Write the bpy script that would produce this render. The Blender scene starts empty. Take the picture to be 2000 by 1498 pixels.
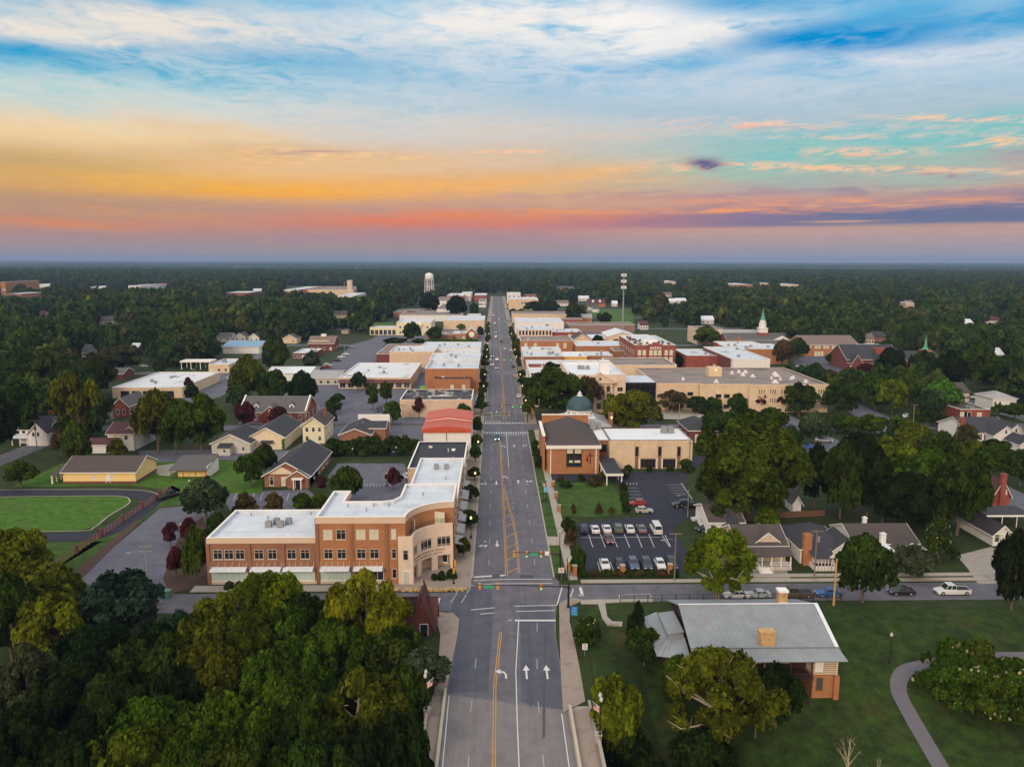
import bpy, math, random
import numpy as np
from mathutils import Vector, Matrix
R_ = math.radians
scene = bpy.context.scene
col = scene.collection
# ------------------------------------------------------------------ camera (drone, 60 m up, looking along the street)
CH = 60.0; FPX = 1522.0; HZ = 509.0
PITCH = math.atan((749 - HZ) / FPX)
YAW = math.atan(32 * math.cos(PITCH) / FPX)
ROLL = 0.0022
FW = Vector((math.sin(YAW) * math.cos(PITCH), math.cos(YAW) * math.cos(PITCH), -math.sin(PITCH)))
RT0 = Vector((math.cos(YAW), -math.sin(YAW), 0)); UP0 = RT0.cross(FW)
RT = RT0 * math.cos(ROLL) + UP0 * math.sin(ROLL); UP = UP0 * math.cos(ROLL) - RT0 * math.sin(ROLL)
cam = bpy.data.objects.new('camera', bpy.data.cameras.new('camera')); col.objects.link(cam)
cam.data.sensor_width = 36; cam.data.lens = 36 * FPX / 2000
cam.data.clip_start = 1; cam.data.clip_end = 60000
cam.matrix_world = Matrix(((RT.x, UP.x, -FW.x, 0), (RT.y, UP.y, -FW.y, 0), (RT.z, UP.z, -FW.z, CH), (0, 0, 0, 1)))
scene.camera = cam
scene.view_settings.view_transform = 'Standard'; scene.view_settings.look = 'None'
scene.view_settings.exposure = 0.0; scene.view_settings.gamma = 1.0
scene.cycles.use_denoising = True
scene.cycles.max_bounces = 5; scene.cycles.diffuse_bounces = 3; scene.cycles.glossy_bounces = 2
scene.cycles.transmission_bounces = 2; scene.cycles.volume_bounces = 0
scene.cycles.caustics_reflective = False; scene.cycles.caustics_refractive = False

def lin(r, g, b):
 f = lambda c: c / 255 / 12.92 if c / 255 <= 0.04045 else ((c / 255 + 0.055) / 1.055) ** 2.4
 return (f(r), f(g), f(b), 1.0)
def ray(px, py):
 return FW + RT * ((px - 1000) / FPX) + UP * ((749 - py) / FPX)
def smooth(t):
 t = min(1.0, max(0.0, t)); return t * t * (3 - 2 * t)
def gz(x, y):
 """ground height: level town, falling to the river beside and under the bridge"""
 s = smooth((127 - y) / 42.0)
 d = max(-9.6 - x, x - 13.6, 0.0)
 c = smooth(d / 9.0) if y > 97 else 1.0
 return -7.6 * s * c
def P(px, py, z=0.0):
 d = ray(px, py); t = (z - CH) / d.z
 return (d.x * t, d.y * t)
def PG(px, py):
 z = 0.0
 for _ in range(40):
  x, y = P(px, py, z); z = 0.6 * z + 0.4 * gz(x, y)
 return (x, y, gz(x, y))
def hat(px, py, Y):
 d = ray(px, py); return CH + d.z * Y / d.y
def proj(x, y, z):
 q = Vector((x, y, z - CH)); w = q.dot(FW)
 return 1000 + FPX * q.dot(RT) / w, 749 - FPX * q.dot(UP) / w, w

# ------------------------------------------------------------------ sky
world = bpy.data.worlds.new('World'); scene.world = world; world.use_nodes = True
NT = world.node_tree; NT.nodes.clear()
class S:
 """a shader socket with arithmetic"""
 def __init__(s, k): s.k = k
 def __add__(a, b): return mth('ADD', a, b)
 def __radd__(a, b): return mth('ADD', b, a)
 def __sub__(a, b): return mth('SUBTRACT', a, b)
 def __rsub__(a, b): return mth('SUBTRACT', b, a)
 def __mul__(a, b): return mth('MULTIPLY', a, b)
 def __rmul__(a, b): return mth('MULTIPLY', b, a)
 def __truediv__(a, b): return mth('DIVIDE', a, b)
CUR = [NT]
def nd(t, **kw):
 n = CUR[0].nodes.new(t)
 for k, v in kw.items(): setattr(n, k, v)
 return n
def put(sock, v):
 if isinstance(v, S): CUR[0].links.new(v.k, sock)
 else: sock.default_value = v[:3] if isinstance(v, tuple) and sock.type == 'VECTOR' else v
def mth(op, a, b=None, c=None, clamp=False):
 n = nd('ShaderNodeMath', operation=op, use_clamp=clamp)
 put(n.inputs[0], a)
 if b is not None: put(n.inputs[1], b)
 if c is not None: put(n.inputs[2], c)
 return S(n.outputs[0])
def xyz(x, y, z):
 n = nd('ShaderNodeCombineXYZ'); put(n.inputs[0], x); put(n.inputs[1], y); put(n.inputs[2], z); return S(n.outputs[0])
def noise(vec, scale, detail=4.0, rough=0.55, dist=0.0):
 n = nd('ShaderNodeTexNoise'); put(n.inputs['Vector'], vec)
 n.inputs['Scale'].default_value = scale; n.inputs['Detail'].default_value = detail
 n.inputs['Roughness'].default_value = rough; n.inputs['Distortion'].default_value = dist
 return S(n.outputs[0])
def sstep(a, b, x):
 n = nd('ShaderNodeMapRange', interpolation_type='SMOOTHSTEP')
 put(n.inputs['Value'], x); put(n.inputs['From Min'], a); put(n.inputs['From Max'], b)
 return S(n.outputs['Result'])
def mixc(f, a, b, blend='MIX'):
 n = nd('ShaderNodeMix', data_type='RGBA', blend_type=blend)
 put(n.inputs[0], f); put(n.inputs[6], a); put(n.inputs[7], b); return S(n.outputs[2])
def ramp(fac, stops, interp='LINEAR'):
 n = nd('ShaderNodeValToRGB'); e = n.color_ramp.elements; n.color_ramp.interpolation = interp
 while len(e) > 1: e.remove(e[0])
 e[0].position = stops[0][0]; e[0].color = stops[0][1]
 for p, c in stops[1:]:
  k = e.new(p); k.color = c
 put(n.inputs[0], fac); return S(n.outputs[0])
def skyuv(px, py):
 d = ray(px, py).normalized(); return math.atan2(d.x, d.y), math.asin(d.z)
VS = 0.40
def build_sky():
 tc = nd('ShaderNodeTexCoord'); sp = nd('ShaderNodeSeparateXYZ'); NT.links.new(tc.outputs['Generated'], sp.inputs[0])
 x, y, z = (S(sp.outputs[i]) for i in range(3))
 u = mth('ARCTAN2', x, y); v = mth('ARCSINE', z)
 uv = xyz(u, v * 6.0, 0.0)
 wn = noise(uv, 2.2, 3, 0.55); wn2 = noise(xyz(u * 0.8, v * 9.0, 3.3), 5.0, 4, 0.6)
 amp = sstep(0.01, 0.12, v)
 wn3 = noise(xyz(u * 1.1, v * 4.0 + u * 0.5, 6.1), 1.6, 5, 0.6, 0.6)
 vv = v + (wn - 0.5) * amp * 0.052 + (wn2 - 0.5) * amp * 0.034 + (wn3 - 0.5) * amp * 0.085
 t = mth('DIVIDE', vv, VS, clamp=True)
 def col_ramp(px, rows):
  return ramp(t, sorted((min(1.0, max(0.0, skyuv(px, py)[1] / VS)) if py > -900 else (1.0 if py < -999 else 0.93), lin(*c)) for py, c in rows))
 L = col_ramp(100, [(508, (158, 147, 148)), (480, (163, 144, 143)), (455, (176, 142, 138)), (435, (196, 146, 124)), (405, (184, 150, 126)), (370, (206, 162, 118)), (335, (212, 172, 128)), (300, (224, 190, 150)),
      (265, (234, 204, 160)), (235, (232, 214, 184)), (205, (206, 214, 204)), (165, (178, 212, 214)), (130, (130, 192, 214)), (100, (92, 172, 208)), (60, (160, 200, 218)), (0, (120, 182, 216)), (-1000, (230, 228, 226))])
 C = col_ramp(900, [(508, (162, 149, 148)), (484, (167, 146, 144)), (462, (176, 140, 142)), (446, (192, 140, 132)), (425, (206, 148, 130)), (400, (200, 160, 142)), (370, (230, 178, 132)), (340, (226, 180, 132)),
      (305, (216, 190, 166)), (270, (216, 202, 188)), (235, (200, 205, 208)), (190, (178, 203, 218)), (150, (150, 192, 220)), (118, (122, 182, 220)), (70, (172, 208, 228)), (0, (150, 202, 232)), (-1000, (228, 229, 231))])
 Rr = col_ramp(1800, [(508, (158, 157, 162)), (485, (166, 153, 158)), (458, (186, 158, 156)), (441, (196, 162, 146)), (436, (124, 122, 148)), (415, (112, 116, 146)), (402, (168, 138, 144)), (385, (206, 156, 142)), (360, (178, 168, 166)),
      (330, (162, 190, 178)), (295, (140, 194, 190)), (262, (150, 194, 200)), (225, (176, 196, 206)), (180, (164, 196, 216)), (140, (170, 202, 224)), (95, (140, 190, 222)), (40, (80, 166, 216)), (0, (104, 178, 222)), (-1000, (222, 227, 234))])
 wob = (noise(xyz(u * 2.0, v * 9.0, 7.0), 1.6, 3) - 0.5) * 0.35
 ua, ub, uc = skyuv(120, 300)[0], skyuv(880, 300)[0], skyuv(1620, 300)[0]
 base = mixc(sstep(ua, ub, u + wob), L, C)
 base = mixc(sstep(ub, uc, u + wob), base, Rr)
 # layers: (px, py, rx, ry, tilt, colour, strength, noise kind)
 soft = noise(xyz(u * 3.0, v * 11.0, 1.0), 2.4, 7, 0.62, 0.5)
 wisp = noise(xyz(u * 5.0, v * 42.0, 5.0), 2.2, 7, 0.62, 0.8)
 puff = noise(xyz(u * 10.0, v * 46.0 - u * 3.0, 9.0), 3.6, 8, 0.68, 0.5)
 msoft = sstep(0.36, 0.60, soft); mwisp = sstep(0.42, 0.62, wisp); mpuff = sstep(0.42, 0.60, puff)
 mfib = sstep(0.30, 0.66, noise(xyz(u * 6.0 + v * 5.0, v * 26.0 - u * 1.5, 2.0), 2.6, 8, 0.66, 1.2))
 one = None
 def blob(px, py, rx, ry, tilt, c, k, m):
  nonlocal base
  u0, v0 = skyuv(px, py); du, dv = u - u0, v - v0
  ct, st = math.cos(tilt), math.sin(tilt)
  a = (du * ct - dv * st) * (FPX / rx); b = (du * st + dv * ct) * (FPX / ry)
  g = mth('EXPONENT', (a * a + b * b) * -1.0)
  if m is not None: g = g * m
  base = mixc(mth('MULTIPLY', g, k, clamp=True), base, lin(*c))
 mm = msoft * 0.45 + mfib * 0.55
 ml = msoft * 0.35 + 0.65
 B = [(80, 108, 190, 24, 0, (44, 158, 208), .8, ml), (430, 100, 260, 20, 0, (70, 164, 214), .8, ml), (180, 2, 130, 16, 0, (70, 164, 212), .7, ml),
   (1500, 4, 240, 20, 0.02, (40, 154, 212), .9, ml), (1330, 132, 260, 15, .05, (104, 176, 222), .6, ml), (1090, 118, 220, 20, .0, (112, 180, 222), .6, ml),
   (1960, 35, 90, 26, 0, (60, 158, 214), .6, ml), (640, 8, 120, 12, 0, (80, 172, 220), .7, ml), (880, 12, 60, 12, 0, (80, 172, 220), .5, ml),
   (1930, 270, 170, 20, 0, (120, 196, 204), .6, ml), (1500, 305, 160, 22, 0, (128, 194, 196), .7, ml), (1820, 350, 220, 22, 0, (150, 196, 182), .6, ml), (1250, 312, 120, 14, 0, (160, 196, 196), .5, ml),
   (60, 60, 220, 22, .02, (240, 230, 218), .95, mm * 1.3), (330, 48, 210, 30, 0, (240, 230, 218), .95, mm * 1.5), (560, 62, 210, 24, .03, (236, 228, 220), .8, mm * 1.4), (760, 70, 180, 40, .1, (224, 224, 226), .6, mm * 1.4),
   (980, 52, 200, 46, 0, (246, 240, 234), .95, mm * 1.7), (1180, 50, 170, 42, .05, (252, 246, 240), 1.0, mm * 1.7), (1330, 72, 240, 25, -.10, (250, 246, 240), .95, mm * 1.7), (1240, 52, 90, 26, 0, (255, 250, 246), 1.0, msoft * 1.4),
   (1500, 118, 220, 14, -.16, (214, 222, 232), .75, ml), (1850, 106, 280, 26, .06, (228, 230, 234), .85, mm * 1.4), (1920, 40, 70, 55, -.6, (190, 212, 230), .6, mm * 1.3), (1560, 24, 240, 12, .06, (140, 194, 228), .6, mfib),
   (820, 128, 330, 30, -.1, (170, 204, 224), .5, mfib), (300, 160, 300, 34, 0, (186, 212, 220), .6, mfib), (1300, 185, 360, 26, .05, (196, 208, 220), .6, mfib), (1550, 200, 240, 22, .02, (186, 204, 216), .55, mfib), (1000, 160, 300, 20, -.05, (190, 208, 222), .5, mfib), (600, 200, 260, 20, 0, (204, 214, 216), .5, mfib),
   (130, 252, 260, 18, -.06, (250, 220, 176), .65, mm), (380, 270, 260, 16, -.05, (248, 214, 166), .6, mm), (430, 366, 300, 20, .03, (255, 186, 90), 1.0, mm * .7 + .4), (330, 345, 160, 12, -.1, (252, 190, 104), .7, mfib), (600, 372, 200, 16, .06, (255, 180, 96), .8, mfib * 1.2), (560, 382, 240, 9, .0, (252, 176, 92), .8, mwisp), (220, 352, 160, 14, .0, (240, 180, 90), .7, mwisp), (760, 362, 260, 16, .05, (255, 190, 112), .75, mm * 1.2), (1120, 342, 200, 12, -.1, (252, 190, 134), .7, mm), (520, 325, 260, 22, -.05, (240, 196, 146), .7, ml), (700, 318, 240, 20, -.05, (236, 196, 154), .6, ml), (150, 335, 200, 20, 0, (202, 168, 112), .5, ml), (990, 352, 230, 18, -.08, (250, 184, 120), .75, ml),
   (1010, 424, 330, 13, .02, (244, 146, 102), .9, mm * .6 + .4), (820, 430, 220, 8, .03, (240, 140, 104), .8, mwisp * 1.2), (1130, 412, 200, 6, -.02, (248, 162, 112), .8, mwisp * 1.2), (760, 436, 200, 9, 0, (230, 132, 106), .7, ml), (130, 437, 130, 7, .06, (222, 146, 104), .8, ml), (1150, 445, 260, 10, 0, (206, 130, 138), .5, ml), (330, 405, 220, 14, 0, (186, 148, 132), .5, ml), (850, 398, 240, 10, 0, (196, 160, 148), .6, ml),
   (1600, 432, 330, 8, .0, (122, 118, 144), .75, ml), (1880, 424, 260, 12, 0, (98, 114, 146), .85, ml), (1350, 428, 150, 7, 0, (160, 126, 150), .6, ml), (1560, 452, 360, 7, 0, (196, 160, 148), .7, ml), (1500, 384, 320, 14, .02, (168, 142, 152), .75, mwisp), (1750, 374, 150, 8, .05, (136, 130, 156), .7, mwisp), (1250, 392, 200, 9, 0, (190, 150, 150), .6, mwisp)]
 B += [(300, 200, 380, 26, .03, (226, 224, 214), .6, mfib), (760, 235, 300, 30, -.04, (222, 214, 206), .6, mfib), (1050, 250, 260, 26, -.03, (222, 210, 200), .6, mfib), (500, 150, 300, 16, .06, (206, 222, 226), .6, mfib), (1150, 160, 330, 18, .12, (206, 218, 230), .65, mfib), (930, 110, 120, 50, -.5, (222, 228, 232), .55, mfib), (1250, 220, 260, 18, .06, (150, 188, 208), .5, mfib), (1420, 160, 240, 16, .1, (206, 216, 226), .6, mfib), (1750, 165, 280, 22, .06, (196, 212, 224), .6, mfib), (250, 300, 300, 14, 0, (236, 196, 140), .5, mwisp), (60, 310, 150, 12, 0, (188, 166, 120), .6, mwisp), (100, 395, 240, 12, 0, (176, 146, 122), .6, mwisp), (640, 412, 260, 10, 0, (182, 152, 144), .7, mwisp), (880, 326, 300, 16, -.06, (248, 200, 152), .7, mm), (1180, 352, 160, 8, .03, (250, 196, 150), .6, mwisp), (260, 415, 200, 10, .05, (226, 160, 112), .55, mfib), (430, 442, 240, 7, .02, (214, 138, 118), .6, mwisp), (1050, 385, 200, 9, 0, (196, 160, 150), .7, mwisp), (1000, 320, 300, 14, -.04, (214, 196, 180), .5, mfib)]
 B += [(1640, 72, 175, 22, 0.03, (4, 138, 206), .95, mfib * .6 + .45), (1700, 84, 120, 14, 0.08, (8, 142, 208), .8, mfib * .6 + .4), (1850, 24, 90, 16, .1, (70, 166, 216), .6, mfib), (1480, 12, 130, 12, .1, (40, 154, 212), .7, mfib), (330, 4, 60, 10, 0, (84, 172, 216), .7, ml), (60, 98, 90, 12, 0, (40, 156, 206), .7, ml)]
 B += [(1460, 243, 125, 9, .05, (248, 208, 184), 1.0, mpuff * 1.5), (1470, 249, 100, 4, .05, (214, 172, 160), .6, mpuff), (1675, 299, 95, 8, .04, (248, 204, 172), 1.0, mpuff * 1.5), (1660, 306, 80, 3, .04, (200, 160, 146), .6, mpuff), (1650, 330, 330, 7, .07, (246, 202, 168), .9, mpuff * 1.4), (1480, 268, 160, 8, .08, (206, 206, 196), .5, mpuff), (1820, 255, 160, 10, .08, (226, 206, 190), .6, mpuff), (640, 302, 170, 8, .02, (253, 206, 158), .9, mpuff * 1.5), (540, 312, 80, 7, 0, (253, 206, 158), .8, mpuff * 1.4), (990, 297, 65, 4, 0, (253, 204, 166), .95, mpuff * 1.6),
   (1870, 232, 110, 5, .1, (244, 206, 176), .9, mpuff * 1.5), (1340, 329, 130, 6, .0, (250, 204, 168), .9, mpuff * 1.4), (1650, 268, 120, 4, .04, (236, 206, 184), .8, mpuff), (1950, 278, 50, 8, 0, (250, 206, 168), .9, mpuff * 1.4), (1200, 268, 90, 12, -.1, (240, 204, 176), .6, mwisp), (1610, 395, 380, 7, .02, (236, 166, 134), .85, mwisp * 1.3), (1420, 412, 220, 5, .02, (244, 166, 124), .8, mwisp * 1.3), (1800, 400, 240, 4, .02, (236, 172, 140), .8, mwisp * 1.3),
   (1880, 345, 80, 5, .1, (150, 140, 158), .8, mpuff * 1.3), (1890, 372, 70, 4, .0, (150, 140, 158), .7, mpuff), (1960, 296, 40, 4, .1, (160, 150, 164), .7, mpuff),
   (1376, 319, 34, 9, .06, (98, 96, 134), 1.0, mth('MULTIPLY', mpuff, 1.8, clamp=True) * 0.5 + 0.5), (1388, 327, 22, 6, 0, (104, 102, 138), .8, mpuff * 1.5), (620, 296, 60, 2.5, -.03, (186, 158, 150), .8, None), (560, 301, 40, 2, -.03, (186, 158, 150), .7, None), (1640, 433, 60, 2, 0, (232, 180, 130), .7, None)]
 for b in B: blob(*b)
 # fine high-frequency streaking so no band is perfectly smooth
 fine = noise(xyz(u * 10.0, v * 70.0, 0.0), 3.0, 6, 0.65)
 base = mixc(0.20, base, mixc(fine, (0.25, 0.27, 0.32, 1), (1.0, 0.96, 0.92, 1)), 'OVERLAY')
 hs = nd('ShaderNodeHueSaturation'); put(hs.inputs['Color'], base); hs.inputs['Saturation'].default_value = 1.08; hs.inputs['Value'].default_value = 0.98; base = S(hs.outputs[0])
 # the sky behind the camera and overhead (out of frame): thin bright cloud, warm low in the west
 back = ramp(mth('DIVIDE', v, 1.2, clamp=True), [(0.0, lin(200, 150, 130)), (0.12, lin(252, 200, 150)), (0.35, lin(240, 224, 212)), (0.7, lin(228, 228, 230)), (1.0, lin(226, 228, 232))])
 base = mixc(sstep(0.1, -0.7, y) , base, back)
 gain = 1.0 + sstep(0.34, 0.75, v) * OVERHEAD + sstep(0.2, -0.7, y) * sstep(0.0, 0.15, v) * BACKGAIN
 bg = nd('ShaderNodeBackground'); put(bg.inputs[0], base)
 gr = mixc(sstep(-0.02, -0.2, z), base, (0.06, 0.07, 0.06, 1)); put(bg.inputs[0], gr); put(bg.inputs[1], gain)
 out = nd('ShaderNodeOutputWorld'); NT.links.new(bg.outputs[0], out.inputs[0])
OVERHEAD = 0.20; BACKGAIN = 0.30
build_sky()
world.cycles.sampling_method = 'MANUAL'; world.cycles.sample_map_resolution = 512
# soft low sun through thin cloud, behind and left of the camera
SUN_EL, SUN_AZ = 24.0, 205.0
sl = bpy.data.lights.new('sun', 'SUN'); sl.energy = 1.8; sl.angle = R_(20); sl.color = (1.0, 0.83, 0.64)
sun = bpy.data.objects.new('sun', sl); col.objects.link(sun)
sd = Vector((math.sin(R_(SUN_AZ)) * math.cos(R_(SUN_EL)), math.cos(R_(SUN_AZ)) * math.cos(R_(SUN_EL)), math.sin(R_(SUN_EL))))
sun.rotation_euler = sd.to_track_quat('Z', 'Y').to_euler()


# ------------------------------------------------------------------ materials
MATS = {}
def vadd(v, k):
 q = nd('ShaderNodeTexNoise'); put(q.inputs['Vector'], v); q.inputs['Scale'].default_value = 0.3; n = nd('ShaderNodeVectorMath', operation='MULTIPLY_ADD'); CUR[0].links.new(q.outputs['Color'], n.inputs[0]); n.inputs[1].default_value = (k, k, k); put(n.inputs[2], v); return S(n.outputs[0])
def vmul(v, k):
 n = nd('ShaderNodeVectorMath', operation='MULTIPLY'); put(n.inputs[0], v); n.inputs[1].default_value = k; return S(n.outputs[0])
def mat(name, rgb, rough=0.85, var=0.12, scale=0.6, spec=0.3, metal=0.0, stain=None, stain_scale=0.25, stain_lo=0.5, emit=0.0, objcol=False, bump=0.0, coords='Object', streak=0.0, vs=0.0, seam=0.0, crack=0.0):
 if name in MATS: return MATS[name]
 m = bpy.data.materials.new(name); m.use_nodes = True; nt = m.node_tree; nt.nodes.clear(); CUR[0] = nt
 tc = nd('ShaderNodeTexCoord'); vec = S(tc.outputs[coords])
 if coords == 'Object':
  g = nd('ShaderNodeNewGeometry'); vec = S(g.outputs['Position'])
 bs = nd('ShaderNodeBsdfPrincipled')
 c = (rgb[0], rgb[1], rgb[2], 1.0)
 if objcol:
  oi = nd('ShaderNodeObjectInfo'); c = S(oi.outputs['Color'])
 if var > 0:
  a = noise(vec, scale, 5, 0.6); b = noise(vec, scale * 7.3, 3, 0.6)
  f = (a * 0.65 + b * 0.35 - 0.5) * (var * 4) + 1.0
  if streak: f = f + (noise(vec * 1.0 if False else vmul(vec, (0.9, 0.012, 1)), 1.0, 5, 0.7) - 0.5) * (streak * 2)
  if vs: f = f + (noise(vmul(vec, (1.3, 1.3, 0.10)), 1.0, 5, 0.7) - 0.5) * (vs * 2)
  if seam:
   sx = nd('ShaderNodeSeparateXYZ'); put(sx.inputs[0], vec)
   for k in (0, 1): f = f - mth('LESS_THAN', mth('FRACT', S(sx.outputs[k]) / (seam * (1 + 3 * k))), 0.05) * 0.11
  if crack:
   vo = nd('ShaderNodeTexVoronoi', feature='DISTANCE_TO_EDGE'); put(vo.inputs['Vector'], vadd(vec, 2.5)); vo.inputs['Scale'].default_value = 0.11
   f = f - mth('LESS_THAN', S(vo.outputs[0]), 0.010) * crack
  n = nd('ShaderNodeVectorMath', operation='SCALE')
  put(n.inputs[0], c); put(n.inputs['Scale'], f); cc = S(n.outputs[0])
 else: cc = c
 if stain is not None:
  s = noise(vec, stain_scale, 6, 0.62, 0.4)
  cc = mixc(sstep(stain_lo, stain_lo + 0.16, s), cc, (stain[0], stain[1], stain[2], 1.0))
 put(bs.inputs['Base Color'], cc)
 bs.inputs['Roughness'].default_value = rough; bs.inputs['Metallic'].default_value = metal
 bs.inputs['Specular IOR Level'].default_value = spec
 if emit > 0:
  put(bs.inputs['Emission Color'], c); bs.inputs['Emission Strength'].default_value = emit
 if bump > 0:
  bn = nd('ShaderNodeBump'); bn.inputs['Strength'].default_value = bump; bn.inputs['Distance'].default_value = 0.05
  put(bn.inputs['Height'], noise(vec, scale * 12, 3)); nt.links.new(bn.outputs[0], bs.inputs['Normal'])
 o = nd('ShaderNodeOutputMaterial'); nt.links.new(bs.outputs[0], o.inputs[0])
 MATS[name] = m; return m
BRICK = mat('brick_brown', (0.27, 0.128, 0.072), vs=.14, stain=(0.24, 0.10, 0.066), stain_scale=0.35, stain_lo=0.52, var=0.16, scale=1.6)
BRICKO = mat('brick_orange', (0.38, 0.168, 0.072), vs=.14, stain=(0.34, 0.135, 0.066), stain_scale=0.3, var=0.14, scale=1.4)
BRICKR = mat('brick_red', (0.27, 0.075, 0.05), vs=.14, stain=(0.2, 0.055, 0.042), stain_scale=0.3, var=0.16, scale=1.4)
BRICKD = mat('brick_dark_red', (0.16, 0.052, 0.045), var=0.15, scale=1.2)
TAN = mat('tan_stucco', (0.66, 0.50, 0.34), vs=.16, var=0.16, scale=0.5, stain=(0.58, 0.43, 0.29), stain_scale=0.2, stain_lo=0.56)
CREAM = mat('cream_stone', (0.66, 0.52, 0.40), vs=.16, var=0.16, scale=0.6, stain=(0.56, 0.44, 0.35), stain_scale=0.22, stain_lo=0.56)
PINK = mat('pinkish_stucco', (0.60, 0.44, 0.32), vs=.16, var=0.16, scale=0.5, stain=(0.5, 0.37, 0.28), stain_scale=0.18, stain_lo=0.55)
BAND = mat('cornice_band', (0.62, 0.47, 0.35), var=0.07)
YELLOW = mat('yellow_siding', (0.80, 0.58, 0.24), var=0.05, scale=0.8)
CREAMS = mat('cream_siding', (0.72, 0.60, 0.42), vs=.14, var=0.06, scale=0.8)
PALEY = mat('pale_yellow_siding', (0.72, 0.66, 0.45), var=0.05, scale=0.8)
WHITES = mat('white_siding', (0.74, 0.72, 0.70), vs=.14, var=0.06, scale=0.8)
GREYS = mat('grey_siding', (0.50, 0.47, 0.42), var=0.06, scale=0.8)
TRIM = mat('white_trim', (0.80, 0.76, 0.71), var=0.04)
ROOFW = mat('white_membrane', (0.58, 0.62, 0.67), var=0.2, scale=0.25, rough=0.5, stain=(0.47, 0.50, 0.54), stain_scale=0.11, stain_lo=0.53, seam=3.0)
ROOFWS = mat('stained_white_membrane', (0.66, 0.67, 0.69), var=0.10, scale=0.3, stain=(0.30, 0.31, 0.32), stain_scale=0.11, stain_lo=0.55)
ROOFWM = mat('mossy_white_membrane', (0.70, 0.73, 0.76), var=0.06, scale=0.3, stain=(0.36, 0.40, 0.27), stain_scale=0.085, stain_lo=0.63)
ROOFG = mat('grey_gravel_roof', (0.25, 0.205, 0.185), var=0.16, scale=0.4, stain=(0.17, 0.14, 0.13), stain_scale=0.1, stain_lo=0.5)
ROOFB = mat('black_roof_felt', (0.040, 0.042, 0.055), var=0.15, scale=0.5)
ROOFP = mat('black_roof_with_pale_patches', (0.05, 0.05, 0.06), var=0.12, stain=(0.72, 0.66, 0.55), stain_scale=0.16, stain_lo=0.515)
SHIN = mat('dark_shingles', (0.046, 0.046, 0.055), var=0.16, scale=1.2)
SHING = mat('grey_shingles', (0.105, 0.10, 0.10), var=0.14, scale=1.2)
SHINB = mat('brown_shingles', (0.078, 0.062, 0.058), var=0.15, scale=1.2)
SHINW = mat('weathered_brown_shingles', (0.19, 0.14, 0.12), var=0.15, scale=1.2)
SHINM = mat('maroon_shingles', (0.095, 0.038, 0.040), var=0.15, scale=1.2)
METR = mat('red_metal_roof', (0.50, 0.085, 0.038), var=0.2, rough=0.45, scale=0.3, stain=(0.42, 0.11, 0.06), stain_scale=0.2)
METG = mat('galvanised_roof', (0.25, 0.275, 0.295), var=0.2, rough=0.5, metal=0.1, scale=0.5, stain=(0.26, 0.19, 0.16), stain_scale=0.3, stain_lo=0.60)
METW = mat('white_metal_roof', (0.68, 0.71, 0.74), var=0.07, rough=0.4)
METB = mat('blue_metal_roof', (0.17, 0.32, 0.46), var=0.07, rough=0.4)
METGY = mat('grey_metal_roof', (0.33, 0.33, 0.33), var=0.10, rough=0.5, stain=(0.26, 0.24, 0.22), stain_scale=0.2)
COPPER = mat('weathered_copper', (0.050, 0.098, 0.115), var=0.22, rough=0.5, scale=0.8)
COPGR = mat('green_copper', (0.10, 0.30, 0.22), var=0.10, rough=0.5)
GLASS = mat('dark_glass', (0.020, 0.022, 0.028), var=0.0, rough=0.12, spec=0.35)
GLASSB = mat('black_curtain_glass', (0.012, 0.012, 0.016), var=0.0, rough=0.1, spec=0.4)
GLASSG = mat('grey_sky_glass', (0.07, 0.075, 0.085), var=0.0, rough=0.08, spec=0.6)
BLIND = mat('pale_blinds', (0.58, 0.56, 0.42), var=0.08, scale=2)
SHOPG = mat('shop_glass_with_pale_blinds', (0.50, 0.62, 0.56), var=0.08, scale=2, rough=0.3)
WFRAME = mat('window_frame', (0.55, 0.46, 0.38), var=0.0)
BLACKM = mat('black_painted_metal', (0.018, 0.018, 0.02), var=0.0, rough=0.5)
GREYM = mat('grey_metal', (0.30, 0.31, 0.32), var=0.08, rough=0.5, metal=0.3)
WOODP = mat('weathered_pole_wood', (0.22, 0.17, 0.12), var=0.12)
WOODY = mat('new_pole_wood', (0.48, 0.30, 0.12), var=0.1)
WOODB = mat('brown_wood', (0.14, 0.075, 0.045), var=0.15, scale=2)
FENCEW = mat('brown_stained_fence_wood', (0.26, 0.12, 0.085), var=0.1, scale=2)
CONC = mat('concrete', (0.36, 0.32, 0.27), var=0.10, scale=0.6, stain=(0.27, 0.23, 0.20), stain_scale=0.3, stain_lo=0.54)
CONCB = mat('brownish_paving', (0.30, 0.24, 0.195), var=0.10, scale=0.9, stain=(0.23, 0.18, 0.15), stain_scale=0.3, stain_lo=0.52)
ASPH = mat('asphalt', (0.126, 0.121, 0.140), var=0.28, scale=0.35, stain=(0.098, 0.096, 0.115), stain_scale=0.12, stain_lo=0.52, streak=.32, crack=.2)
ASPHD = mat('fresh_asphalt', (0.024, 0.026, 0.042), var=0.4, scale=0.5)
ASPHB = mat('patched_asphalt', (0.084, 0.087, 0.112), var=0.3, scale=0.4, streak=.3)
BRIDGE = mat('bridge_concrete_surface', (0.19, 0.17, 0.168), var=0.22, scale=0.5, stain=(0.15, 0.138, 0.145), stain_scale=0.2, stain_lo=0.5, streak=.35)
LOT = mat('worn_asphalt', (0.122, 0.122, 0.155), var=0.32, scale=0.3, stain=(0.105, 0.103, 0.124), stain_scale=0.15, crack=.22)
PAINTW = mat('white_road_paint', (0.62, 0.61, 0.60), var=0.16, scale=2.5)
PAINTF = mat('faded_white_road_paint', (0.36, 0.36, 0.36), var=0.16, scale=2.5)
PAINTY = mat('yellow_road_paint', (0.52, 0.27, 0.055), var=0.16, scale=2.5)
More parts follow.
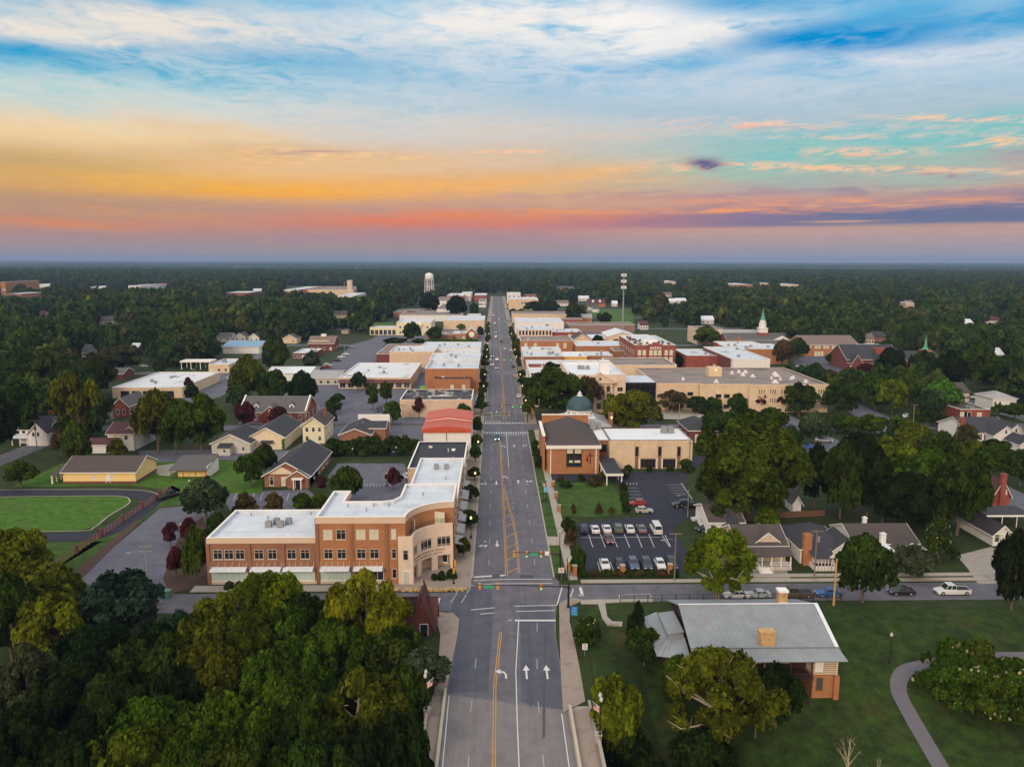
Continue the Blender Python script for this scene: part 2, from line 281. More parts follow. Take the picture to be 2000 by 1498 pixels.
STAINR = mat('oil_darkened_asphalt', (0.075, 0.074, 0.090), var=0.16, scale=0.8)
LAWN = mat('lawn', (0.036, 0.078, 0.006), var=0.8, scale=0.35, stain=(0.075, 0.088, 0.026), stain_scale=0.16, stain_lo=0.56, rough=0.95)
LAWNB = mat('bright_lawn', (0.048, 0.120, 0.006), var=0.7, scale=0.5, stain=(0.070, 0.105, 0.022), stain_scale=0.14, stain_lo=0.55, rough=0.95)
MULCH = mat('mulch', (0.075, 0.042, 0.034), var=0.2, scale=1.5, rough=0.95)
LAMPW = mat('warm_lamp_glow', (1.0, 0.72, 0.36), var=0, emit=1.8)
LAMPO = mat('unlit_globe', (0.5, 0.49, 0.46), var=0, rough=0.4)
HEADL = mat('headlight_glow', (1.0, 0.95, 0.85), var=0, emit=5.0)
HEADO = mat('headlight_off', (0.6, 0.62, 0.64), var=0, rough=0.2)
TAILL = mat('tail_lamp', (0.4, 0.02, 0.02), var=0, rough=0.3)
TAILON = mat('tail_lamp_glow', (1.0, 0.06, 0.03), var=0, emit=3.0)
GREENL = mat('green_signal_glow', (0.05, 1.0, 0.35), var=0, emit=4.0)
REDL = mat('red_signal_glow', (1.0, 0.05, 0.03), var=0, emit=3.0)
SIGY = mat('yellow_signal_housing', (0.62, 0.28, 0.03), var=0.05)
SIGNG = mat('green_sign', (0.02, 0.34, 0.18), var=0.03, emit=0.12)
SIGNW = mat('white_sign', (0.75, 0.74, 0.72), var=0.03)
SIGNB = mat('blue_sign', (0.02, 0.16, 0.50), var=0.03)
SIGNLB = mat('light_blue_sign', (0.20, 0.42, 0.70), var=0.03)
REDP = mat('red_paint', (0.60, 0.04, 0.03), var=0.03)
BLUEP = mat('navy_paint', (0.02, 0.03, 0.15), var=0.03)
PAINT = mat('car_paint', (1, 1, 1), var=0.0, rough=0.28, spec=0.5, objcol=True)
CGLASS = mat('car_glass', (0.025, 0.035, 0.042), var=0, rough=0.08, spec=0.5)
TYRE = mat('tyre_rubber', (0.015, 0.015, 0.016), var=0)
BARK = mat('bark', (0.12, 0.085, 0.06), var=0.15, scale=1.5)
BARKP = mat('pale_bark', (0.42, 0.35, 0.26), var=0.2, scale=1.2)
STONE = mat('tan_stone', (0.50, 0.33, 0.15), var=0.25, scale=2.2, stain=(0.30, 0.17, 0.09), stain_scale=1.3, stain_lo=0.52)
LOGW = mat('pale_logs', (0.62, 0.50, 0.36), var=0.15, scale=1.5)
LOGD = mat('dark_log_timber', (0.055, 0.028, 0.024), var=0.15, scale=1.5)

# ------------------------------------------------------------------ mesh building
class MB:
 def __init__(s): s.v = []; s.f = []; s.m = []
 def face(s, pts, mi=0):
  b = len(s.v); s.v.extend(tuple(p) for p in pts); s.f.append(tuple(range(b, b + len(pts)))); s.m.append(mi); return s
 def box(s, x0, x1, y0, y1, z0, z1, mi=0):
  b = len(s.v)
  s.v += [(x0, y0, z0), (x1, y0, z0), (x1, y1, z0), (x0, y1, z0), (x0, y0, z1), (x1, y0, z1), (x1, y1, z1), (x0, y1, z1)]
  for q in ((0, 3, 2, 1), (4, 5, 6, 7), (0, 1, 5, 4), (1, 2, 6, 5), (2, 3, 7, 6), (3, 0, 4, 7)):
   s.f.append(tuple(b + i for i in q)); s.m.append(mi)
  return s
 def prism(s, poly, z0, z1, mi=0, mt=None):
  n = len(poly); b = len(s.v)
  s.v += [(x, y, z0) for x, y in poly] + [(x, y, z1) for x, y in poly]
  for i in range(n):
   j = (i + 1) % n; s.f.append((b + i, b + j, b + n + j, b + n + i)); s.m.append(mi)
  s.f.append(tuple(b + n + i for i in range(n))); s.m.append(mi if mt is None else mt)
  s.f.append(tuple(b + n - 1 - i for i in range(n))); s.m.append(mi)
  return s
 def slab(s, a, b, c, d, t, mi=0):
  """thick quad: top face a b c d (counter-clockwise from outside), thickness t inward"""
  A = [Vector(p) for p in (a, b, c, d)]; n = (A[1] - A[0]).cross(A[3] - A[0]).normalized() * -t
  k = len(s.v); s.v += [tuple(p) for p in A] + [tuple(p + n) for p in A]
  for q in ((0, 1, 2, 3), (7, 6, 5, 4), (0, 4, 5, 1), (1, 5, 6, 2), (2, 6, 7, 3), (3, 7, 4, 0)):
   s.f.append(tuple(k + i for i in q)); s.m.append(mi)
  return s
 def tube(s, p0, p1, r0, r1=None, n=6, mi=0, caps=True):
  r1 = r0 if r1 is None else r1
  a = Vector(p0); c = Vector(p1); d = (c - a)
  if d.length < 1e-6: return s
  d.normalize(); t = d.cross(Vector((0, 0, 1)) if abs(d.z) < 0.9 else Vector((1, 0, 0))).normalized(); w = d.cross(t)
  b = len(s.v)
  for q, r in ((a, r0), (c, r1)):
   for i in range(n):
    an = 2 * math.pi * i / n; s.v.append(tuple(q + (t * math.cos(an) + w * math.sin(an)) * r))
  for i in range(n):
   j = (i + 1) % n; s.f.append((b + i, b + n + i, b + n + j, b + j)); s.m.append(mi)
  if caps:
   s.f.append(tuple(b + i for i in range(n))); s.m.append(mi)
   s.f.append(tuple(b + n + n - 1 - i for i in range(n))); s.m.append(mi)
  return s
 def lathe(s, prof, n=16, cx=0, cy=0, mi=0):
  b = len(s.v); k = len(prof)
  for r, z in prof:
   for i in range(n):
    an = 2 * math.pi * i / n; s.v.append((cx + r * math.cos(an), cy + r * math.sin(an), z))
  for a in range(k - 1):
   for i in range(n):
    j = (i + 1) % n
    s.f.append((b + a * n + i, b + a * n + j, b + (a + 1) * n + j, b + (a + 1) * n + i)); s.m.append(mi)
  s.f.append(tuple(b + (k - 1) * n + i for i in range(n))); s.m.append(mi)
  s.f.append(tuple(b + n - 1 - i for i in range(n))); s.m.append(mi)
  return s
 def loft(s, secs, mi=0, cap=True, closed=True):
  b = len(s.v); n = len(secs[0])
  for q in secs: s.v += [tuple(p) for p in q]
  for a in range(len(secs) - 1):
   for i in range(n if closed else n - 1):
    j = (i + 1) % n
    s.f.append((b + a * n + i, b + a * n + j, b + (a + 1) * n + j, b + (a + 1) * n + i)); s.m.append(mi)
  if cap:
   s.f.append(tuple(b + n - 1 - i for i in range(n))); s.m.append(mi)
   s.f.append(tuple(b + (len(secs) - 1) * n + i for i in range(n))); s.m.append(mi)
  return s
 def mesh(s, name, mats):
  me = bpy.data.meshes.new(name); me.from_pydata(s.v, [], s.f)
  if not isinstance(mats, (list, tuple)): mats = [mats]
  for m in mats: me.materials.append(m)
  if any(s.m): me.polygons.foreach_set('material_index', s.m)
  me.update(); return me
 def build(s, name, mats, parent=None, loc=None, rotz=0.0, smooth_=False):
  me = s.mesh(name, mats)
  if smooth_: me.polygons.foreach_set('use_smooth', [True] * len(me.polygons))
  return ob(name, me, parent, loc, rotz)
def ob(name, me, parent=None, loc=None, rotz=0.0):
 o = bpy.data.objects.new(name, me); col.objects.link(o)
 if parent is not None: o.parent = parent
 if loc is not None: o.location = loc
 if rotz: o.rotation_euler = (0, 0, rotz)
 return o
def tag(o, label, cat, group=None, kind=None):
 if label: o['label'] = label
 if cat: o['category'] = cat
 if group: o['group'] = group
 if kind: o['kind'] = kind
 return o
def thing(name, label, cat, loc=(0, 0, 0), rotz=0.0, group=None):
 o = bpy.data.objects.new(name, None); col.objects.link(o); o.empty_display_size = 0.5
 o.location = loc; o.rotation_euler = (0, 0, rotz)
 return tag(o, label, cat, group)
def struct(name, mb, m):
 o = mb.build(name, m); o['kind'] = 'structure'; return o
def stuff(name, mb, m):
 o = mb.build(name, m); o['kind'] = 'stuff'; return o
def ccw(poly):
 a = sum(poly[i][0] * poly[(i + 1) % len(poly)][1] - poly[(i + 1) % len(poly)][0] * poly[i][1] for i in range(len(poly)))
 return list(poly) if a > 0 else list(poly)[::-1]
def inset(poly, d):
 n = len(poly); out = []
 for i in range(n):
  p0, p1, p2 = Vector(poly[i - 1]), Vector(poly[i]), Vector(poly[(i + 1) % n])
  a = (p1 - p0).normalized(); b = (p2 - p1).normalized()
  na = Vector((-a.y, a.x)); nb = Vector((-b.y, b.x))
  k = max(0.25, 1 + na.dot(nb)); q = p1 + (na + nb) * (d / k); out.append((q.x, q.y))
 return out


# ------------------------------------------------------------------ ground, roads, pavements
def axis(parts):
 out = []
 for a, b, st in parts:
  n = max(1, int(round((b - a) / st))); out += [a + (b - a) * i / n for i in range(n)]
 return out + [parts[-1][1]]
gxs = axis([(-26000, -3000, 5000), (-3000, -400, 500), (-400, -120, 40), (-120, 120, 2.5), (120, 400, 40), (400, 3000, 500), (3000, 26000, 5000)])
gys = axis([(-400, 0, 100), (0, 40, 10), (40, 136, 2.0), (136, 400, 44), (400, 2000, 200), (2000, 26000, 4000)])
g = MB(); nx = len(gxs)
g.v = [(x, y, gz(x, y)) for y in gys for x in gxs]
g.f = [(j * nx + i, j * nx + i + 1, (j + 1) * nx + i + 1, (j + 1) * nx + i) for j in range(len(gys) - 1) for i in range(nx - 1)]
g.m = [0] * len(g.f)
GROUND = mat('ground_grass_and_earth', (0.022, 0.038, 0.005), var=0.8, scale=0.3, stain=(0.050, 0.040, 0.024), stain_scale=0.07, stain_lo=0.55, rough=0.95)
gob = struct('ground', g, GROUND)
def sheet(name, pts, z, m, px=True):
 """flat polygon (photo ground points or world points) laid at height z"""
 q = ccw([P(*p) for p in pts] if px else pts)
 return struct(name, MB().face([(x, y, z) for x, y in q]), m)
def ribbon_pts(pl, w):
 L = []; Rr = []
 for i, p in enumerate(pl):
  a = Vector(pl[max(0, i - 1)]); b = Vector(pl[min(len(pl) - 1, i + 1)])
  t = (b - a).normalized(); n = Vector((-t.y, t.x)) * (w / 2)
  L.append((p[0] + n.x, p[1] + n.y)); Rr.append((p[0] - n.x, p[1] - n.y))
 return L, Rr
def ribbon(mb, pl, w, z, mi=0, follow=False):
 L, Rr = ribbon_pts(pl, w)
 for i in range(len(pl) - 1):
  q = [Rr[i], Rr[i + 1], L[i + 1], L[i]]
  mb.face([(x, y, (gz(x, y) if follow else 0) + z) for x, y in q], mi)
 return mb
def dense(pl, n=8):
 """Catmull-Rom through the points"""
 out = []
 for i in range(len(pl) - 1):
  p0, p1, p2, p3 = (Vector(pl[max(0, min(len(pl) - 1, i + k))]) for k in (-1, 0, 1, 2))
  for j in range(n):
   t = j / n; q = 0.5 * (2 * p1 + (p2 - p0) * t + (2 * p0 - 5 * p1 + 4 * p2 - p3) * t * t + (3 * p1 - p0 - 3 * p2 + p3) * t ** 3)
   out.append((q.x, q.y))
 return out + [tuple(pl[-1])]
XL, XR = -4.5, 10.9            # kerb faces of the main street
XBL, XBR = -6.95, 9.65         # on the bridge
ROADZ = 0.020
def flat(name, x0, x1, y0, y1, z, m):
 return struct(name, MB().face([(x0, y0, z), (x1, y0, z), (x1, y1, z), (x0, y1, z)]), m)
# main street: asphalt north of the bridge joint, flaring at the crossing
JL, JR = P(868, 1355)[1], P(1095, 1388)[1]
road = MB()
road.face([(XBL, JL, ROADZ), (XBR, JR, ROADZ), (XBR, 118, ROADZ), (XBL, 118, ROADZ)])
road.face([(XBL, 118, ROADZ), (XBR, 118, ROADZ), (XBR + 0.6, 126, ROADZ), (XBL - 1.4, 126, ROADZ)])
road.face([(XBL - 1.4, 126, ROADZ), (XBR + 0.6, 126, ROADZ), (XR + 1, 139.5, ROADZ), (XL - 1.0, 139.5, ROADZ)])
road.face([(XL - 1.0, 139.5, ROADZ), (XR + 1, 139.5, ROADZ), (XR, 143, ROADZ), (XL, 143, ROADZ)])
ys = [143, 200, 300, 450, 700, 1000, 1330]
for a, b in zip(ys[:-1], ys[1:]): road.face([(XL, a, ROADZ), (XR, a, ROADZ), (XR, b, ROADZ), (XL, b, ROADZ)])
struct('main_street_road', road, ASPH)
br = MB().face([(XBL, 20, ROADZ - .004), (XBR, 20, ROADZ - .004), (XBR, JR, ROADZ - .004), (XBL, JL, ROADZ - .004)])
struct('bridge_road', br, BRIDGE)
# bridge deck body under the road
dk = MB().box(-9.4, 13.0, 15, 99.5, -1.3, -0.02)
struct('bridge_deck', dk, CONC)
# cross streets
flat('front_street_road_east', 11.0, 400, 130.6, 138.2, ROADZ - .004, ASPH)
flat('front_street_road_west', -300, -5.0, 127.4, 135.2, ROADZ - .004, ASPH)
CROSS = [278, 417, 556, 695, 834, 975, 1115]
for i, y in enumerate(CROSS):
 flat('cross_street_road', XR - .2, 420, y - 4.6, y + 4.6, ROADZ - .004, ASPH)
 flat('cross_street_road', -420, XL + .2, y - 4.6, y + 4.6, ROADZ - .004, ASPH)
for x, a, b in ((-92, 285, 1000), (112, 150, 1000), (-150, 138, 560), (205, 150, 900)):
 flat('back_street_road', x - 4, x + 4, a, b, ROADZ - .008, ASPH)
# pavements (raised 0.14 m with kerb faces)
def pave(name, pl, z, m, px=False, depth=0.3):
 q = ccw([P(*p) for p in pl] if px else pl)
 return struct(name, MB().prism(q, z - depth, z), m)
prev = 141.5
for i, y in enumerate(CROSS + [1330]):
 e = y - 5.2
 pave('sidewalk', [(XL - 4.4, prev), (XL - .02, prev), (XL - .02, e), (XL - 4.4, e)], 0.14, CONCB)
 if i == 0:
  pave('sidewalk', [(13.6, 140.4), (15.5, 140.4), (15.5, e), (13.6, e)], 0.14, CONC)
 else:
  pave('sidewalk', [(XR + .02, prev), (XR + 4.4, prev), (XR + 4.4, e), (XR + .02, e)], 0.14, CONCB)
 prev = y + 5.2
# kerb and grass verge along the right side of the first block
pave('kerb', [(XR + .02, 142), (XR + .35, 142), (XR + .35, 272), (XR + .02, 272)], 0.13, CONC)
pave('kerb', [(XL - .4, 141.5), (XL + .08, 141.5), (XL + .08, 272), (XL - .4, 272)], 0.144, CONC)
for a, b in ((143.2, 158.5), (164, 187.5), (190, 240)):
 pave('grass_verge', [(11.3, a), (13.55, a), (13.55, b), (11.3, b)], 0.12, LAWN)
pave('driveway_apron', [(11.0, 158.6), (16.5, 158.6), (16.5, 163.9), (11.0, 163.9)], 0.10, CONC)
# south-side corner pavements by the bridge
pave('sidewalk', [P(*p) for p in ((1092, 1180), (1105, 1172), (1118, 1168), (1140, 1172), (1112, 1185), (1113, 1215), (1123, 1260), (1133, 1310), (1143, 1370), (1100, 1392), (1096, 1330), (1093, 1250))], 0.14, CONCB)
pave('sidewalk', [P(*p) for p in ((850, 1196), (885, 1198), (897, 1210), (894, 1240), (884, 1290), (874, 1340), (868, 1358), (847, 1358), (856, 1300), (860, 1240), (849, 1205))], 0.14, CONCB)
pave('bridge_sidewalk', [(-8.95, 20), (-7.3, 20), (-7.3, P(850, 1358)[1] - .1), (-8.95, P(850, 1358)[1] - .1)], 0.13, CONCB)
pave('bridge_sidewalk', [(10.15, 20), (12.45, 20), (12.45, P(1120, 1382)[1]), (10.15, P(1120, 1390)[1])], 0.13, CONCB)
pave('sidewalk', [P(*p) for p in ((1133, 1172), (1275, 1170), (1275, 1176), (1200, 1177), (1182, 1178), (1186, 1205), (1196, 1214), (1216, 1215), (1215, 1222), (1186, 1221), (1176, 1208), (1168, 1180), (1135, 1180))], 0.13, CONC)
pave('sidewalk', [(16.0, 138.9), (16.0, 140.3), (100, 140.3), (100, 138.9)], 0.13, CONC)
pave('sidewalk', [(45, 141.2), (45, 142.6), (160, 142.6), (160, 141.2)], 0.12, CONC)
pave('sidewalk', [(-19.5, 135.8), (-4.7, 137.0), (-4.7, 141.5), (-8.9, 141.5), (-8.9, 152), (-19.5, 142)], 0.14, CONCB)
pave('sidewalk', [(-56, 135.9), (-19.5, 135.9), (-19.5, 138.6), (-56, 138.6)], 0.12, CONC)
sheet('plaza_paving', [(800, 1130), (812, 1108), (835, 1092), (880, 1090), (880, 1108), (850, 1120), (820, 1132)], 0.16, CONCB)
# side lots, lawns
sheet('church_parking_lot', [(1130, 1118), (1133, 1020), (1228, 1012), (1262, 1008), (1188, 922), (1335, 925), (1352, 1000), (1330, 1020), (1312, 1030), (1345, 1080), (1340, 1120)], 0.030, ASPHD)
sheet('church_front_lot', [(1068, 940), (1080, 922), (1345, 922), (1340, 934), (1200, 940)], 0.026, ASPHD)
sheet('church_lawn', [(1080, 945), (1190, 938), (1232, 1002), (1160, 1010), (1098, 1008)], 0.045, LAWN)
sheet('left_parking_lot', [(312, 993), (366, 988), (420, 1000), (406, 1060), (405, 1110), (330, 1165), (290, 1182), (140, 1182), (128, 1148)], 0.026, LOT)
sheet('mulch_bed', [(318, 1130), (352, 1040), (395, 1010), (420, 1060), (410, 1140), (330, 1160)], 0.034, MULCH)
sheet('mulch_bed', [(128, 1130), (262, 1018), (272, 1020), (140, 1150)], 0.038, MULCH)
sheet('grass_strip', [(108, 1110), (335, 948), (352, 955), (352, 988), (312, 990), (128, 1128)], 0.030, LAWN)
sheet('ring_lawn', [(0, 972), (180, 969), (240, 970), (252, 976), (250, 984), (215, 1005), (185, 1028), (150, 1036), (0, 1037)], 0.030, LAWNB)
sheet('loop_grass', [(0, 1062), (200, 1057), (108, 1112), (60, 1120), (0, 1120)], 0.030, LAWN)
sheet('yard_lawn', [(20, 952), (120, 905), (480, 900), (520, 925), (510, 965), (330, 960), (300, 952), (250, 948)], 0.030, LAWNB)
lp = dense([P(*p) for p in ((-120, 965), (0, 963), (180, 962), (262, 965), (292, 971), (292, 983), (258, 1010), (215, 1036), (190, 1044), (130, 1049), (0, 1050), (-100, 1050))])
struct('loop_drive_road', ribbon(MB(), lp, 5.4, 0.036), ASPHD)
kl = dense([P(*p) for p in ((-60, 971.5), (180, 968.5), (240, 970), (253, 977), (248, 986), (212, 1008), (185, 1029), (150, 1037), (-60, 1038.5))])
struct('loop_kerb', ribbon(MB(), kl, 0.35, 0.055), CONC)
kl = dense([P(*p) for p in ((-60, 957), (180, 956), (262, 957), (300, 962), (318, 972))])
struct('loop_outer_kerb', ribbon(MB(), kl, 0.35, 0.055), CONC)
sheet('concrete_patio', [(296, 912), (342, 905), (352, 915), (330, 930), (310, 928)], 0.034, CONC)
sheet('office_parking_lot', [(440, 980), (452, 962), (600, 955), (622, 975), (610, 998), (450, 998)], 0.026, LOT)
sheet('rear_parking_lot', [(640, 930), (660, 905), (790, 905), (800, 935), (785, 975), (690, 985), (660, 960)], 0.024, LOT)
sheet('houses_back_lane', [(270, 880), (420, 878), (620, 880), (650, 890), (610, 905), (430, 898), (280, 905)], 0.022, LOT)
sheet('lower_parking_lot', [(640, 845), (655, 838), (832, 838), (830, 880), (760, 885), (640, 868)], 0.022, LOT)
sheet('middle_parking_lot', [(655, 830), (700, 762), (790, 758), (782, 800), (770, 822)], 0.024, LOT)
sheet('middle_parking_lot_north', [(690, 760), (705, 742), (830, 745), (800, 765)], 0.022, LOT)
sheet('bank_parking_lot', [(618, 735), (690, 672), (760, 655), (772, 672), (735, 690), (720, 705), (700, 728)], 0.024, LOT)
sheet('grey_shop_parking_lot', [(340, 770), (380, 728), (520, 722), (540, 738), (470, 752), (430, 775), (380, 790)], 0.024, LOT)
sheet('shop_front_lot', [(220, 785), (310, 775), (330, 800), (270, 808)], 0.024, LOT)
sheet('memorial_lawn', [(828, 676), (838, 660), (935, 661), (932, 675)], 0.030, LAWNB)
sheet('park_lawn', [(1150, 606), (1235, 604), (1240, 640), (1180, 640)], 0.030, LAWNB)
sheet('park_lawn', [(692, 640), (700, 632), (770, 630), (764, 641)], 0.030, LAWNB)
sheet('fire_station_apron', [(1150, 685), (1180, 672), (1260, 672), (1250, 700), (1160, 698)], 0.026, LOT)
sheet('church_back_lot', [(1560, 720), (1548, 706), (1580, 692), (1700, 700), (1660, 720), (1700, 745), (1640, 752)], 0.024, ASPHB)
sheet('right_parking_lot', [(1510, 905), (1560, 870), (1700, 862), (1748, 878), (1680, 905), (1590, 915)], 0.024, LOT)
sheet('right_back_road_paving', [(1640, 790), (1680, 790), (1790, 840), (1770, 860), (1720, 850)], 0.026, LOT)
sheet('right_street_lot', [(1400, 830), (1500, 825), (1560, 860), (1430, 860)], 0.022, LOT)
sheet('tree_street_paving', [(1870, 915), (1960, 945), (2040, 985), (1990, 1000), (1880, 950)], 0.024, LOT)
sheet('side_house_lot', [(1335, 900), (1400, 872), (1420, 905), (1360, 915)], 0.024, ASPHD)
sheet('gravel_driveway', [(1868, 1085), (1935, 1068), (1965, 1080), (1945, 1140), (1910, 1140), (1890, 1110)], 0.028, CONC)
sheet('house_driveway', [(1455, 1105), (1530, 1100), (1545, 1132), (1450, 1132)], 0.026, CONCB)
sheet('courthouse_terrace', [(1268, 800), (1330, 798), (1375, 812), (1362, 822), (1270, 820)], 0.40, CONC)
flat('downtown_paving', -88, -8.9, 284, 690, 0.010, LOT); flat('downtown_paving', 15.3, 107, 350, 690, 0.010, LOT)
# park path on the lower right, following the slope
pp = dense([PG(*p)[:2] for p in ((2060, 1284), (1960, 1284), (1860, 1292), (1780, 1306), (1757, 1325), (1757, 1355), (1780, 1400), (1812, 1455), (1850, 1520), (1880, 1580))], 10)
pth = MB(); ribbon(pth, pp, 2.3, 0.06, 0, True); struct('park_path', pth, mat('path_asphalt', (0.13, 0.12, 0.14), var=0.1))
lw = MB(); s = 2.0
for i in range(70):
 for j in range(24):
  x, y = 14.2 + i * s, 82.0 + j * s
  if y + s < 129.5: lw.face([(x, y, gz(x, y) + .02), (x + s, y, gz(x + s, y) + .02), (x + s, y + s, gz(x + s, y + s) + .02), (x, y + s, gz(x, y + s) + .02)])
struct('park_lawn', lw, mat('park_grass', (0.020, 0.040, 0.003), var=1.1, scale=0.45, stain=(0.050, 0.042, 0.010), stain_scale=0.12, stain_lo=0.54, rough=0.95))

# ------------------------------------------------------------------ road markings
MZ = 0.028
def line(mb, a, b, w, z=MZ, px=True):
 p, q = (P(*a), P(*b)) if px else (a, b)
 return ribbon(mb, [p, q], w, z)
wm = MB(); ym = MB(); fm = MB()
for a, b in (((978, 1233), (966.5, 1340)), ((966.5, 1340), (964.5, 1500))):
 pa, pb = P(*a), P(*b); line(ym, (pa[0] - .16, pa[1]), (pb[0] - .16, pb[1]), .13, px=False); line(ym, (pa[0] + .16, pa[1]), (pb[0] + .16, pb[1]), .13, px=False)
for a, b in (((1013, 1213), (1007.5, 1310)), ((1007.5, 1310), (1010, 1400)), ((1010, 1400), (1014, 1500)), ((877, 1358), (864, 1500)), ((1097, 1393), (1112, 1500))): line(wm, a, b, .13)
for x0, y0, x1, y1 in ((930, 1285, 928, 1305), (922, 1367, 919, 1390), (916, 1475, 914, 1500), (1049, 1216, 1049, 1233), (1049, 1287, 1049, 1306), (1051, 1370, 1053, 1392), (1060, 1473, 1063, 1500)): line(fm, (x0, y0), (x1, y1), .12)
for a, b in (((1004, 1183.5), (1088, 1182)), ((1007, 1194), (1084, 1192)), ((920, 1191), (966, 1186.5)), ((938, 1199), (965, 1197)), ((926, 1134), (988, 1131)), ((988, 1131), (1078, 1131)), ((922, 1143), (965, 1140)), ((965, 1140), (1080, 1139)), ((1088, 1181), (1098, 1146)), ((1114, 1166), (1120, 1150))): line(wm, a, b, .2)
for a, b in (((880, 1177), (889, 1163)), ((890, 1161), (899, 1149)), ((901, 1177), (911, 1161)), ((912, 1158), (921, 1143))): line(fm, a, b, .2)
line(wm, (1006, 1211.5), (1085, 1211.5), .55); line(fm, (992, 1211.5), (1000, 1211.5), .3)
line(wm, (926, 1127), (961, 1124.5), .5); line(wm, (976, 1124.2), (988, 1123.2), .5)
line(wm, (853, 1184), (858, 1168), .5); line(wm, (1137, 1160), (1133, 1147), .55)
line(fm, (1130, 1162.5), (1140, 1162.3), .8)
# painted yellow median
lm = [P(*p) for p in ((989.5, 1124.6), (985.5, 1036), (981.5, 945.6), (977.5, 873), (974.5, 852))]
rm = [P(*p) for p in ((1013.5, 1119), (1009.5, 1058), (1002.8, 1020), (990.8, 977.6), (983.2, 945.6))]
for pl in (lm, rm):
 for d in (-.17, .17): ribbon(ym, [(x + d, y) for x, y in pl], .13, MZ)
def xat(pl, y):
 for (x0, y0), (x1, y1) in zip(pl[:-1], pl[1:]):
  if y0 <= y <= y1: return x0 + (x1 - x0) * (y - y0) / (y1 - y0)
 return pl[-1][0]
yy = 144.0
while yy < 196:
 a, b = xat(lm, yy), xat(rm, yy + 2.6)
 if b - a > .8: line(ym, (a + .2, yy), (b - .2, yy + 2.4), .2, px=False)
 yy += 6.6
for y0 in list(range(148, 270, 12)):
 line(fm, (-1.45, y0), (-1.45, y0 + 3.2), .12, px=False); line(fm, (7.75, y0), (7.75, y0 + 3.2), .12, px=False)
for y0 in range(152, 220, 4): line(fm, (4.55 - (y0 - 152) * .012, y0), (4.55 - (y0 - 152) * .012, y0 + .9), .12, px=False)
line(wm, (3.75, 222), (3.6, 268), .13, px=False)
ribbon(wm, [(2.2, 265.6), (10.4, 265.6)], .45, MZ)
for y0 in (268.8, 285.3):
 for i in range(19):
  xx = -3.9 + i * .84; line(wm, (xx, y0 - 1.1), (xx, y0 + 1.1), .40, px=False)
ribbon(wm, [(-4.2, 288.4), (1.6, 288.4)], .45, MZ)
yy = 292
while yy < 1300:
 c = min((abs(yy - q) for q in CROSS))
 if c > 8:
  for x in (-1.4, 7.8): line(fm, (x, yy), (x, yy + 3.4), .14, px=False)
  for d in (2.9, 3.5): line(ym, (d, yy), (d, yy + 6), .16, px=False)
  line(fm, (-3.9, yy), (-3.9, yy + 6), .13, px=False); line(fm, (10.3, yy), (10.3, yy + 6), .13, px=False)
 else:
  for x in (-4.2, 3.6): line(fm, (x, yy), (x + 6.6, yy), .4, px=False)
 yy += 6 if c > 8 else 3
def arrow(mb, x, y, kind, face=1, s=1.0):
 """straight 'S', left 'L', right 'R' lane arrows; face 1 reads for traffic going away from the camera"""
 def add(poly): mb.face([(x + px_ * s * face, y + py_ * s * face, MZ + .004) for px_, py_ in poly])
 if 'S' in kind:
  add([(-.13, -1.9), (.13, -1.9), (.13, .4), (-.13, .4)]); add([(-.5, .4), (.5, .4), (0, 1.9)])
 for k, sg in (('L', -1), ('R', 1)):
  if k in kind:
   b0 = -1.9 if 'S' not in kind else -1.0
   q = [(-.13, b0), (.13, b0), (.13, b0 + 1.0), (-.13, b0 + 1.0)]; add(q)
   e = b0 + 1.0
   pts = [(sg * .13, e), (sg * -.13, e), (sg * .25, e + .9), (sg * .35, e + .55)]; add(ccw(pts))
   add(ccw([(sg * .25, e + .9), (sg * .35, e + .5), (sg * .8, e + .65), (sg * .75, e + 1.0)]))
   add(ccw([(sg * .7, e + .2), (sg * .72, e + 1.5), (sg * 1.55, e + .95)]))
for px_, py_, k in ((988, 1311, 'L'), (1028, 1312, 'S'), (1068, 1312, 'S')): arrow(wm, *P(px_, py_), k, 1, 1.05)
for px_, py_, k, f in ((948, 1063, 'SR', -1), (971, 1062, 'S', -1), (948, 943, 'SR', -1), (969.5, 943, 'S', -1), (991, 931, 'L', 1), (1012, 941, 'S', 1), (1030, 942, 'SR', 1), (986, 871, 'L', 1), (1004, 871, 'S', 1), (1022, 871, 'SR', 1), (958, 805, 'SR', -1), (970, 804, 'S', -1)): arrow(wm, *P(px_, py_), k, f, 1.0)
struct('white_road_markings', wm, PAINTW); struct('yellow_road_markings', ym, PAINTY); struct('faded_road_markings', fm, PAINTF)
# tyre-darkened strips and patches on the asphalt
st = MB()
for pl, w in (([(1062, 1440), (1063, 1340), (1065, 1225)], .35), ([(1036, 1380), (1034, 1240)], .25)): ribbon(st, [P(*p) for p in pl], w, ROADZ + .003)
st.face([(x, y, ROADZ + .003) for x, y in ccw([P(*p) for p in ((962, 1122), (976, 1121.5), (976, 1129), (961, 1130))])])
st.face([(x, y, ROADZ + .003) for x, y in ccw([P(*p) for p in ((1016, 1122.5), (1043, 1122.5), (1042, 1129.5), (1014, 1129.5))])])
struct('asphalt_patches', st, STAINR)
pt = MB()
pt.face([(x, y, ROADZ + .0015) for x, y in ((XBL + .1, JL + .2), (-1.2, JL + .6), (-.4, 127), (-1.0, 137), (-6.4, 138), (-8.2, 127), (XBL + .1, 116))])
pt.face([(x, y, ROADZ + .0015) for x, y in ((3.4, JR + 2.2), (9.4, JR + .2), (9.5, 118), (9.7, 129), (4.2, 130.5))])
struct('newer_asphalt_lanes', pt, ASPHB)
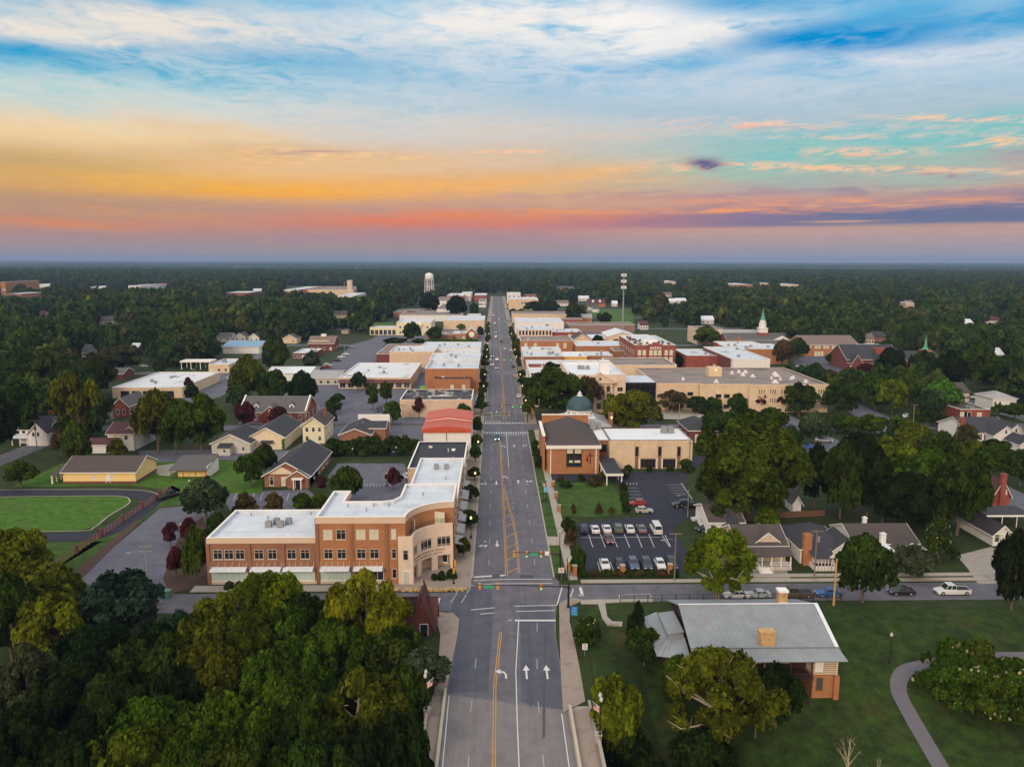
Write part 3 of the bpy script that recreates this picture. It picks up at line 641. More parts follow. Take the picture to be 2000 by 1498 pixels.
# parking stall lines
pk = MB()
for i in range(8):
 a, b = P(1166.5 + (i - 1) * 24.2 - 18, 1068), P(1159 + (i - 1) * 22.6 - 17, 1038)
for i, (xt, xb) in enumerate(((1149, 1158), (1172.5, 1182), (1196, 1206), (1219, 1230), (1243.5, 1254), (1267, 1278))): line(pk, (xt, 1043), (xb, 1069), .12)
line(pk, (1134, 1050), (1290, 1049), .12)
for i in range(6): line(pk, (1292.5 + i * 2.6, 1046.5 + i * 4.2), (1299 + i * 2.2, 1046.5 + i * 4.2), .14)
line(pk, (1292, 1045), (1307.5, 1067), .12); line(pk, (1299, 1045), (1309.5, 1067), .12)
for xt, xb in ((1167, 1173), (1192, 1199), (1216, 1224), (1240, 1249), (1265, 1276)): line(pk, (xt, 1097), (xb, 1117), .12)
for i in range(6): line(pk, (1213 + i * 3.0, 953 + i * 6.5), (1246 + i * 3.2, 953 + i * 6.5), .12)
line(pk, (1211, 946), (1232, 1000), .12)
for i in range(4): line(pk, (1304 + i * 3.5, 947 + i * 5.6), (1333 + i * 2.6, 947 + i * 5.6), .12)
for i in range(6): line(pk, (1212 + i * 6.2, 943), (1213 + i * 6.2, 947), .12)
line(pk, (1330, 943), (1352, 975), .14)
for i in range(9): line(pk, (463 + i * 17, 963), (455 + i * 17.5, 978), .1)
for i in range(9): line(pk, (712 + i * 6.5, 944), (709 + i * 6.5, 950), .1)
line(pk, (1209, 1162), (1269, 1160.5), .12); line(pk, (1209, 1162), (1211, 1170), .12); line(pk, (1269, 1160.5), (1272, 1166), .12)
struct('parking_stall_lines', pk, PAINTW).location.z = .012


# ------------------------------------------------------------------ building kit
FOOT = []        # footprints (x0, x1, y0, y1, h) that keep trees out
WCACHE = {}
WR = random.Random(4)
def window_meshes(w, h, nx_, ny, frame, glass, fw=0.09, sill=True):
 k = (round(w, 2), round(h, 2), nx_, ny, frame.name, glass.name, sill)
 if k in WCACHE: return WCACHE[k]
 f = MB(); d = .07
 f.box(-w / 2 - fw, -w / 2, -d, 0.02, -fw, h + fw); f.box(w / 2, w / 2 + fw, -d, 0.02, -fw, h + fw)
 f.box(-w / 2, w / 2, -d, .02, h, h + fw); f.box(-w / 2, w / 2, -d, .02, -fw, 0)
 for i in range(1, nx_):
  x = -w / 2 + w * i / nx_; f.box(x - fw * .35, x + fw * .35, -d * .9, .018, 0, h)
 for i in range(1, ny):
  z = h * i / ny if ny > 2 else h * .72;
  f.box(-w / 2, w / 2, -d * .86, .016, z - fw * .35, z + fw * .35)
 if sill: f.box(-w / 2 - fw - .06, w / 2 + fw + .06, -.16, .02, -fw - .09, -fw - .002)
 p = MB().face([(-w / 2, -.025, 0), (w / 2, -.025, 0), (w / 2, -.025, h), (-w / 2, -.025, h)])
 both = MB(); both.v = f.v + p.v; both.f = f.f + [tuple(i + len(f.v) for i in q) for q in p.f]; both.m = [0] * len(f.f) + [1]
 WCACHE[k] = (f.mesh('window_frame', frame), p.mesh('pane', glass), both.mesh('window', [frame, glass]))
 return WCACHE[k]
def win_at(parent, x, y, z, rot, w, h, nx_=1, ny=2, frame=None, glass=None, detail=True, name='window', sill=True):
 fm_, pm, bm_ = window_meshes(w, h, nx_, ny, frame or TRIM, glass or GLASS, sill=sill)
 if detail:
  o = ob(name, fm_, parent, (x, y, z), rot); ob('pane', pm, o)
 else: o = ob(name, bm_, parent, (x, y, z), rot)
 return o
def wins(t, w, d, spec, detail):
 """spec rows: (face, [fractions], z, width, height, nx, ny, frame, glass, name)"""
 for s in spec:
  face, fr, z, ww, hh = s[:5]; nx_ = s[5] if len(s) > 5 else 1; ny = s[6] if len(s) > 6 else 2
  fra = s[7] if len(s) > 7 else None; gl = s[8] if len(s) > 8 else None; nm = s[9] if len(s) > 9 else 'window'
  gl0 = gl
  if isinstance(fr, int): fr = [(i + .5) / fr for i in range(fr)]
  for f in fr:
   gl = gl0 or WR.choice((GLASS, GLASS, GLASS, GLASSG, GLASSG, BLIND))
   if face == 'F': win_at(t, -w / 2 + w * f, 0, z, 0, ww, hh, nx_, ny, fra, gl, detail, nm)
   elif face == 'R': win_at(t, w / 2, d * f, z, math.pi / 2, ww, hh, nx_, ny, fra, gl, detail, nm)
   elif face == 'L': win_at(t, -w / 2, d * f, z, -math.pi / 2, ww, hh, nx_, ny, fra, gl, detail, nm)
def unit_mb(mb, x, y, z, s=1.0):
 """rooftop air-conditioning unit: cabinet, feet, grille ribs, fan collar"""
 mb.box(x - .6 * s, x + .6 * s, y - .5 * s, y + .5 * s, z + .12, z + 1.25 * s)
 for i in range(5): mb.box(x - .63 * s, x + .63 * s, y - .53 * s, y + .53 * s, z + .25 * s + i * .2 * s, z + .31 * s + i * .2 * s)
 mb.box(x - .62 * s, x - .45 * s, y - .52 * s, y + .52 * s, z, z + .13); mb.box(x + .45 * s, x + .62 * s, y - .52 * s, y + .52 * s, z, z + .13)
 mb.lathe([(.42 * s, z + 1.25 * s), (.42 * s, z + 1.38 * s), (.34 * s, z + 1.38 * s), (.30 * s, z + 1.28 * s)], 12, x, y)
VENT = []
for k_ in range(4):
 m_ = MB()
 if k_ == 0: m_.lathe([(.12, 0), (.12, .6), (.22, .6), (.22, .75), (.05, .85)], 8)
 elif k_ == 1: m_.box(-.9, .9, -.6, .6, .15, 1.2); m_.box(-.8, -.6, -.6, .6, 0, .15); m_.box(.6, .8, -.6, .6, 0, .15); m_.lathe([(.4, 1.2), (.4, 1.32), (.3, 1.32)], 10)
 elif k_ == 2: m_.box(-.5, .5, -.5, .5, 0, .3); m_.slab((-.55, -.55, .3), (.55, -.55, .3), (.55, .55, .5), (-.55, .55, .5), .05)
 else: m_.box(-2.2, 2.2, -.18, .18, .2, .5); m_.box(-2.2, -1.9, -.18, .18, 0, .2); m_.box(1.9, 2.2, -.18, .18, 0, .2); m_.lathe([(.35, .5), (.35, .8), (.2, .9)], 8)
 VENT.append(m_.mesh('roof_vent', (GREYM, GREYM, WHITES, GREYM)[k_]))
def flat_poly(t, poly, h, wall, roof, par=0.5, cope=TRIM, name='wall', z0=-0.2, band=None):
 """flat-roofed mass on polygon (local, ccw): walls with a parapet, recessed roof, coping"""
 q = inset(poly, .3); n = len(poly); w = MB()
 for i in range(n):
  j = (i + 1) % n; (ax, ay), (bx, by) = poly[i], poly[j]; (cx_, cy_), (dx, dy) = q[i], q[j]
  w.face([(ax, ay, z0), (bx, by, z0), (bx, by, h), (ax, ay, h)])
  w.face([(dx, dy, h - par), (cx_, cy_, h - par), (cx_, cy_, h), (dx, dy, h)], 1)
  w.face([(ax, ay, h), (bx, by, h), (dx, dy, h), (cx_, cy_, h)])
 w.build(name, [wall, roof], t)
 r = MB().face([(x, y, h - par + .01) for x, y in q]); r.build('roof', roof, t)
 if cope is not None:
  o1 = inset(poly, -.06); o2 = inset(poly, .36); c = MB()
  for i in range(n):
   j = (i + 1) % n
   c.face([(*o1[i], h + .01), (*o1[j], h + .01), (*o1[j], h + .13), (*o1[i], h + .13)]); c.face([(*o1[i], h + .13), (*o1[j], h + .13), (*o2[j], h + .13), (*o2[i], h + .13)])
   c.face([(*o2[j], h + .01), (*o2[i], h + .01), (*o2[i], h + .13), (*o2[j], h + .13)]); c.face([(*o1[j], h + .01), (*o1[i], h + .01), (*o2[i], h + .01), (*o2[j], h + .01)])
  c.build('coping', cope, t)
 if band is not None:
  z1, z2, m = band; o1 = inset(poly, -.1); b = MB()
  for i in range(n):
   j = (i + 1) % n
   b.face([(*o1[i], z1), (*o1[j], z1), (*o1[j], z2), (*o1[i], z2)]); b.face([(*o1[i], z2), (*o1[j], z2), (*poly[j], z2), (*poly[i], z2)]); b.face([(*o1[j], z1), (*o1[i], z1), (*poly[i], z1), (*poly[j], z1)])
  b.build('cornice', m, t)
def frame_of(xl, xr, yf, yb, h):
 x0, y0 = P(xl, yf, h); x1, _ = P(xr, yf, h); _, y1 = P((xl + xr) / 2, yb, h)
 y0 = (y0 + P(xr, yf, h)[1]) / 2
 return x0, x1, y0, max(y1, y0 + 3)
def FB(label, xl, xr, yf, yb, h, wall, roof, spec=(), par=0.5, cope=TRIM, cat='building', name='flat_roof_building', units=(), band=None, detail=None, group=None, extra=None, world=None):
 x0, x1, y0, y1 = world or frame_of(xl, xr, yf, yb, h)
 w, d = x1 - x0, y1 - y0; t = thing(name, label, cat, ((x0 + x1) / 2, y0, 0), 0, group)
 flat_poly(t, [(-w / 2, 0), (w / 2, 0), (w / 2, d), (-w / 2, d)], h, wall, roof, par, cope, band=band)
 wins(t, w, d, spec, detail if detail is not None else y0 < 330)
 for u in units:
  mb = MB(); unit_mb(mb, -w / 2 + w * u[0], d * u[1], h - par, u[2] if len(u) > 2 else 1.0); mb.build('rooftop_unit', GREYM, t)
 FOOT.append((x0, x1, y0, y1, h))
 if y0 < 640 and w > 8:
  for _ in range(WR.randint(3, 7)): ob('roof_vent', VENT[WR.randrange(4)], t, (WR.uniform(-.4, .4) * w, WR.uniform(.12, .88) * d, h - par), WR.choice((0, 1.57)))
 if extra: extra(t, w, d, h)
 return t, w, d
def gable_mb(wmb, rmb, tmb, x0, x1, y0, y1, hw, hr, axis_, over=.45, z0=-.2, th=.18):
 xm, ym = (x0 + x1) / 2, (y0 + y1) / 2; o = over
 if axis_ == 'y':      # ridge runs away from the camera: gable wall in front
  for y in (y0, y1):
   f = [(x0, y, z0), (x1, y, z0), (x1, y, hw), (xm, y, hr), (x0, y, hw)]; wmb.face(f if y == y0 else f[::-1])
  wmb.face([(x1, y0, z0), (x1, y1, z0), (x1, y1, hw), (x1, y0, hw)]); wmb.face([(x0, y1, z0), (x0, y0, z0), (x0, y0, hw), (x0, y1, hw)])
  k = (hr - hw) / (xm - x0); e = hw - k * o + .06
  rmb.slab((x0 - o, y0 - o, e), (xm, y0 - o, hr + .06), (xm, y1 + o, hr + .06), (x0 - o, y1 + o, e), th)
  rmb.slab((xm, y0 - o, hr + .06), (x1 + o, y0 - o, e), (x1 + o, y1 + o, e), (xm, y1 + o, hr + .06), th)
  if tmb is not None:
   for a, b in (((x0 - o, e), (xm, hr + .06)), ((xm, hr + .06), (x1 + o, e))):
    for y in (y0 - o - .06, y1 + o + .0):
     q = [(a[0], y, a[1] - .26), (b[0], y, b[1] - .26), (b[0], y, b[1] + .02), (a[0], y, a[1] + .02)]
     tmb.loft([q, [(p[0], p[1] + .06, p[2]) for p in q]])
   tmb.box(x0 - o - .09, x0 - o - .003, y0 - o, y1 + o, e - .22, e + .01); tmb.box(x1 + o + .003, x1 + o + .09, y0 - o, y1 + o, e - .22, e + .01)
 else:
  for x in (x0, x1):
   f = [(x, y0, z0), (x, y0, hw), (x, ym, hr), (x, y1, hw), (x, y1, z0)]; wmb.face(f if x == x0 else f[::-1])
  wmb.face([(x0, y0, z0), (x1, y0, z0), (x1, y0, hw), (x0, y0, hw)]); wmb.face([(x1, y1, z0), (x0, y1, z0), (x0, y1, hw), (x1, y1, hw)])
  k = (hr - hw) / (ym - y0); e = hw - k * o + .06
  rmb.slab((x0 - o, y0 - o, e), (x1 + o, y0 - o, e), (x1 + o, ym, hr + .06), (x0 - o, ym, hr + .06), th)
  rmb.slab((x0 - o, ym, hr + .06), (x1 + o, ym, hr + .06), (x1 + o, y1 + o, e), (x0 - o, y1 + o, e), th)
  if tmb is not None:
   for a, b in (((y0 - o, e), (ym, hr + .06)), ((ym, hr + .06), (y1 + o, e))):
    for x in (x0 - o - .06, x1 + o):
     q = [(x, a[0], a[1] - .26), (x, b[0], b[1] - .26), (x, b[0], b[1] + .02), (x, a[0], a[1] + .02)]
     tmb.loft([q, [(p[0] + .06, p[1], p[2]) for p in q]])
   tmb.box(x0 - o, x1 + o, y0 - o - .09, y0 - o - .003, e - .22, e + .01); tmb.box(x0 - o, x1 + o, y1 + o + .003, y1 + o + .09, e - .22, e + .01)
def hip_mb(wmb, rmb, tmb, x0, x1, y0, y1, hw, hr, over=.45, z0=-.2):
 w, d = x1 - x0, y1 - y0; o = over
 wmb.box(x0, x1, y0, y1, z0, hw)
 X0, X1, Y0, Y1 = x0 - o, x1 + o, y0 - o, y1 + o; e = hw + .02
 if w >= d: a, b = ((X0 + (Y1 - Y0) / 2), (Y0 + Y1) / 2), ((X1 - (Y1 - Y0) / 2), (Y0 + Y1) / 2)
 else: a, b = ((X0 + X1) / 2, Y0 + (X1 - X0) / 2), ((X0 + X1) / 2, Y1 - (X1 - X0) / 2)
 A, B = (*a, hr), (*b, hr); c = [(X0, Y0, e), (X1, Y0, e), (X1, Y1, e), (X0, Y1, e)]
 if w >= d:
  rmb.face([c[0], c[1], B, A]); rmb.face([c[2], c[3], A, B]); rmb.face([c[1], c[2], B]); rmb.face([c[3], c[0], A])
 else:
  rmb.face([c[0], c[1], A]); rmb.face([c[2], c[3], B]); rmb.face([c[1], c[2], B, A]); rmb.face([c[3], c[0], A, B])
 rmb.face(c[::-1])
 if tmb is not None:
  tmb.box(X0 - .05, X1 + .05, Y0 - .05, Y0, e - .22, e + .03); tmb.box(X0 - .05, X1 + .05, Y1, Y1 + .05, e - .22, e + .03)
  tmb.box(X0 - .05, X0, Y0, Y1, e - .22, e + .03); tmb.box(X1, X1 + .05, Y0, Y1, e - .22, e + .03)
def chimney(t, x, y, z0, z1, m=BRICKR, s=.5):
 c = MB(); c.box(x - s, x + s, y - s * .8, y + s * .8, z0, z1); c.box(x - s - .08, x + s + .08, y - s * .8 - .08, y + s * .8 + .08, z1, z1 + .18); c.box(x - s * .5, x + s * .5, y - s * .4, y + s * .4, z1 + .18, z1 + .4)
 return c.build('chimney', m, t)
def door(t, x, y, z, rot=0, w=1.0, h=2.1, m=WOODB):
 f = MB(); f.box(-w / 2 - .1, -w / 2, -.08, .02, 0, h + .1); f.box(w / 2, w / 2 + .1, -.08, .02, 0, h + .1); f.box(-w / 2, w / 2, -.08, .02, h, h + .1)
 f.box(-w / 2, w / 2, -.05, .01, 0, h, 1); f.box(w * .32, w * .40, -.11, -.05, h * .45, h * .49, 2)
 return f.build('door', [TRIM, m, GREYM], t, (x, y, z), rot)
def GH(label, x0, x1, yb, d, hw, hr, ax, wall, roof, spec=(), cat='house', name='house', over=.45, trim=TRIM, extra=None, detail=None, rot=0, group=None, xy=None):
 """gabled or hipped house; x0..x1 photo columns of the front wall at ground row yb (or xy = world x0, x1, y0)"""
 if xy: X0, X1, Y0 = xy
 else: X0, Y0 = P(x0, yb); X1 = P(x1, yb)[0]
 w = X1 - X0; t = thing(name, label, cat, ((X0 + X1) / 2, Y0, 0), R_(rot), group)
 a, b, c = MB(), MB(), MB()
 if ax == 'hip': hip_mb(a, b, c, -w / 2, w / 2, 0, d, hw, hr, over)
 else: gable_mb(a, b, c, -w / 2, w / 2, 0, d, hw, hr, ax, over)
 a.build('wall', wall, t); b.build('roof', roof, t)
 if trim is not None: c.build('trim', trim, t)
 wins(t, w, d, spec, detail if detail is not None else Y0 < 300)
 FOOT.append((X0, X1, Y0, Y0 + d, hr))
 if extra: extra(t, w, d)
 return t, w, d

# ------------------------------------------------------------------ the big curved-corner brick building
def hero():
 HX, HY = -53.7, 139.45
 t = thing('office_building', 'large L-shaped brick office building with white roofs, cream cornice and curved cream corner entrance', 'building', (-31, HY, 0))
 L = lambda pts: [(x + 31, y - HY) for x, y in pts]
 XA, XB, XC = -53.7, -33.45, -8.4
 FOOT.append((XA, XC, 139, 200, 12))
 # two-storey wing
 lowp = L([(XA, HY), (XB, HY), (XB, 155.85), (XA, 155.85)]); flat_poly(t, lowp, 9.0, BRICK, ROOFW, .55, TRIM, band=(8.0, 8.95, BAND))
 # three-storey main part with the concave corner
 arc = [(-8.5 - 8.45 * math.cos(a), HY + 9.2 * math.sin(a)) for a in [R_(90 * i / 16) for i in range(17)]]
 mainp = L([(XB, HY + .003), *arc, (-8.4, HY + 9.2), (-8.4, 161.2), (-19.3, 161.0), (-19.3, 152.2), (-20.5, 149.8), (-22.5, 149.0), (-30.0, 149.0), (-30.0, 156.1), (XB, 156.1)])
 flat_poly(t, mainp, 12.9, BRICKO, ROOFW, .6, TRIM, band=(11.75, 12.85, BAND), name='wall')
 # rear wing along the street
 rear = L([(-19.7, 161.25), (-8.45, 161.25), (-8.45, 198.2), (-19.7, 198.2)]); flat_poly(t, rear, 9.0, BRICK, ROOFW, .5, TRIM, band=(8.1, 8.95, BAND))
 # lower storeys read redder: separate brick base course below the upper brick
 for x in (-53.6, -46.0, -39.7, -33.3, -26.9, -20.4):
  bs = MB(); bs.box(x + 31 - .3, x + 31 + .3, -.22, .05, 0, 8.0 if x < -34 else 11.75); bs.build('pilaster', BRICK, t)
 fr, gl = WFRAME, GLASS
 yw = 0
 def W(x, z, w, h, nx_=2, ny=2, g=None): win_at(t, x + 31, -.0, z, 0, w, h, nx_, ny, fr, g or gl)
 for x in (-51.8, -49.75, -47.7, -44.2, -41.7, -38.15, -35.65): W(x, 5.0, 1.5, 1.7)
 for x in (-31.3, -28.85, -25.2, -22.75): W(x, 5.0, 1.5, 1.7)
 for x, g in ((-31.3, BLIND), (-28.85, None), (-25.2, BLIND), (-22.75, BLIND)): W(x, 8.75, 1.6, 1.75, 2, 2, g)
 W(-19.1, 8.75, .8, 1.8, 1, 2, BLIND); W(-19.1, 5.0, .7, 1.7, 1, 2); W(-19.1, 1.1, .7, 1.7, 1, 1)
 # shop fronts under sloping glass canopies
 for x, w, n, g in ((-49.8, 6.6, 6, SHOPG), (-42.9, 5.6, 5, SHOPG), (-36.9, 5.6, 5, SHOPG), (-30.1, 5.4, 5, SHOPG), (-23.9, 5.4, 5, GLASS)):
  o = win_at(t, x + 31, 0, .75, 0, w, 1.95, n, 1, TRIM, g, True, 'shop_window')
  c = MB(); c.slab((-w / 2, -1.5, 0), (w / 2, -1.5, 0), (w / 2, -.02, .42), (-w / 2, -.02, .42), .05)
  for i in range(6):
   xx = -w / 2 + w * i / 5; c.tube((xx, -1.3, .05), (xx, 0, 1.35), .025, n=4); c.box(xx - .04, xx + .04, -1.5, -.02, .02, .06)
  c.build('canopy', METW, t, (x + 31, 0, 3.0))
 sb = MB(); sb.box(XA + 31, -20.4 + 31, -.12, .0, 0, .62); sb.build('plinth', CREAM, t)
 # street side: awnings and windows
 for i, y in enumerate((166, 171.5, 177, 182.5, 188, 193.5)):
  win_at(t, -8.45 + 31, y - HY, 5.2, math.pi / 2, 1.6, 1.8, 2, 2, fr, gl); win_at(t, -8.45 + 31, y - HY, .7, math.pi / 2, 3.2, 2.2, 3, 1, fr, gl)
 for i, y in enumerate((151.2, 155.2, 159.2)):
  win_at(t, -8.4 + 31, y - HY, 9.0, math.pi / 2, 1.5, 1.7, 2, 2, fr, gl); win_at(t, -8.4 + 31, y - HY, 5.2, math.pi / 2, 1.5, 1.7, 2, 2, fr, gl)
 for y0, y1 in ((150.5, 155.5), (157, 163), (164.5, 171), (172.5, 179), (180.5, 188), (189.5, 196.5)):
  c = MB(); c.slab((0.02, y0 - HY, 3.75), (1.75, y0 - HY, 3.35), (1.75, y1 - HY, 3.35), (0.02, y1 - HY, 3.75), .06)
  n = int((y1 - y0) / .55)
  for i in range(n + 1):
   y = y0 - HY + (y1 - y0) * i / n; c.box(.02, 1.75, y - .03, y + .03, 3.42, 3.46)
  c.build('awning', METGY, t, (-8.4 + 31, 0, 0))
 # cream curved entrance block in front of the corner, terrace on top
 cx, cy, r = -8.5, 139.3, 7.0
 sub = [R_(90 * i / 24) for i in range(25)]
 def A(a, rad): return (cx - rad * math.cos(a) + 31, cy + rad * math.sin(a) - HY)
 z1 = 9.3
 fl = MB()    # flat face left of the arc
 fl.box(-18.25 + 31, cx - r + 31 - .003, -.75, cy - HY, 0, z1)
 pw = MB()
 ops = [(4, 22, 1, 3), (32, 56, 1, 3), (64, 88, 1, 3)]
 # curved wall with real openings: strips between angles
 cuts = [0, 4, 22, 32, 56, 64, 88, 90]
 def strip(a0, a1, za, zb, rr=r, th=.4):
  n = max(1, int((a1 - a0) / 4)); k = [R_(a0 + (a1 - a0) * i / n) for i in range(n + 1)]
  secs = []
  for a in k:
   p, q = A(a, rr), A(a, rr + th); secs.append([(*p, za), (*q, za), (*q, zb), (*p, zb)])
  pw.loft([s_[::-1] for s_ in secs])
 for a0, a1 in ((0, 6), (22, 33), (55, 65), (86, 90)): strip(a0, a1, 0, z1)
 for a0, a1 in ((6, 22), (33, 55), (65, 86)):
  strip(a0, a1, 2.95, 4.75); strip(a0, a1, 6.75, z1)
 fl.v and fl.build('entrance_pier', CREAM, t); pw.build('entrance_wall', CREAM, t)
 # recessed ground-floor wall + doors, first floor glazing
 rec = MB()
 secs = []
 for a in sub:
  p, q = A(a, r + 1.75), A(a, r + 1.95); secs.append([(*q, 0), (*p, 0), (*p, 4.6), (*q, 4.6)])
 rec.loft(secs); rec.build('recessed_wall', PINK, t)
 for a0, a1, n in ((6, 22, 3), (33, 55, 3), (65, 86, 3)):
  gmb = MB(); fmb = MB(); k = [R_(a0 + (a1 - a0) * i / 6) for i in range(7)]
  gmb.loft([[(*A(a, r + .22), 4.75), (*A(a, r + .3), 4.75), (*A(a, r + .3), 6.75), (*A(a, r + .22), 6.75)][::-1] for a in k])
  for i in range(n + 1):
   a = R_(a0 + (a1 - a0) * i / n); p = A(a, r + .12); fmb.box(p[0] - .05, p[0] + .05, p[1] - .05, p[1] + .05, 4.75, 6.75)
  for z in (4.78, 5.1, 6.4, 6.7): fmb.loft([[(*A(a, r + .08), z), (*A(a, r + .2), z), (*A(a, r + .2), z + .07), (*A(a, r + .08), z + .07)][::-1] for a in k])
  o = fmb.build('window', WFRAME, t); gmb.build('pane', GLASS, o)
 for a, w in ((76, 1.9), (76, 1.9)):
  pass
 p = A(R_(76), r + 1.72); win_at(t, p[0], p[1], .9, R_(-14), 1.9, 1.7, 2, 1, TRIM, GLASS)
 p = A(R_(42), r + 1.72); door(t, p[0], p[1], 0, R_(-48), 1.1, 2.4, GLASS)
 win_at(t, -16.85 + 31, -.75, 4.95, 0, .8, 1.75, 1, 2, WFRAME, GLASS)
 door(t, -16.8 + 31, -.75, 0, 0, 1.2, 2.6, GREYS)
 # terrace floor + railing
 te = MB(); te.face([(*A(a, r + .38), z1 - .55) for a in sub][::-1] + [(*A(a, r + 2.1), z1 - .55) for a in sub]); te.build('terrace', ROOFG, t)
 rl = MB()
 for a0_, a1_ in zip(sub[:-1], sub[1:]):
  for z in (z1 + .45, z1 + .85): rl.tube((*A(a0_, r + .55), z), (*A(a1_, r + .55), z), .03, n=4)
  rl.tube((*A(a0_, r + .55), z1), (*A(a0_, r + .55), z1 + .85), .025, n=4)
 rl.build('railing', BLACKM, t)
 win_at(t, *A(R_(30), r + 1.6)[:2], 8.75, R_(-60), 1.7, 2.3, 2, 1, TRIM, BLIND); win_at(t, *A(R_(72), r + 1.62)[:2], 8.9, R_(-18), 2.0, 2.2, 2, 2, TRIM, BLIND)
 # lettering on the curve, letter by letter
 def arc_text(s, a0, a1, z, size):
  c = bpy.data.curves.new('letters', 'FONT'); c.body = s; c.size = size; c.extrude = .02; c.space_character = 1.25
  o = bpy.data.objects.new('letters_tmp', c); col.objects.link(o); bpy.context.view_layer.update()
  me = bpy.data.meshes.new_from_object(o.evaluated_get(bpy.context.evaluated_depsgraph_get())); bpy.data.objects.remove(o)
  xs = [v.co.x for v in me.vertices]; lo, hi = min(xs), max(xs)
  for v in me.vertices:
   f = (v.co.x - lo) / (hi - lo); a = R_(a0 + (a1 - a0) * f); pr = A(a, r - .03 - v.co.z)
   v.co = Vector((pr[0], pr[1], z + v.co.y))
  me.materials.append(mat('dark_bronze_letters', (0.06, 0.03, 0.02), var=0, rough=.5)); ob('lettering', me, t)
 arc_text('ONE EAST MARKET STREET', 8, 78, 4.02, .50); arc_text('OFFICE  RESIDENTIAL  RETAIL', 12, 73, 3.42, .34)
 for x, y, z in ((-44.5, 147.2, 8.45), (-43.4, 148.8, 8.45), (-42.2, 147.2, 8.45), (-41.0, 148.8, 8.45), (-35.3, 149.0, 8.45), (-34.7, 150.6, 8.45), (-14.9, 189.5, 8.5), (-12.4, 189.5, 8.5)):
  mb = MB(); unit_mb(mb, x + 31, y - HY, z, .95); mb.build('rooftop_unit', GREYM, t)
 pv = MB()
 for x, y, z in ((-50, 154, 8.45), (-46, 152, 8.45), (-38, 154.5, 8.45), (-25, 145, 12.3), (-15, 155, 12.3), (-29, 147.5, 12.3), (-24, 147.8, 12.3), (-21, 147.8, 12.3), (-12, 180, 8.5)):
  pv.lathe([(.12, z), (.12, z + .5), (.2, z + .5), (.2, z + .62)], 8, x + 31, y - HY)
 pv.build('roof_vent', GREYM, t)
hero()

# ------------------------------------------------------------------ left side of the main street
def black_extra(t, w, d, h):
 v = MB()
 for x, y in ((-3, 3), (-1.2, 2.2), (1.6, 2.4), (2.6, 1.6), (3.4, 2.8), (2.2, 20)): v.lathe([(.13, h - .5), (.13, h + .35), (.22, h + .35), (.22, h + .5)], 8, x, y)
 v.build('roof_vent', WHITES, t)
FB('single-storey building with black felt roof between white-roofed brick wing and red-roofed building', 800, 914, 904.5, 862.7, 5.0, PINK, ROOFB, (('R', 4, .8, 3.2, 2.2, 3, 1),), extra=black_extra, world=(-23.7, -8.7, 203.0, 234.0))
def red_roof():
 x0, y0 = P(825, 838, 7.2); x1 = P(919, 838, 7.2)[0]
 w = x1 - x0; t = thing('gabled_commercial_building', 'white commercial building with bright red stepped metal roof', 'building', ((x0 + x1) / 2, y0, 0))
 D = P(878, 797, 9.0)[1] - y0; m = D * .45
 a, b = MB(), MB()
 gable_mb(a, b, None, -w / 2, w / 2, 0, m, 7.2, 8.1, 'y', .25, th=.3); a.box(-w / 2 + .004, w / 2 - .004, m, D, -.2, 7.6)
 gable_mb(MB(), b, None, -w / 2, w / 2, m + .02, D, 7.9, 8.9, 'y', .25, th=.3)
 for y in (m + .02, D): a.face([(-w / 2, y, 7.6), (w / 2, y, 7.6), (w / 2, y, 7.9), (0, y, 8.85), (-w / 2, y, 7.9)])
 n = 22
 for i in range(1, n):
  x = -w / 2 + w * i / n; z = 8.16 - abs(x) / (w / 2) * .9
  b.box(x - .03, x + .03, -.2, m, z + .0, z + .07)
 a.build('wall', WHITES, t); b.build('roof', METR, t)
 f = MB(); f.box(-w / 2 - .3, w / 2 + .3, -.42, -.26, 6.1, 7.05); f.prism([(-w / 2 - .2, -.41), (w / 2 + .2, -.41), (w / 2 + .2, -.27), (-w / 2 - .2, -.27)], 7.051, 7.2); f.loft([[(-w / 2, yy, 7.2), (w / 2, yy, 7.2), (0, yy, 8.1)] for yy in (-.4, -.28)]); f.build('fascia', METR, t)
 p = MB(); p.box(-.1, .1, -.12, 0, 0, 6.1); p.box(-w / 2, -w / 2 + .2, -.12, 0, 0, 6.1); p.build('downpipe', WOODB, t)
 for y in (4, 9, 14, 19): win_at(t, w / 2, y, .6, math.pi / 2, 3, 2.3, 3, 1, TRIM, GLASS)
 FOOT.append((x0, x1, y0, y0 + D, 9))
red_roof()
FB('cream commercial building with black roof blotched by pale patches', 781, 922, 781, 761, 6.8, PINK, ROOFP, (('R', 3, .8, 3, 2.2, 3, 1),), units=((.2, .5), (.7, .6)), par=.6)
FB('two-storey orange brick back building with two white shuttered windows', 848, 918, 740, 733, 7.6, BRICKO, ROOFB, (('F', [.5, .82], 2.6, 1.6, 2.4, 1, 1, WOODB, BLIND),), par=.4, cope=BRICKD)
FB('tall orange brick store block with white coping line and white roof', 830, 934, 720, 702, 11.2, BRICKO, ROOFW, (('R', 6, 6.0, 1.2, 2, 1, 2), ('R', 5, .6, 3.2, 2.4, 3, 1)), units=((.3, .6), (.6, .5)), par=1.4)
FB('white-roofed brick store with dark triangular parapet shadow beside main street', 838, 937, 703, 690, 9.6, BRICKO, ROOFW, (('R', 4, .6, 3, 2.4, 3, 1),), units=((.5, .5),), par=.6)
FB('low white-roofed store in the left row of shops', 868, 937, 691, 684, 8.6, WHITES, ROOFW, (('R', 3, .6, 3, 2.4, 3, 1),), par=.6)
def ribs(t, w, d, h):
 r = MB()
 for i in range(31):
  x = -w / 2 + w * (.0 + i / 30); r.box(x - .14, x + .14, -.16, .0, .4, h - .6)
 r.build('rib', CREAM, t)
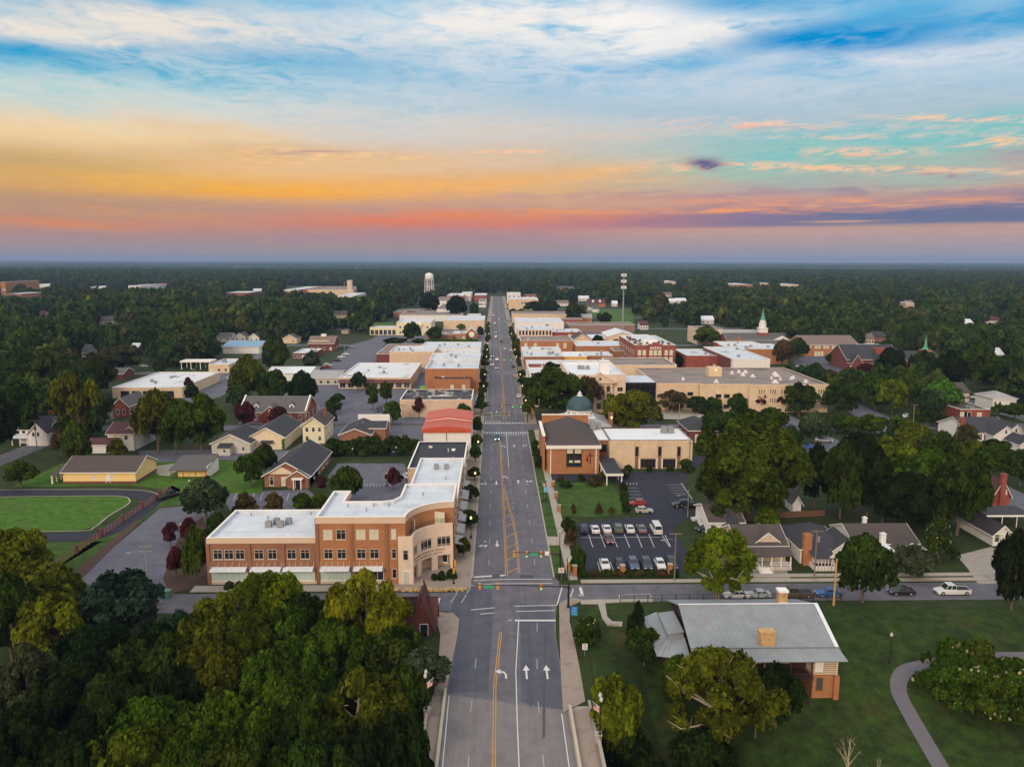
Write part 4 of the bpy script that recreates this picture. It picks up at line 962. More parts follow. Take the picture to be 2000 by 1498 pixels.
FB('beige store block with vertical ribs along its blank back wall', 761, 848, 687, 676, 9.0, TAN, ROOFW, (), units=((.15, .4), (.4, .5)), par=.6, extra=ribs)
FB('white-roofed store row stretching beside main street behind the orange brick block', 820, 938, 681, 668, 8.2, WHITES, ROOFW, (('R', 4, .6, 3, 2.4, 3, 1),), units=((.3, .4), (.6, .6), (.8, .3)), par=.5)
FB('low brown gravel-roofed store with rusty roof next to the ribbed beige block', 735, 822, 692, 672, 5.0, BRICKD, mat('rusty_roof', (0.24, 0.15, 0.13), var=.15, stain=(0.34, 0.24, 0.2), stain_scale=.3), (), par=.4)
def awn(t, w, d, h):
 a = MB(); a.slab((-w / 2, -1.6, h - 2.2), (w / 2, -1.6, h - 2.2), (w / 2, -.05, h - .7), (-w / 2, -.05, h - .7), .1); a.build('awning', mat('maroon_awning', (0.13, 0.055, 0.05), var=.1), t)
FB('broad single-storey strip of shops with stained white roof and maroon awning', 661, 802, 738, 709, 5.2, TAN, ROOFWS, (('F', 9, .5, 2.6, 2.2, 2, 1), ('R', 5, .8, 1.2, 2, 1, 2)), units=((.2, .3), (.55, .35)), extra=awn)
GH('long low shed with grey metal roof left of the awning shops', 606, 662, 752, 24, 3.6, 5.6, 'x', GREYS, METGY, (('F', 4, .8, 1.4, 1.4),), 'shed', 'metal_roof_shed')
GH('white metal-roofed building behind the pale trees on the left', 522, 606, 744, 22, 4.0, 5.8, 'x', WHITES, METW, (), 'building', 'metal_roof_building')
GH('little white outbuilding beside the pale trees', 445, 470, 748, 10, 3.0, 4.6, 'y', WHITES, METGY, (), 'shed', 'shed')
FB('white-roofed single-storey shop with tall glass front on far left lot', 219, 355, 757, 727, 4.6, TAN, ROOFWS, (('F', [.18, .34, .5, .66, .82], .4, 3.6, 2.6, 3, 1, WOODB, GLASS), ), units=((.3, .4), (.42, .3)), cat='shop')
def canopy_station():
 x0, y0 = P(352, 722); t = thing('canopy_shelter', 'small open canopy shelter with white flat roof on slim posts', 'canopy', (x0, y0, 0))
 r = MB(); r.box(0, 17, 0, 9, 4.0, 4.8); r.build('roof', TRIM, t)
 for x in (.6, 5.8, 11, 16.2):
  for y in (.6, 8.2): MB().box(x - .18, x + .18, y - .18, y + .18, -.1, 4.0).build('post', TRIM, t)
 FOOT.append((x0, x0 + 17, y0, y0 + 9, 5))
canopy_station()
FB('small tan brick building with white roof beside the canopy shelter', 407, 447, 712, 701, 4.6, TAN, ROOFW, (('F', 3, 1, 1.2, 1.4),), units=((.4, .5, 1.6),))
def brickhouse_extra(t, w, d):
 a, b, c = MB(), MB(), MB(); gable_mb(a, b, c, -3.4, 3.4, -3.0, d / 2, 3.7, 6.6, 'y', .3); a.build('gable_wing', BRICKR, t); b.build('gable_roof', SHING, t); c.build('gable_trim', TRIM, t)
 o = MB(); o.lathe([(.55, 0), (.55, .12)], 16); oo = o.build('round_window', TRIM, t, (0, -3.06, 4.8)); oo.rotation_euler = (math.pi / 2, 0, 0)
 door(t, 0, -3.0, 0, 0, 1.6, 2.4);
 for s in (-1, 1):
  a, b = MB(), MB(); gable_mb(a, b, None, s * w * .27 - 1.0, s * w * .27 + 1.0, 2.2, 6.5, 5.9, 6.9, 'y', .15, z0=4.2); dd = a.build('dormer', TRIM, t); b.build('dormer_roof', SHING, dd); win_at(t, s * w * .27, 2.2, 4.7, 0, .9, 1.1, 1, 2, TRIM, GLASS)
 for x in (-w / 2, w / 2):
  c = MB(); c.slab((x - .25, -.3, 4.3), (x + .25, -.3, 4.3), (x + .25, d / 2, 8.9), (x - .25, d / 2, 8.9), .25); c.build('parapet_coping', TRIM, t)
GH('long dark-red brick house with two white dormers and central gable', 469, 597, 824, 17, 3.9, 8.4, 'x', BRICKR, SHING, (('F', [.08, .24, .76, .92], 1.0, 1.0, 1.7), ('R', [.3, .7], 1.2, 1.0, 1.6)), extra=brickhouse_extra)
def shed_porch(t, w, d):
 a, b = MB(), MB(); a.box(-w * .1 - 1.9, -w * .1 + 1.7, -2.6, 0, -.2, 2.6); b.slab((-w * .1 - 2.2, -2.9, 2.5), (-w * .1 + 2.0, -2.9, 2.5), (-w * .1 + 2.0, 0, 3.4), (-w * .1 - 2.2, 0, 3.4), .12); p = a.build('porch', GREYS, t); b.build('porch_roof', SHIN, p)
 win_at(t, -w * .1, -2.6, 1.0, 0, .8, 1.0)
GH('small grey-sided house with gable front and lean-to porch, left of two', 414, 489, 886, 15, 3.4, 6.3, 'y', GREYS, SHIN, (('F', [.82], 1.0, .9, 1.2), ('R', [.3, .6], 1.2, .9, 1.3)), extra=shed_porch)
def awn2(t, w, d):
 a = MB(); a.slab((-1.8, -1.3, 2.4), (2.2, -1.3, 2.4), (2.2, 0, 3.0), (-1.8, 0, 3.0), .1); a.build('door_hood', SHIN, t); door(t, 0, 0, 0)
 iv = MB(); rng = random.Random(5)
 for i in range(160):
  x, z = w / 2 - .9 + rng.random() * .8, rng.random() * 3.2; iv.face([(x, -.08 - rng.random() * .2, z), (x + .3, -.1 - rng.random() * .2, z + .05), (x + .25, -.1, z + .32), (x, -.12, z + .3)])
 iv.build('ivy', mat('ivy_leaves', (0.05, 0.09, 0.02), var=.2), t)
GH('cream gable-front house with dark shingles beside the grey-sided house', 487, 556, 878, 22, 4.2, 7.2, 'y', CREAMS, SHIN, (), extra=awn2)
def tall_extra(t, w, d):
 chimney(t, w * .3, d * .6, 7, 10.2, BRICKR, .45)
GH('tall pale two-storey house with brown hip-like roof and three upper windows', 592, 634, 866, 14, 6.3, 8.9, 'y', PALEY, SHINB, (('F', [.2, .5, .78], 4.0, .9, 1.4), ('F', [.2, .78], 1.0, .9, 1.5), ('R', [.2, .5, .8], 4.0, .9, 1.5), ('R', [.2, .5, .8], 1.0, .9, 1.5)), extra=tall_extra, over=.6)
def blk_extra(t, w, d):
 a, b, c = MB(), MB(), MB(); gable_mb(a, b, c, w * .12, w / 2 + 4, d * .35, d * .95, 4.2, 5.6, 'x', .3); a.build('side_wing', BRICK, t); b.build('side_roof', SHIN, t); c.build('side_trim', TRIM, t)
 e = MB(); e.box(-w * .2, w / 2 + 4, d + .5, d + .9, 0, 6.6); e.build('rear_parapet', WHITES, t)
GH('low brick building with black roof and white parapet behind it', 664, 724, 868, 17, 3.4, 5.4, 'y', BRICK, SHIN, (('R', [.3, .6], 1, 1.2, 1.3),), 'building', 'low_brick_building', extra=blk_extra)
def office_extra(t, w, d):
 g = MB(); g.face([(-w * .48, -.06, 3.55), (w * .2, -.06, 3.55), (-w * .14, -.06, 5.7)]); g.build('gable_panel', CREAMS, t)
 a, b, c = MB(), MB(), MB(); gable_mb(a, b, c, w * .04, w * .5, -1.6, d * .4, 3.2, 5.0, 'y', .35); a.build('entry_wing', BRICK, t); b.build('entry_roof', SHIN, t); c.build('entry_trim', TRIM, t)
 a, b = MB(), MB()
 for x in (w * .2, w * .36): a.box(x - .12, x + .12, -2.9, -2.6, 0, 2.7)
 a.box(w * .16, w * .4, -3.0, -1.5, 2.7, 3.0); p = a.build('entry_porch', TRIM, t); door(t, w * .28, -1.62, 0, 0, 1.3, 2.3, GLASS)
GH('brick office with broad cream gable and dark hip roof by the small car park', 517, 605, 951, 26, 3.4, 6.9, 'y', BRICK, SHIN, (('F', [.16, .42], .5, .9, 2.2), ('R', [.2, .4, .6, .8], 1.0, 1.1, 1.6)), 'office', 'brick_office', over=.6, extra=office_extra)
def lean():
 x0, y0 = P(335, 934); t = thing('open_shed', 'open-fronted yellow shed with grey lean-to roof on the lawn', 'shed', (x0, y0, 0)); w = P(404, 934)[0] - x0; d = 9.0
 a = MB(); a.box(1.2, w, 1.5, d, -.2, 2.4); a.face([(w + .01, -.2, -.2), (w + .01, d, -.2), (w + .01, d, 4.1), (w + .01, -.2, 2.5)]); a.build('wall', YELLOW, t)
 b = MB(); b.slab((-.4, -.8, 2.5), (w + .3, -.8, 2.5), (w + .3, d + .3, 4.3), (-.4, d + .3, 4.3), .15); b.build('roof', SHING, t)
 e = MB(); e.box(w + .05, w + .2, 0, d, -.1, 3.4); e.build('end_wall', TRIM, t)
 for x in (.2, w * .35, w * .7, w - .2): MB().box(x - .08, x + .08, -.5, -.34, 0, 2.5).build('post', WOODB, t)
 FOOT.append((x0, x0 + w, y0, y0 + d, 4))
lean()
def yellow_extra(t, w, d):
 b = MB(); b.box(-w / 2 - .05, w / 2 + .06, -.06, d + .06, -.1, .7); b.build('brick_base', BRICKD, t)
 p = MB(); p.slab((-w / 2 - 3.4, -.6, 2.7), (-w / 2 + .2, -.6, 3.0), (-w / 2 + .2, d * .7, 4.2), (-w / 2 - 3.4, d * .7, 3.8), .15); p.build('porch_roof', SHINB, t)
 for y in (0, 2.2, 4.4, 6.6): MB().box(-w / 2 - 3.1, -w / 2 - 2.7, y - .2, y + .2, 0, 2.75).build('porch_column', TRIM, t)
 door(t, w * .12, 0, .2, 0, 1.0, 2.1, WHITES)
GH('bright yellow-sided house with brown roof and white porch columns by the loop drive', 124, 265, 945, 13, 3.4, 6.2, 'x', YELLOW, SHINB, (('F', [.42, .66], 1.3, .8, 1.3, 1, 2, TRIM, BLIND),), name='yellow_house', extra=yellow_extra, rot=0)
def lhouse_extra(t, w, d):
 a, b, c = MB(), MB(), MB(); gable_mb(a, b, c, -w / 2 - 4.5, 0, -3.4, 3, 2.8, 4.2, 'x', .3); p = a.build('front_wing', WHITES, t); b.build('wing_roof', SHINM, t); c.build('wing_trim', TRIM, t)
 win_at(t, -w * .32, -3.4, 1, 0, .9, 1.2)
 a, b, c = MB(), MB(), MB(); gable_mb(a, b, c, 0, w / 2 + .3, 2, d + 4, 5.4, 7.6, 'y', .4); a.build('cross_wing', WHITES, t); b.build('cross_roof', SHINM, t); c.build('cross_trim', TRIM, t)
GH('white L-shaped two-storey house with maroon roof beside the tall pine', 212, 262, 880, 11, 5.6, 8.2, 'x', WHITES, SHINM, (('F', [.3, .72], 3.6, 1.0, 1.3), ('R', [.4, .8], 3.5, .9, 1.3)), extra=lhouse_extra)
def lh2(t, w, d):
 a, b, c = MB(), MB(), MB(); gable_mb(a, b, c, 0, w / 2 + 1.5, -3.5, 6, 4.2, 7.5, 'y', .4); a.build('front_gable', WHITES, t); b.build('gable_roof', SHIN, t); c.build('gable_trim', TRIM, t)
 for x, z in ((w * .2, 3.2), (w * .36, 3.2), (w * .28, 5.2)): win_at(t, x, -3.5, z, 0, .8, 1.3)
 p = MB(); p.slab((-w / 2 - 1, -3.6, 2.6), (0, -3.6, 2.6), (0, 0, 3.3), (-w / 2 - 1, 0, 3.3), .15); p.build('porch_roof', METW, t)
 for x in (-w / 2 - .6, -w * .3, -w * .05): MB().box(x - .12, x + .12, -3.4, -3.16, 0, 2.6).build('porch_post', TRIM, t)
 chimney(t, -w * .4, d * .4, 5.5, 9.0, BRICKR, .5); chimney(t, w * .1, d * .6, 5.5, 9.2, BRICKR, .5)
GH('large white farmhouse with dark roof, porch and brick chimneys at far left', 40, 96, 866, 14, 4.8, 7.9, 'x', WHITES, SHIN, (('F', [.15, .35], 3.4, 1, 1.3),), extra=lh2)
GH('narrow dark-red brick hall with slate roof behind the pine', 222, 252, 815, 16, 4.6, 7.6, 'y', BRICKR, SHING, (('F', [.3, .7], 1.2, .8, 2.0), ('R', 5, 1.2, .9, 2.0)), 'building', 'brick_hall')
GH('grey-roofed cottage half hidden behind the white shop', 205, 240, 742, 12, 3.2, 5.4, 'x', BRICKD, SHING, ())
GH('pale blue metal-roofed warehouse among the trees on the left', 436, 506, 691, 26, 4.6, 7.2, 'x', WHITES, METB, (), 'warehouse', 'warehouse')
for i, (a, b, y, lab) in enumerate(((424, 452, 668, 'white cottage, leftmost in the row behind the blue warehouse'), (457, 480, 667, 'white cottage in the middle of the row behind the blue warehouse'), (486, 506, 668, 'white cottage, rightmost in the row behind the blue warehouse'), (551, 580, 671, 'tan cottage right of the row behind the blue warehouse'))):
 GH(lab, a, b, y, 12, 3.6, 6.4, 'y' if i else 'x', TAN if i == 3 else WHITES, SHING, (('F', 2, 1, 1, 1.4),), detail=False)
def bank_extra(t, w, d):
 c = MB(); c.box(-1.6, 1.6, d * .45, d * .55 + 1, 7, 10.6); c.build('roof_cupola', TRIM, t); a, b = MB(), MB(); a.box(-w * .45, w * .3, 2, 5, 5.4, 6.9); a.build('dormer_band', TAN, t)
GH('brick bank with brown gambrel roof and white cupola by the parking street', 603, 652, 686, 18, 5.2, 9.4, 'x', BRICKD, SHINW, (('F', 4, 1, 1.2, 1.6), ('R', 3, 1, 1, 1.6)), 'building', 'brick_bank', extra=bank_extra, detail=False)
FB('low brick building with white roof in front of the brick bank', 572, 612, 690, 681, 3.6, BRICKD, ROOFW, (('F', 5, .8, 1.6, 1.6),))
GH('small tan hut beside the far lawn', 667, 680, 652, 8, 3, 4.4, 'hip', TAN, SHINB, (), 'hut', 'hut')
def temple():
 x0, y0 = P(775, 655); x1 = P(842, 655)[0]; w = x1 - x0; d = 44; t = thing('columned_building', 'cream columned hall with white roof set back left of main street', 'building', ((x0 + x1) / 2, y0, 0))
 flat_poly(t, [(-w / 2, 0), (w / 2, 0), (w / 2, d), (-w / 2, d)], 10.5, PALEY, ROOFW, .7)
 flat_poly(t, [(-w / 2 - 22, 2), (-w / 2, 2), (-w / 2, 18), (-w / 2 - 22, 18)], 6.0, PALEY, ROOFW, .4)
 for i in range(6): win_at(t, -w / 2 - 20 + i * 3.5, 2, .4, 0, 2.6, 3.8, 2, 1, TRIM, GLASS, False)
 for i in range(4):
  x = -5.2 + i * 3.5; MB().lathe([(.55, 0), (.45, .4), (.42, 7.6), (.6, 8.0)], 12, x, -1.4).build('column', TRIM, t)
 e = MB(); e.box(-6.6, 6.6, -2.2, 0, 8.0, 9.6); e.build('portico', TRIM, t)
 for x in (-11, 11):
  for z in (1.2, 5.6): win_at(t, x, 0, z, 0, 1.2, 2, 1, 2, TRIM, GLASS, False)
 for x in (-3.5, 0, 3.5): win_at(t, x, 0, 5.4, 0, 1.0, 1.6, 1, 2, TRIM, GLASS, False)
 FOOT.append((x0 - 22, x1, y0, y0 + d, 10))
temple()
FB('long blank cream warehouse wall stretching to the left edge of main street', 866, 946, 626, 617, 8.0, TAN, ROOFW, (('F', [.5], 3, 2, 1.4),))
FB('long low white-roofed warehouse behind the cream columned hall', 780, 900, 616, 607, 6.0, WHITES, ROOFG, ())
def mem_extra(t, w, d):
 o = MB(); o.lathe([(2.2, 0), (2.2, .15)], 20); q = o.build('arched_window', TRIM, t, (0, -.1, 3.0)); q.rotation_euler = (math.pi / 2, 0, 0)
GH('orange brick gabled pavilion by the hedged lawn left of main street', 910, 932, 661, 14, 4.4, 8.0, 'y', BRICKO, ROOFW, (), 'building', 'brick_pavilion', extra=mem_extra, detail=False)
FB('low white-roofed brick hall joined to the gabled pavilion', 884, 910, 652, 647, 4.6, BRICKO, ROOFW, (('F', 3, 1, 1.4, 1.6),))
FB('long grey-roofed brick store beside the hedged lawn', 838, 884, 654, 648, 4.4, BRICK, ROOFG, ())
FB('yellow brick gate house at the end of the hedged lawn', 828, 837, 651, 648, 5.0, TAN, ROOFG, ())
FB('orange brick building with green sign among the trees left of the water tower', 768, 812, 610, 604, 6.0, BRICKO, ROOFG, (('F', 6, 1.5, 1.6, 1.6),))
FB('long low factory with cream wall and dark red end', 600, 690, 566, 560, 9.5, TAN, ROOFG, (), name='factory', cat='factory', extra=lambda t, w, d, h: (MB().box(-w / 2 - 16, -w / 2 - .01, .5, d, 0, h - .3).build('red_end', BRICKR, t), MB().box(w * .36, w * .46, 4, 16, h - 1, h + 16).build('tower', CREAM, t), MB().tube((w * .3, 5, h), (w * .3, 5, h + 14), .5, n=8).build('stack', GREYM, t)))
FB('white factory sheds left of the red-ended factory', 554, 592, 566, 560, 8, WHITES, ROOFW, (), name='factory_shed', cat='factory')
FB('white factory shed in front of the factory tower', 660, 695, 577, 572, 5, WHITES, ROOFW, (), name='factory_shed', cat='factory')
for a, b, yf, yb, h, m, r, lab in ((440, 486, 572, 569, 8, BRICKR, ROOFW, 'white-roofed brick mill half hidden in the woods left of the factory'), (848, 882, 588, 580, 9, WHITES, ROOFG, 'pale warehouse at the foot of the water tower'), (853, 880, 604, 594, 9, WHITES, ROOFG, 'pale grey warehouse between two dark trees near the water tower'), (872, 905, 578, 573, 10, BRICKO, ROOFW, 'orange brick block right of the water tower'), (900, 920, 574, 570, 11, WHITES, ROOFW, 'white block with pink end right of the orange brick block'), (926, 950, 577, 573, 9, BRICKR, ROOFW, 'white-fronted red brick store at the far left end of main street'), (935, 949, 590, 584, 7, WHITES, ROOFG, 'small white store beside the far left kerb of main street'), (912, 938, 617, 613, 5, WHITES, ROOFW, 'small white drive-in building before the long warehouse'),
         (0, 10, 551, 548, 24, BRICKO, ROOFW, 'tall orange brick block at the far left edge'), (10, 42, 574, 571, 8, BRICKO, ROOFW, 'white-roofed low annexe beside the tall orange brick block'), (57, 98, 556, 553, 9, WHITES, METW, 'long white metal-roofed plant deep in the woods on the left'), (176, 205, 560, 557, 8, WHITES, ROOFW, 'pale flat-roofed building deep in the woods on the left'), (250, 275, 558, 555, 9, WHITES, ROOFW, 'white building in the woods beside the red-roofed one'), (284, 305, 556, 553, 9, WHITES, METR, 'white building with red roof deep in the woods')):
 FB(lab, a, b, yf, yb, h, m, r, (('F', 5, h * .45, 1.6, 1.8),) if h > 6 else (), detail=False)


# ------------------------------------------------------------------ right side of the main street
def church_hall():
 X0, X1, Y0, Y1 = 14.6, 29.3, 215.0, 243.0; w, d = X1 - X0, Y1 - Y0; h = 8.4
 t = thing('church_hall', 'orange brick church hall with dark hip roof and red flame and cross emblem', 'church', ((X0 + X1) / 2, Y0, 0))
 a, b, c = MB(), MB(), MB(); hip_mb(a, b, c, -w / 2, w / 2, 0, d, h, 12.6, .5); a.build('wall', BRICKO, t); b.build('roof', SHINB, t); c.build('trim', TRIM, t)
 f = MB(); f.box(-w / 2 - .5, w / 2 + .5, -.62, -.5, h - .95, h + .05); f.build('fascia', TRIM, t)
 g = MB(); g.box(-w / 2 - 1.2, -w / 2 - .5, 3.5, d - 4, -.2, 10.2); g.build('side_parapet', BRICKO, t); g = MB(); g.box(-w / 2 - 1.3, -w / 2 - .4, 3.4, d - 3.9, 10.21, 10.45); g.build('parapet_coping', TRIM, t)
 g = MB(); g.box(-w / 2, w / 2, d - .5, d + .1, 8.4, 11.6); g.build('rear_gable_wall', BRICKO, t); g = MB(); g.box(-w / 2 - .1, w / 2 + .1, d - .6, d + .2, 11.61, 11.85); g.build('gable_coping', TRIM, t)
 for x in (-w / 2 + .9, w / 2 - .9): MB().box(x - .13, x + .13, -.14, 0, 0, h - .9).build('downpipe', TRIM, t)
 # tall window with pale upper and lower panels
 win_at(t, .2, 0, 2.2, 0, 4.3, 5.2, 2, 4, WOODB, GLASS)
 p = MB();
 for x0, x1, z0, z1 in ((-1.85, -.15, 6.0, 7.3), (.35, 2.2, 6.0, 7.3), (-1.2, -.15, 3.3, 4.0), (.35, 2.0, 3.3, 4.0)): p.box(x0, x1, -.1, -.05, z0, z1)
 p.build('window_panel', BLIND, t)
 # emblem: dark cross with a two-tongued red flame on its left
 e = MB(); e.box(4.70, 4.92, -.12, -.02, 3.0, 6.3); e.box(3.95, 5.75, -.121, -.021, 5.25, 5.47)
 e.build('cross', mat('dark_bronze', (.05, .02, .015), var=0), t)
 fl = MB()
 for off, s in ((0, 1.0), (.28, .62)):
  pts = []
  for i in range(13):
   k = i / 12; pts.append((4.62 - off - s * 1.0 * math.sin(math.pi * k) ** .8, 3.1 + off * .8 + k * 2.9 * s))
  inn = [(x + (.45 if s == 1 else .4) * math.sin(math.pi * i / 12), z) for i, (x, z) in enumerate(pts)]
  for i in range(12): fl.slab((pts[i][0], -.10, pts[i][1]), (inn[i][0], -.10, inn[i][1]), (inn[i + 1][0], -.10, inn[i + 1][1]), (pts[i + 1][0], -.10, pts[i + 1][1]), .06)
 fl.build('flame', REDP, t)
 FOOT.append((X0, X1, Y0, Y1, 12))
 # low covered walk to the right
 t2 = thing('covered_entrance', 'low dark-roofed entrance canopy on white posts between the two church buildings', 'canopy', (31, 203, 0))
 r = MB(); r.box(-1.4, 3.2, 0, 18, 3.0, 3.35); r.build('roof', ROOFB, t2); r = MB(); r.box(-1.5, 3.3, -.12, -.003, 2.75, 3.38); r.box(-1.52, -1.403, 0, 18, 2.75, 3.38); r.build('fascia', TRIM, t2)
 for x in (-1.1, 2.9):
  for y in (.3, 6, 12): MB().box(x - .14, x + .14, y - .14, y + .14, 0, 2.95).build('post', TRIM, t2)
church_hall()
def edu():
 X0, X1, Y0, Y1 = 33.0, 57.2, 220.5, 237.0; w, d = X1 - X0, Y1 - Y0; h = 8.4
 t = thing('church_wing', 'pale tan two-storey church wing with dark slot windows and mossy white roof', 'church', ((X0 + X1) / 2, Y0, 0))
 flat_poly(t, [(-w / 2, 0), (w / 2, 0), (w / 2, d), (-w / 2, d)], h, TAN, ROOFWM, .3, mat('brown_coping', (.16, .12, .09), var=.05))
 for x0, x1, z0 in ((-w / 2, -4.7, 0), (-3.4, 2.0, 3.2), (3.3, 8.2 - .6, 3.2), (8.9, w / 2, 0)):
  b = MB(); b.box(x0, x1, -.35, -.003, z0, h - .15); b.build('wall_panel', TAN, t)
 for x in (-4.05, 2.65, 8.25): win_at(t, x, 0, 3.9, 0, .8, 2.6, 1, 1, WOODB, GLASS);
 for x in (-4.05, 2.65, 8.25):
  b = MB(); b.box(x - .45, x + .45, -.05, -.002, 0, 3.6); b.build('slot_panel', BRICK, t)
 for x in (-.7, 5.45): win_at(t, x, 0, .4, 0, 4.2, 2.4, 4, 1, WOODB, GLASS)
 for x in (-3.3, 1.85, 3.4, 7.5): MB().box(x - .15, x + .15, -.35, -.06, 0, 3.2).build('column', TRIM, t)
 l = MB(); l.box(-w / 2 - 3.6, -w / 2 - .003, 2.5, d, 0, h - .4); l.build('link_block', BRICK, t); win_at(t, -w / 2 - 1.8, 2.5, 4.6, 0, 2.6, 2.0, 2, 1, WOODB, GLASS)
 lr = MB(); lr.box(-w / 2 - 5.2, -w / 2 - .01, 2.3, d + 6, h - .39, h - .2); lr.build('link_roof', ROOFWM, t)
 for u in ((6.2, 11.5), (8.2, 11.5)): mb = MB(); unit_mb(mb, u[0], u[1], h - .3, 1.5); mb.build('rooftop_unit', GREYM, t)
 for u in ((-w / 2 - 3.0, 15.5), (-w / 2 - 1.2, 17.0), (-w / 2 - 2.6, 19)): mb = MB(); unit_mb(mb, u[0], u[1], h - .2, 1.5); mb.build('rooftop_unit', GREYM, t)
 p = MB(); p.lathe([(.07, 0), (.07, 8), (.25, 8.0), (.25, 8.2)], 8, 8.9 + 2.2, -1.2); p.build('flagpole', BLACKM, t)
 FOOT.append((X0, X1, Y0, Y1, 9))
edu()
def dome():
 t = thing('domed_church', 'church with ribbed blue-green copper dome on a white windowed drum', 'church', (28.6, 262, 0))
 a = MB(); a.box(-8.5, 9.5, -9, 10, -.2, 5.6); a.build('wall', BRICKO, t)
 r = MB()
 for q in (((-9, -9.6, 5.5), (-4.6, -5, 7.4), (-4.6, 6, 7.4), (-9, 10.5, 5.5)), ((10, 10.5, 5.5), (5.2, 6, 7.4), (5.2, -5, 7.4), (10, -9.6, 5.5)), ((10, -9.6, 5.5), (5.2, -5, 7.4), (-4.6, -5, 7.4), (-9, -9.6, 5.5)), ((-9, 10.5, 5.5), (-4.6, 6, 7.4), (5.2, 6, 7.4), (10, 10.5, 5.5))): r.face(list(q))
 r.face([(-4.6, -5, 7.4), (5.2, -5, 7.4), (5.2, 6, 7.4), (-4.6, 6, 7.4)]); r.build('roof', METGY, t)
 u = MB(); u.box(-4.5, 5.0, -4.9, 5.9, 7.41, 7.6); u.build('flat_roof', ROOFWM, t)
 d = MB(); d.lathe([(4.35, 7.4), (4.35, 9.7), (4.55, 9.8), (4.55, 10.1), (4.2, 10.15)], 40); d.build('drum', WHITES, t)
 m = MB(); n = 64; prof = []
 for i in range(13):
  k = R_(90 * i / 12); prof.append((4.25 * math.cos(k), 10.2 + 4.2 * math.sin(k)))
 prof = [(4.75, 9.95), (4.6, 10.22)] + prof[:-1] + [(.5, 14.4)]
 m.lathe(prof, n);
 dm = m.build('dome', COPPER, t, smooth_=True)
 rb = MB()
 for i in range(32):
  an = 2 * math.pi * i / 32; pr = [((r_ + .06) * math.cos(an), (r_ + .06) * math.sin(an), z) for r_, z in prof[1:]]
  for p, q in zip(pr[:-1], pr[1:]): rb.tube(p, q, .09, n=4, caps=False)
 rb.build('dome_rib', COPPER, dm)
 f = MB(); f.lathe([(1.0, 14.2), (1.0, 14.6), (.6, 14.7), (.6, 15.2), (.75, 15.3), (.25, 15.7), (.08, 16.2)], 12); f.build('finial', WHITES, t)
 for an in (-150, -118, -90, -62, -30):
  for o in (-5, 5):
   k = R_(an + o); win_at(t, 4.35 * math.cos(k), 4.35 * math.sin(k), 8.2, k + math.pi / 2, .5, 1.1, 1, 2, TRIM, GLASS)
 c = MB(); c.box(9.6, 11, -4, -2.6, 0, 9.2); c.build('chimney', BRICK, t)
 for x in (-4.9, 10.3):
  l = MB(); l.lathe([(.12, 7.4), (.12, 7.7), (.3, 7.8), (.3, 8.1), (.1, 8.3)], 8, x, -5.4); l.build('floodlight', LAMPW, t)
 FOOT.append((20, 38.5, 253, 273, 12))
dome()
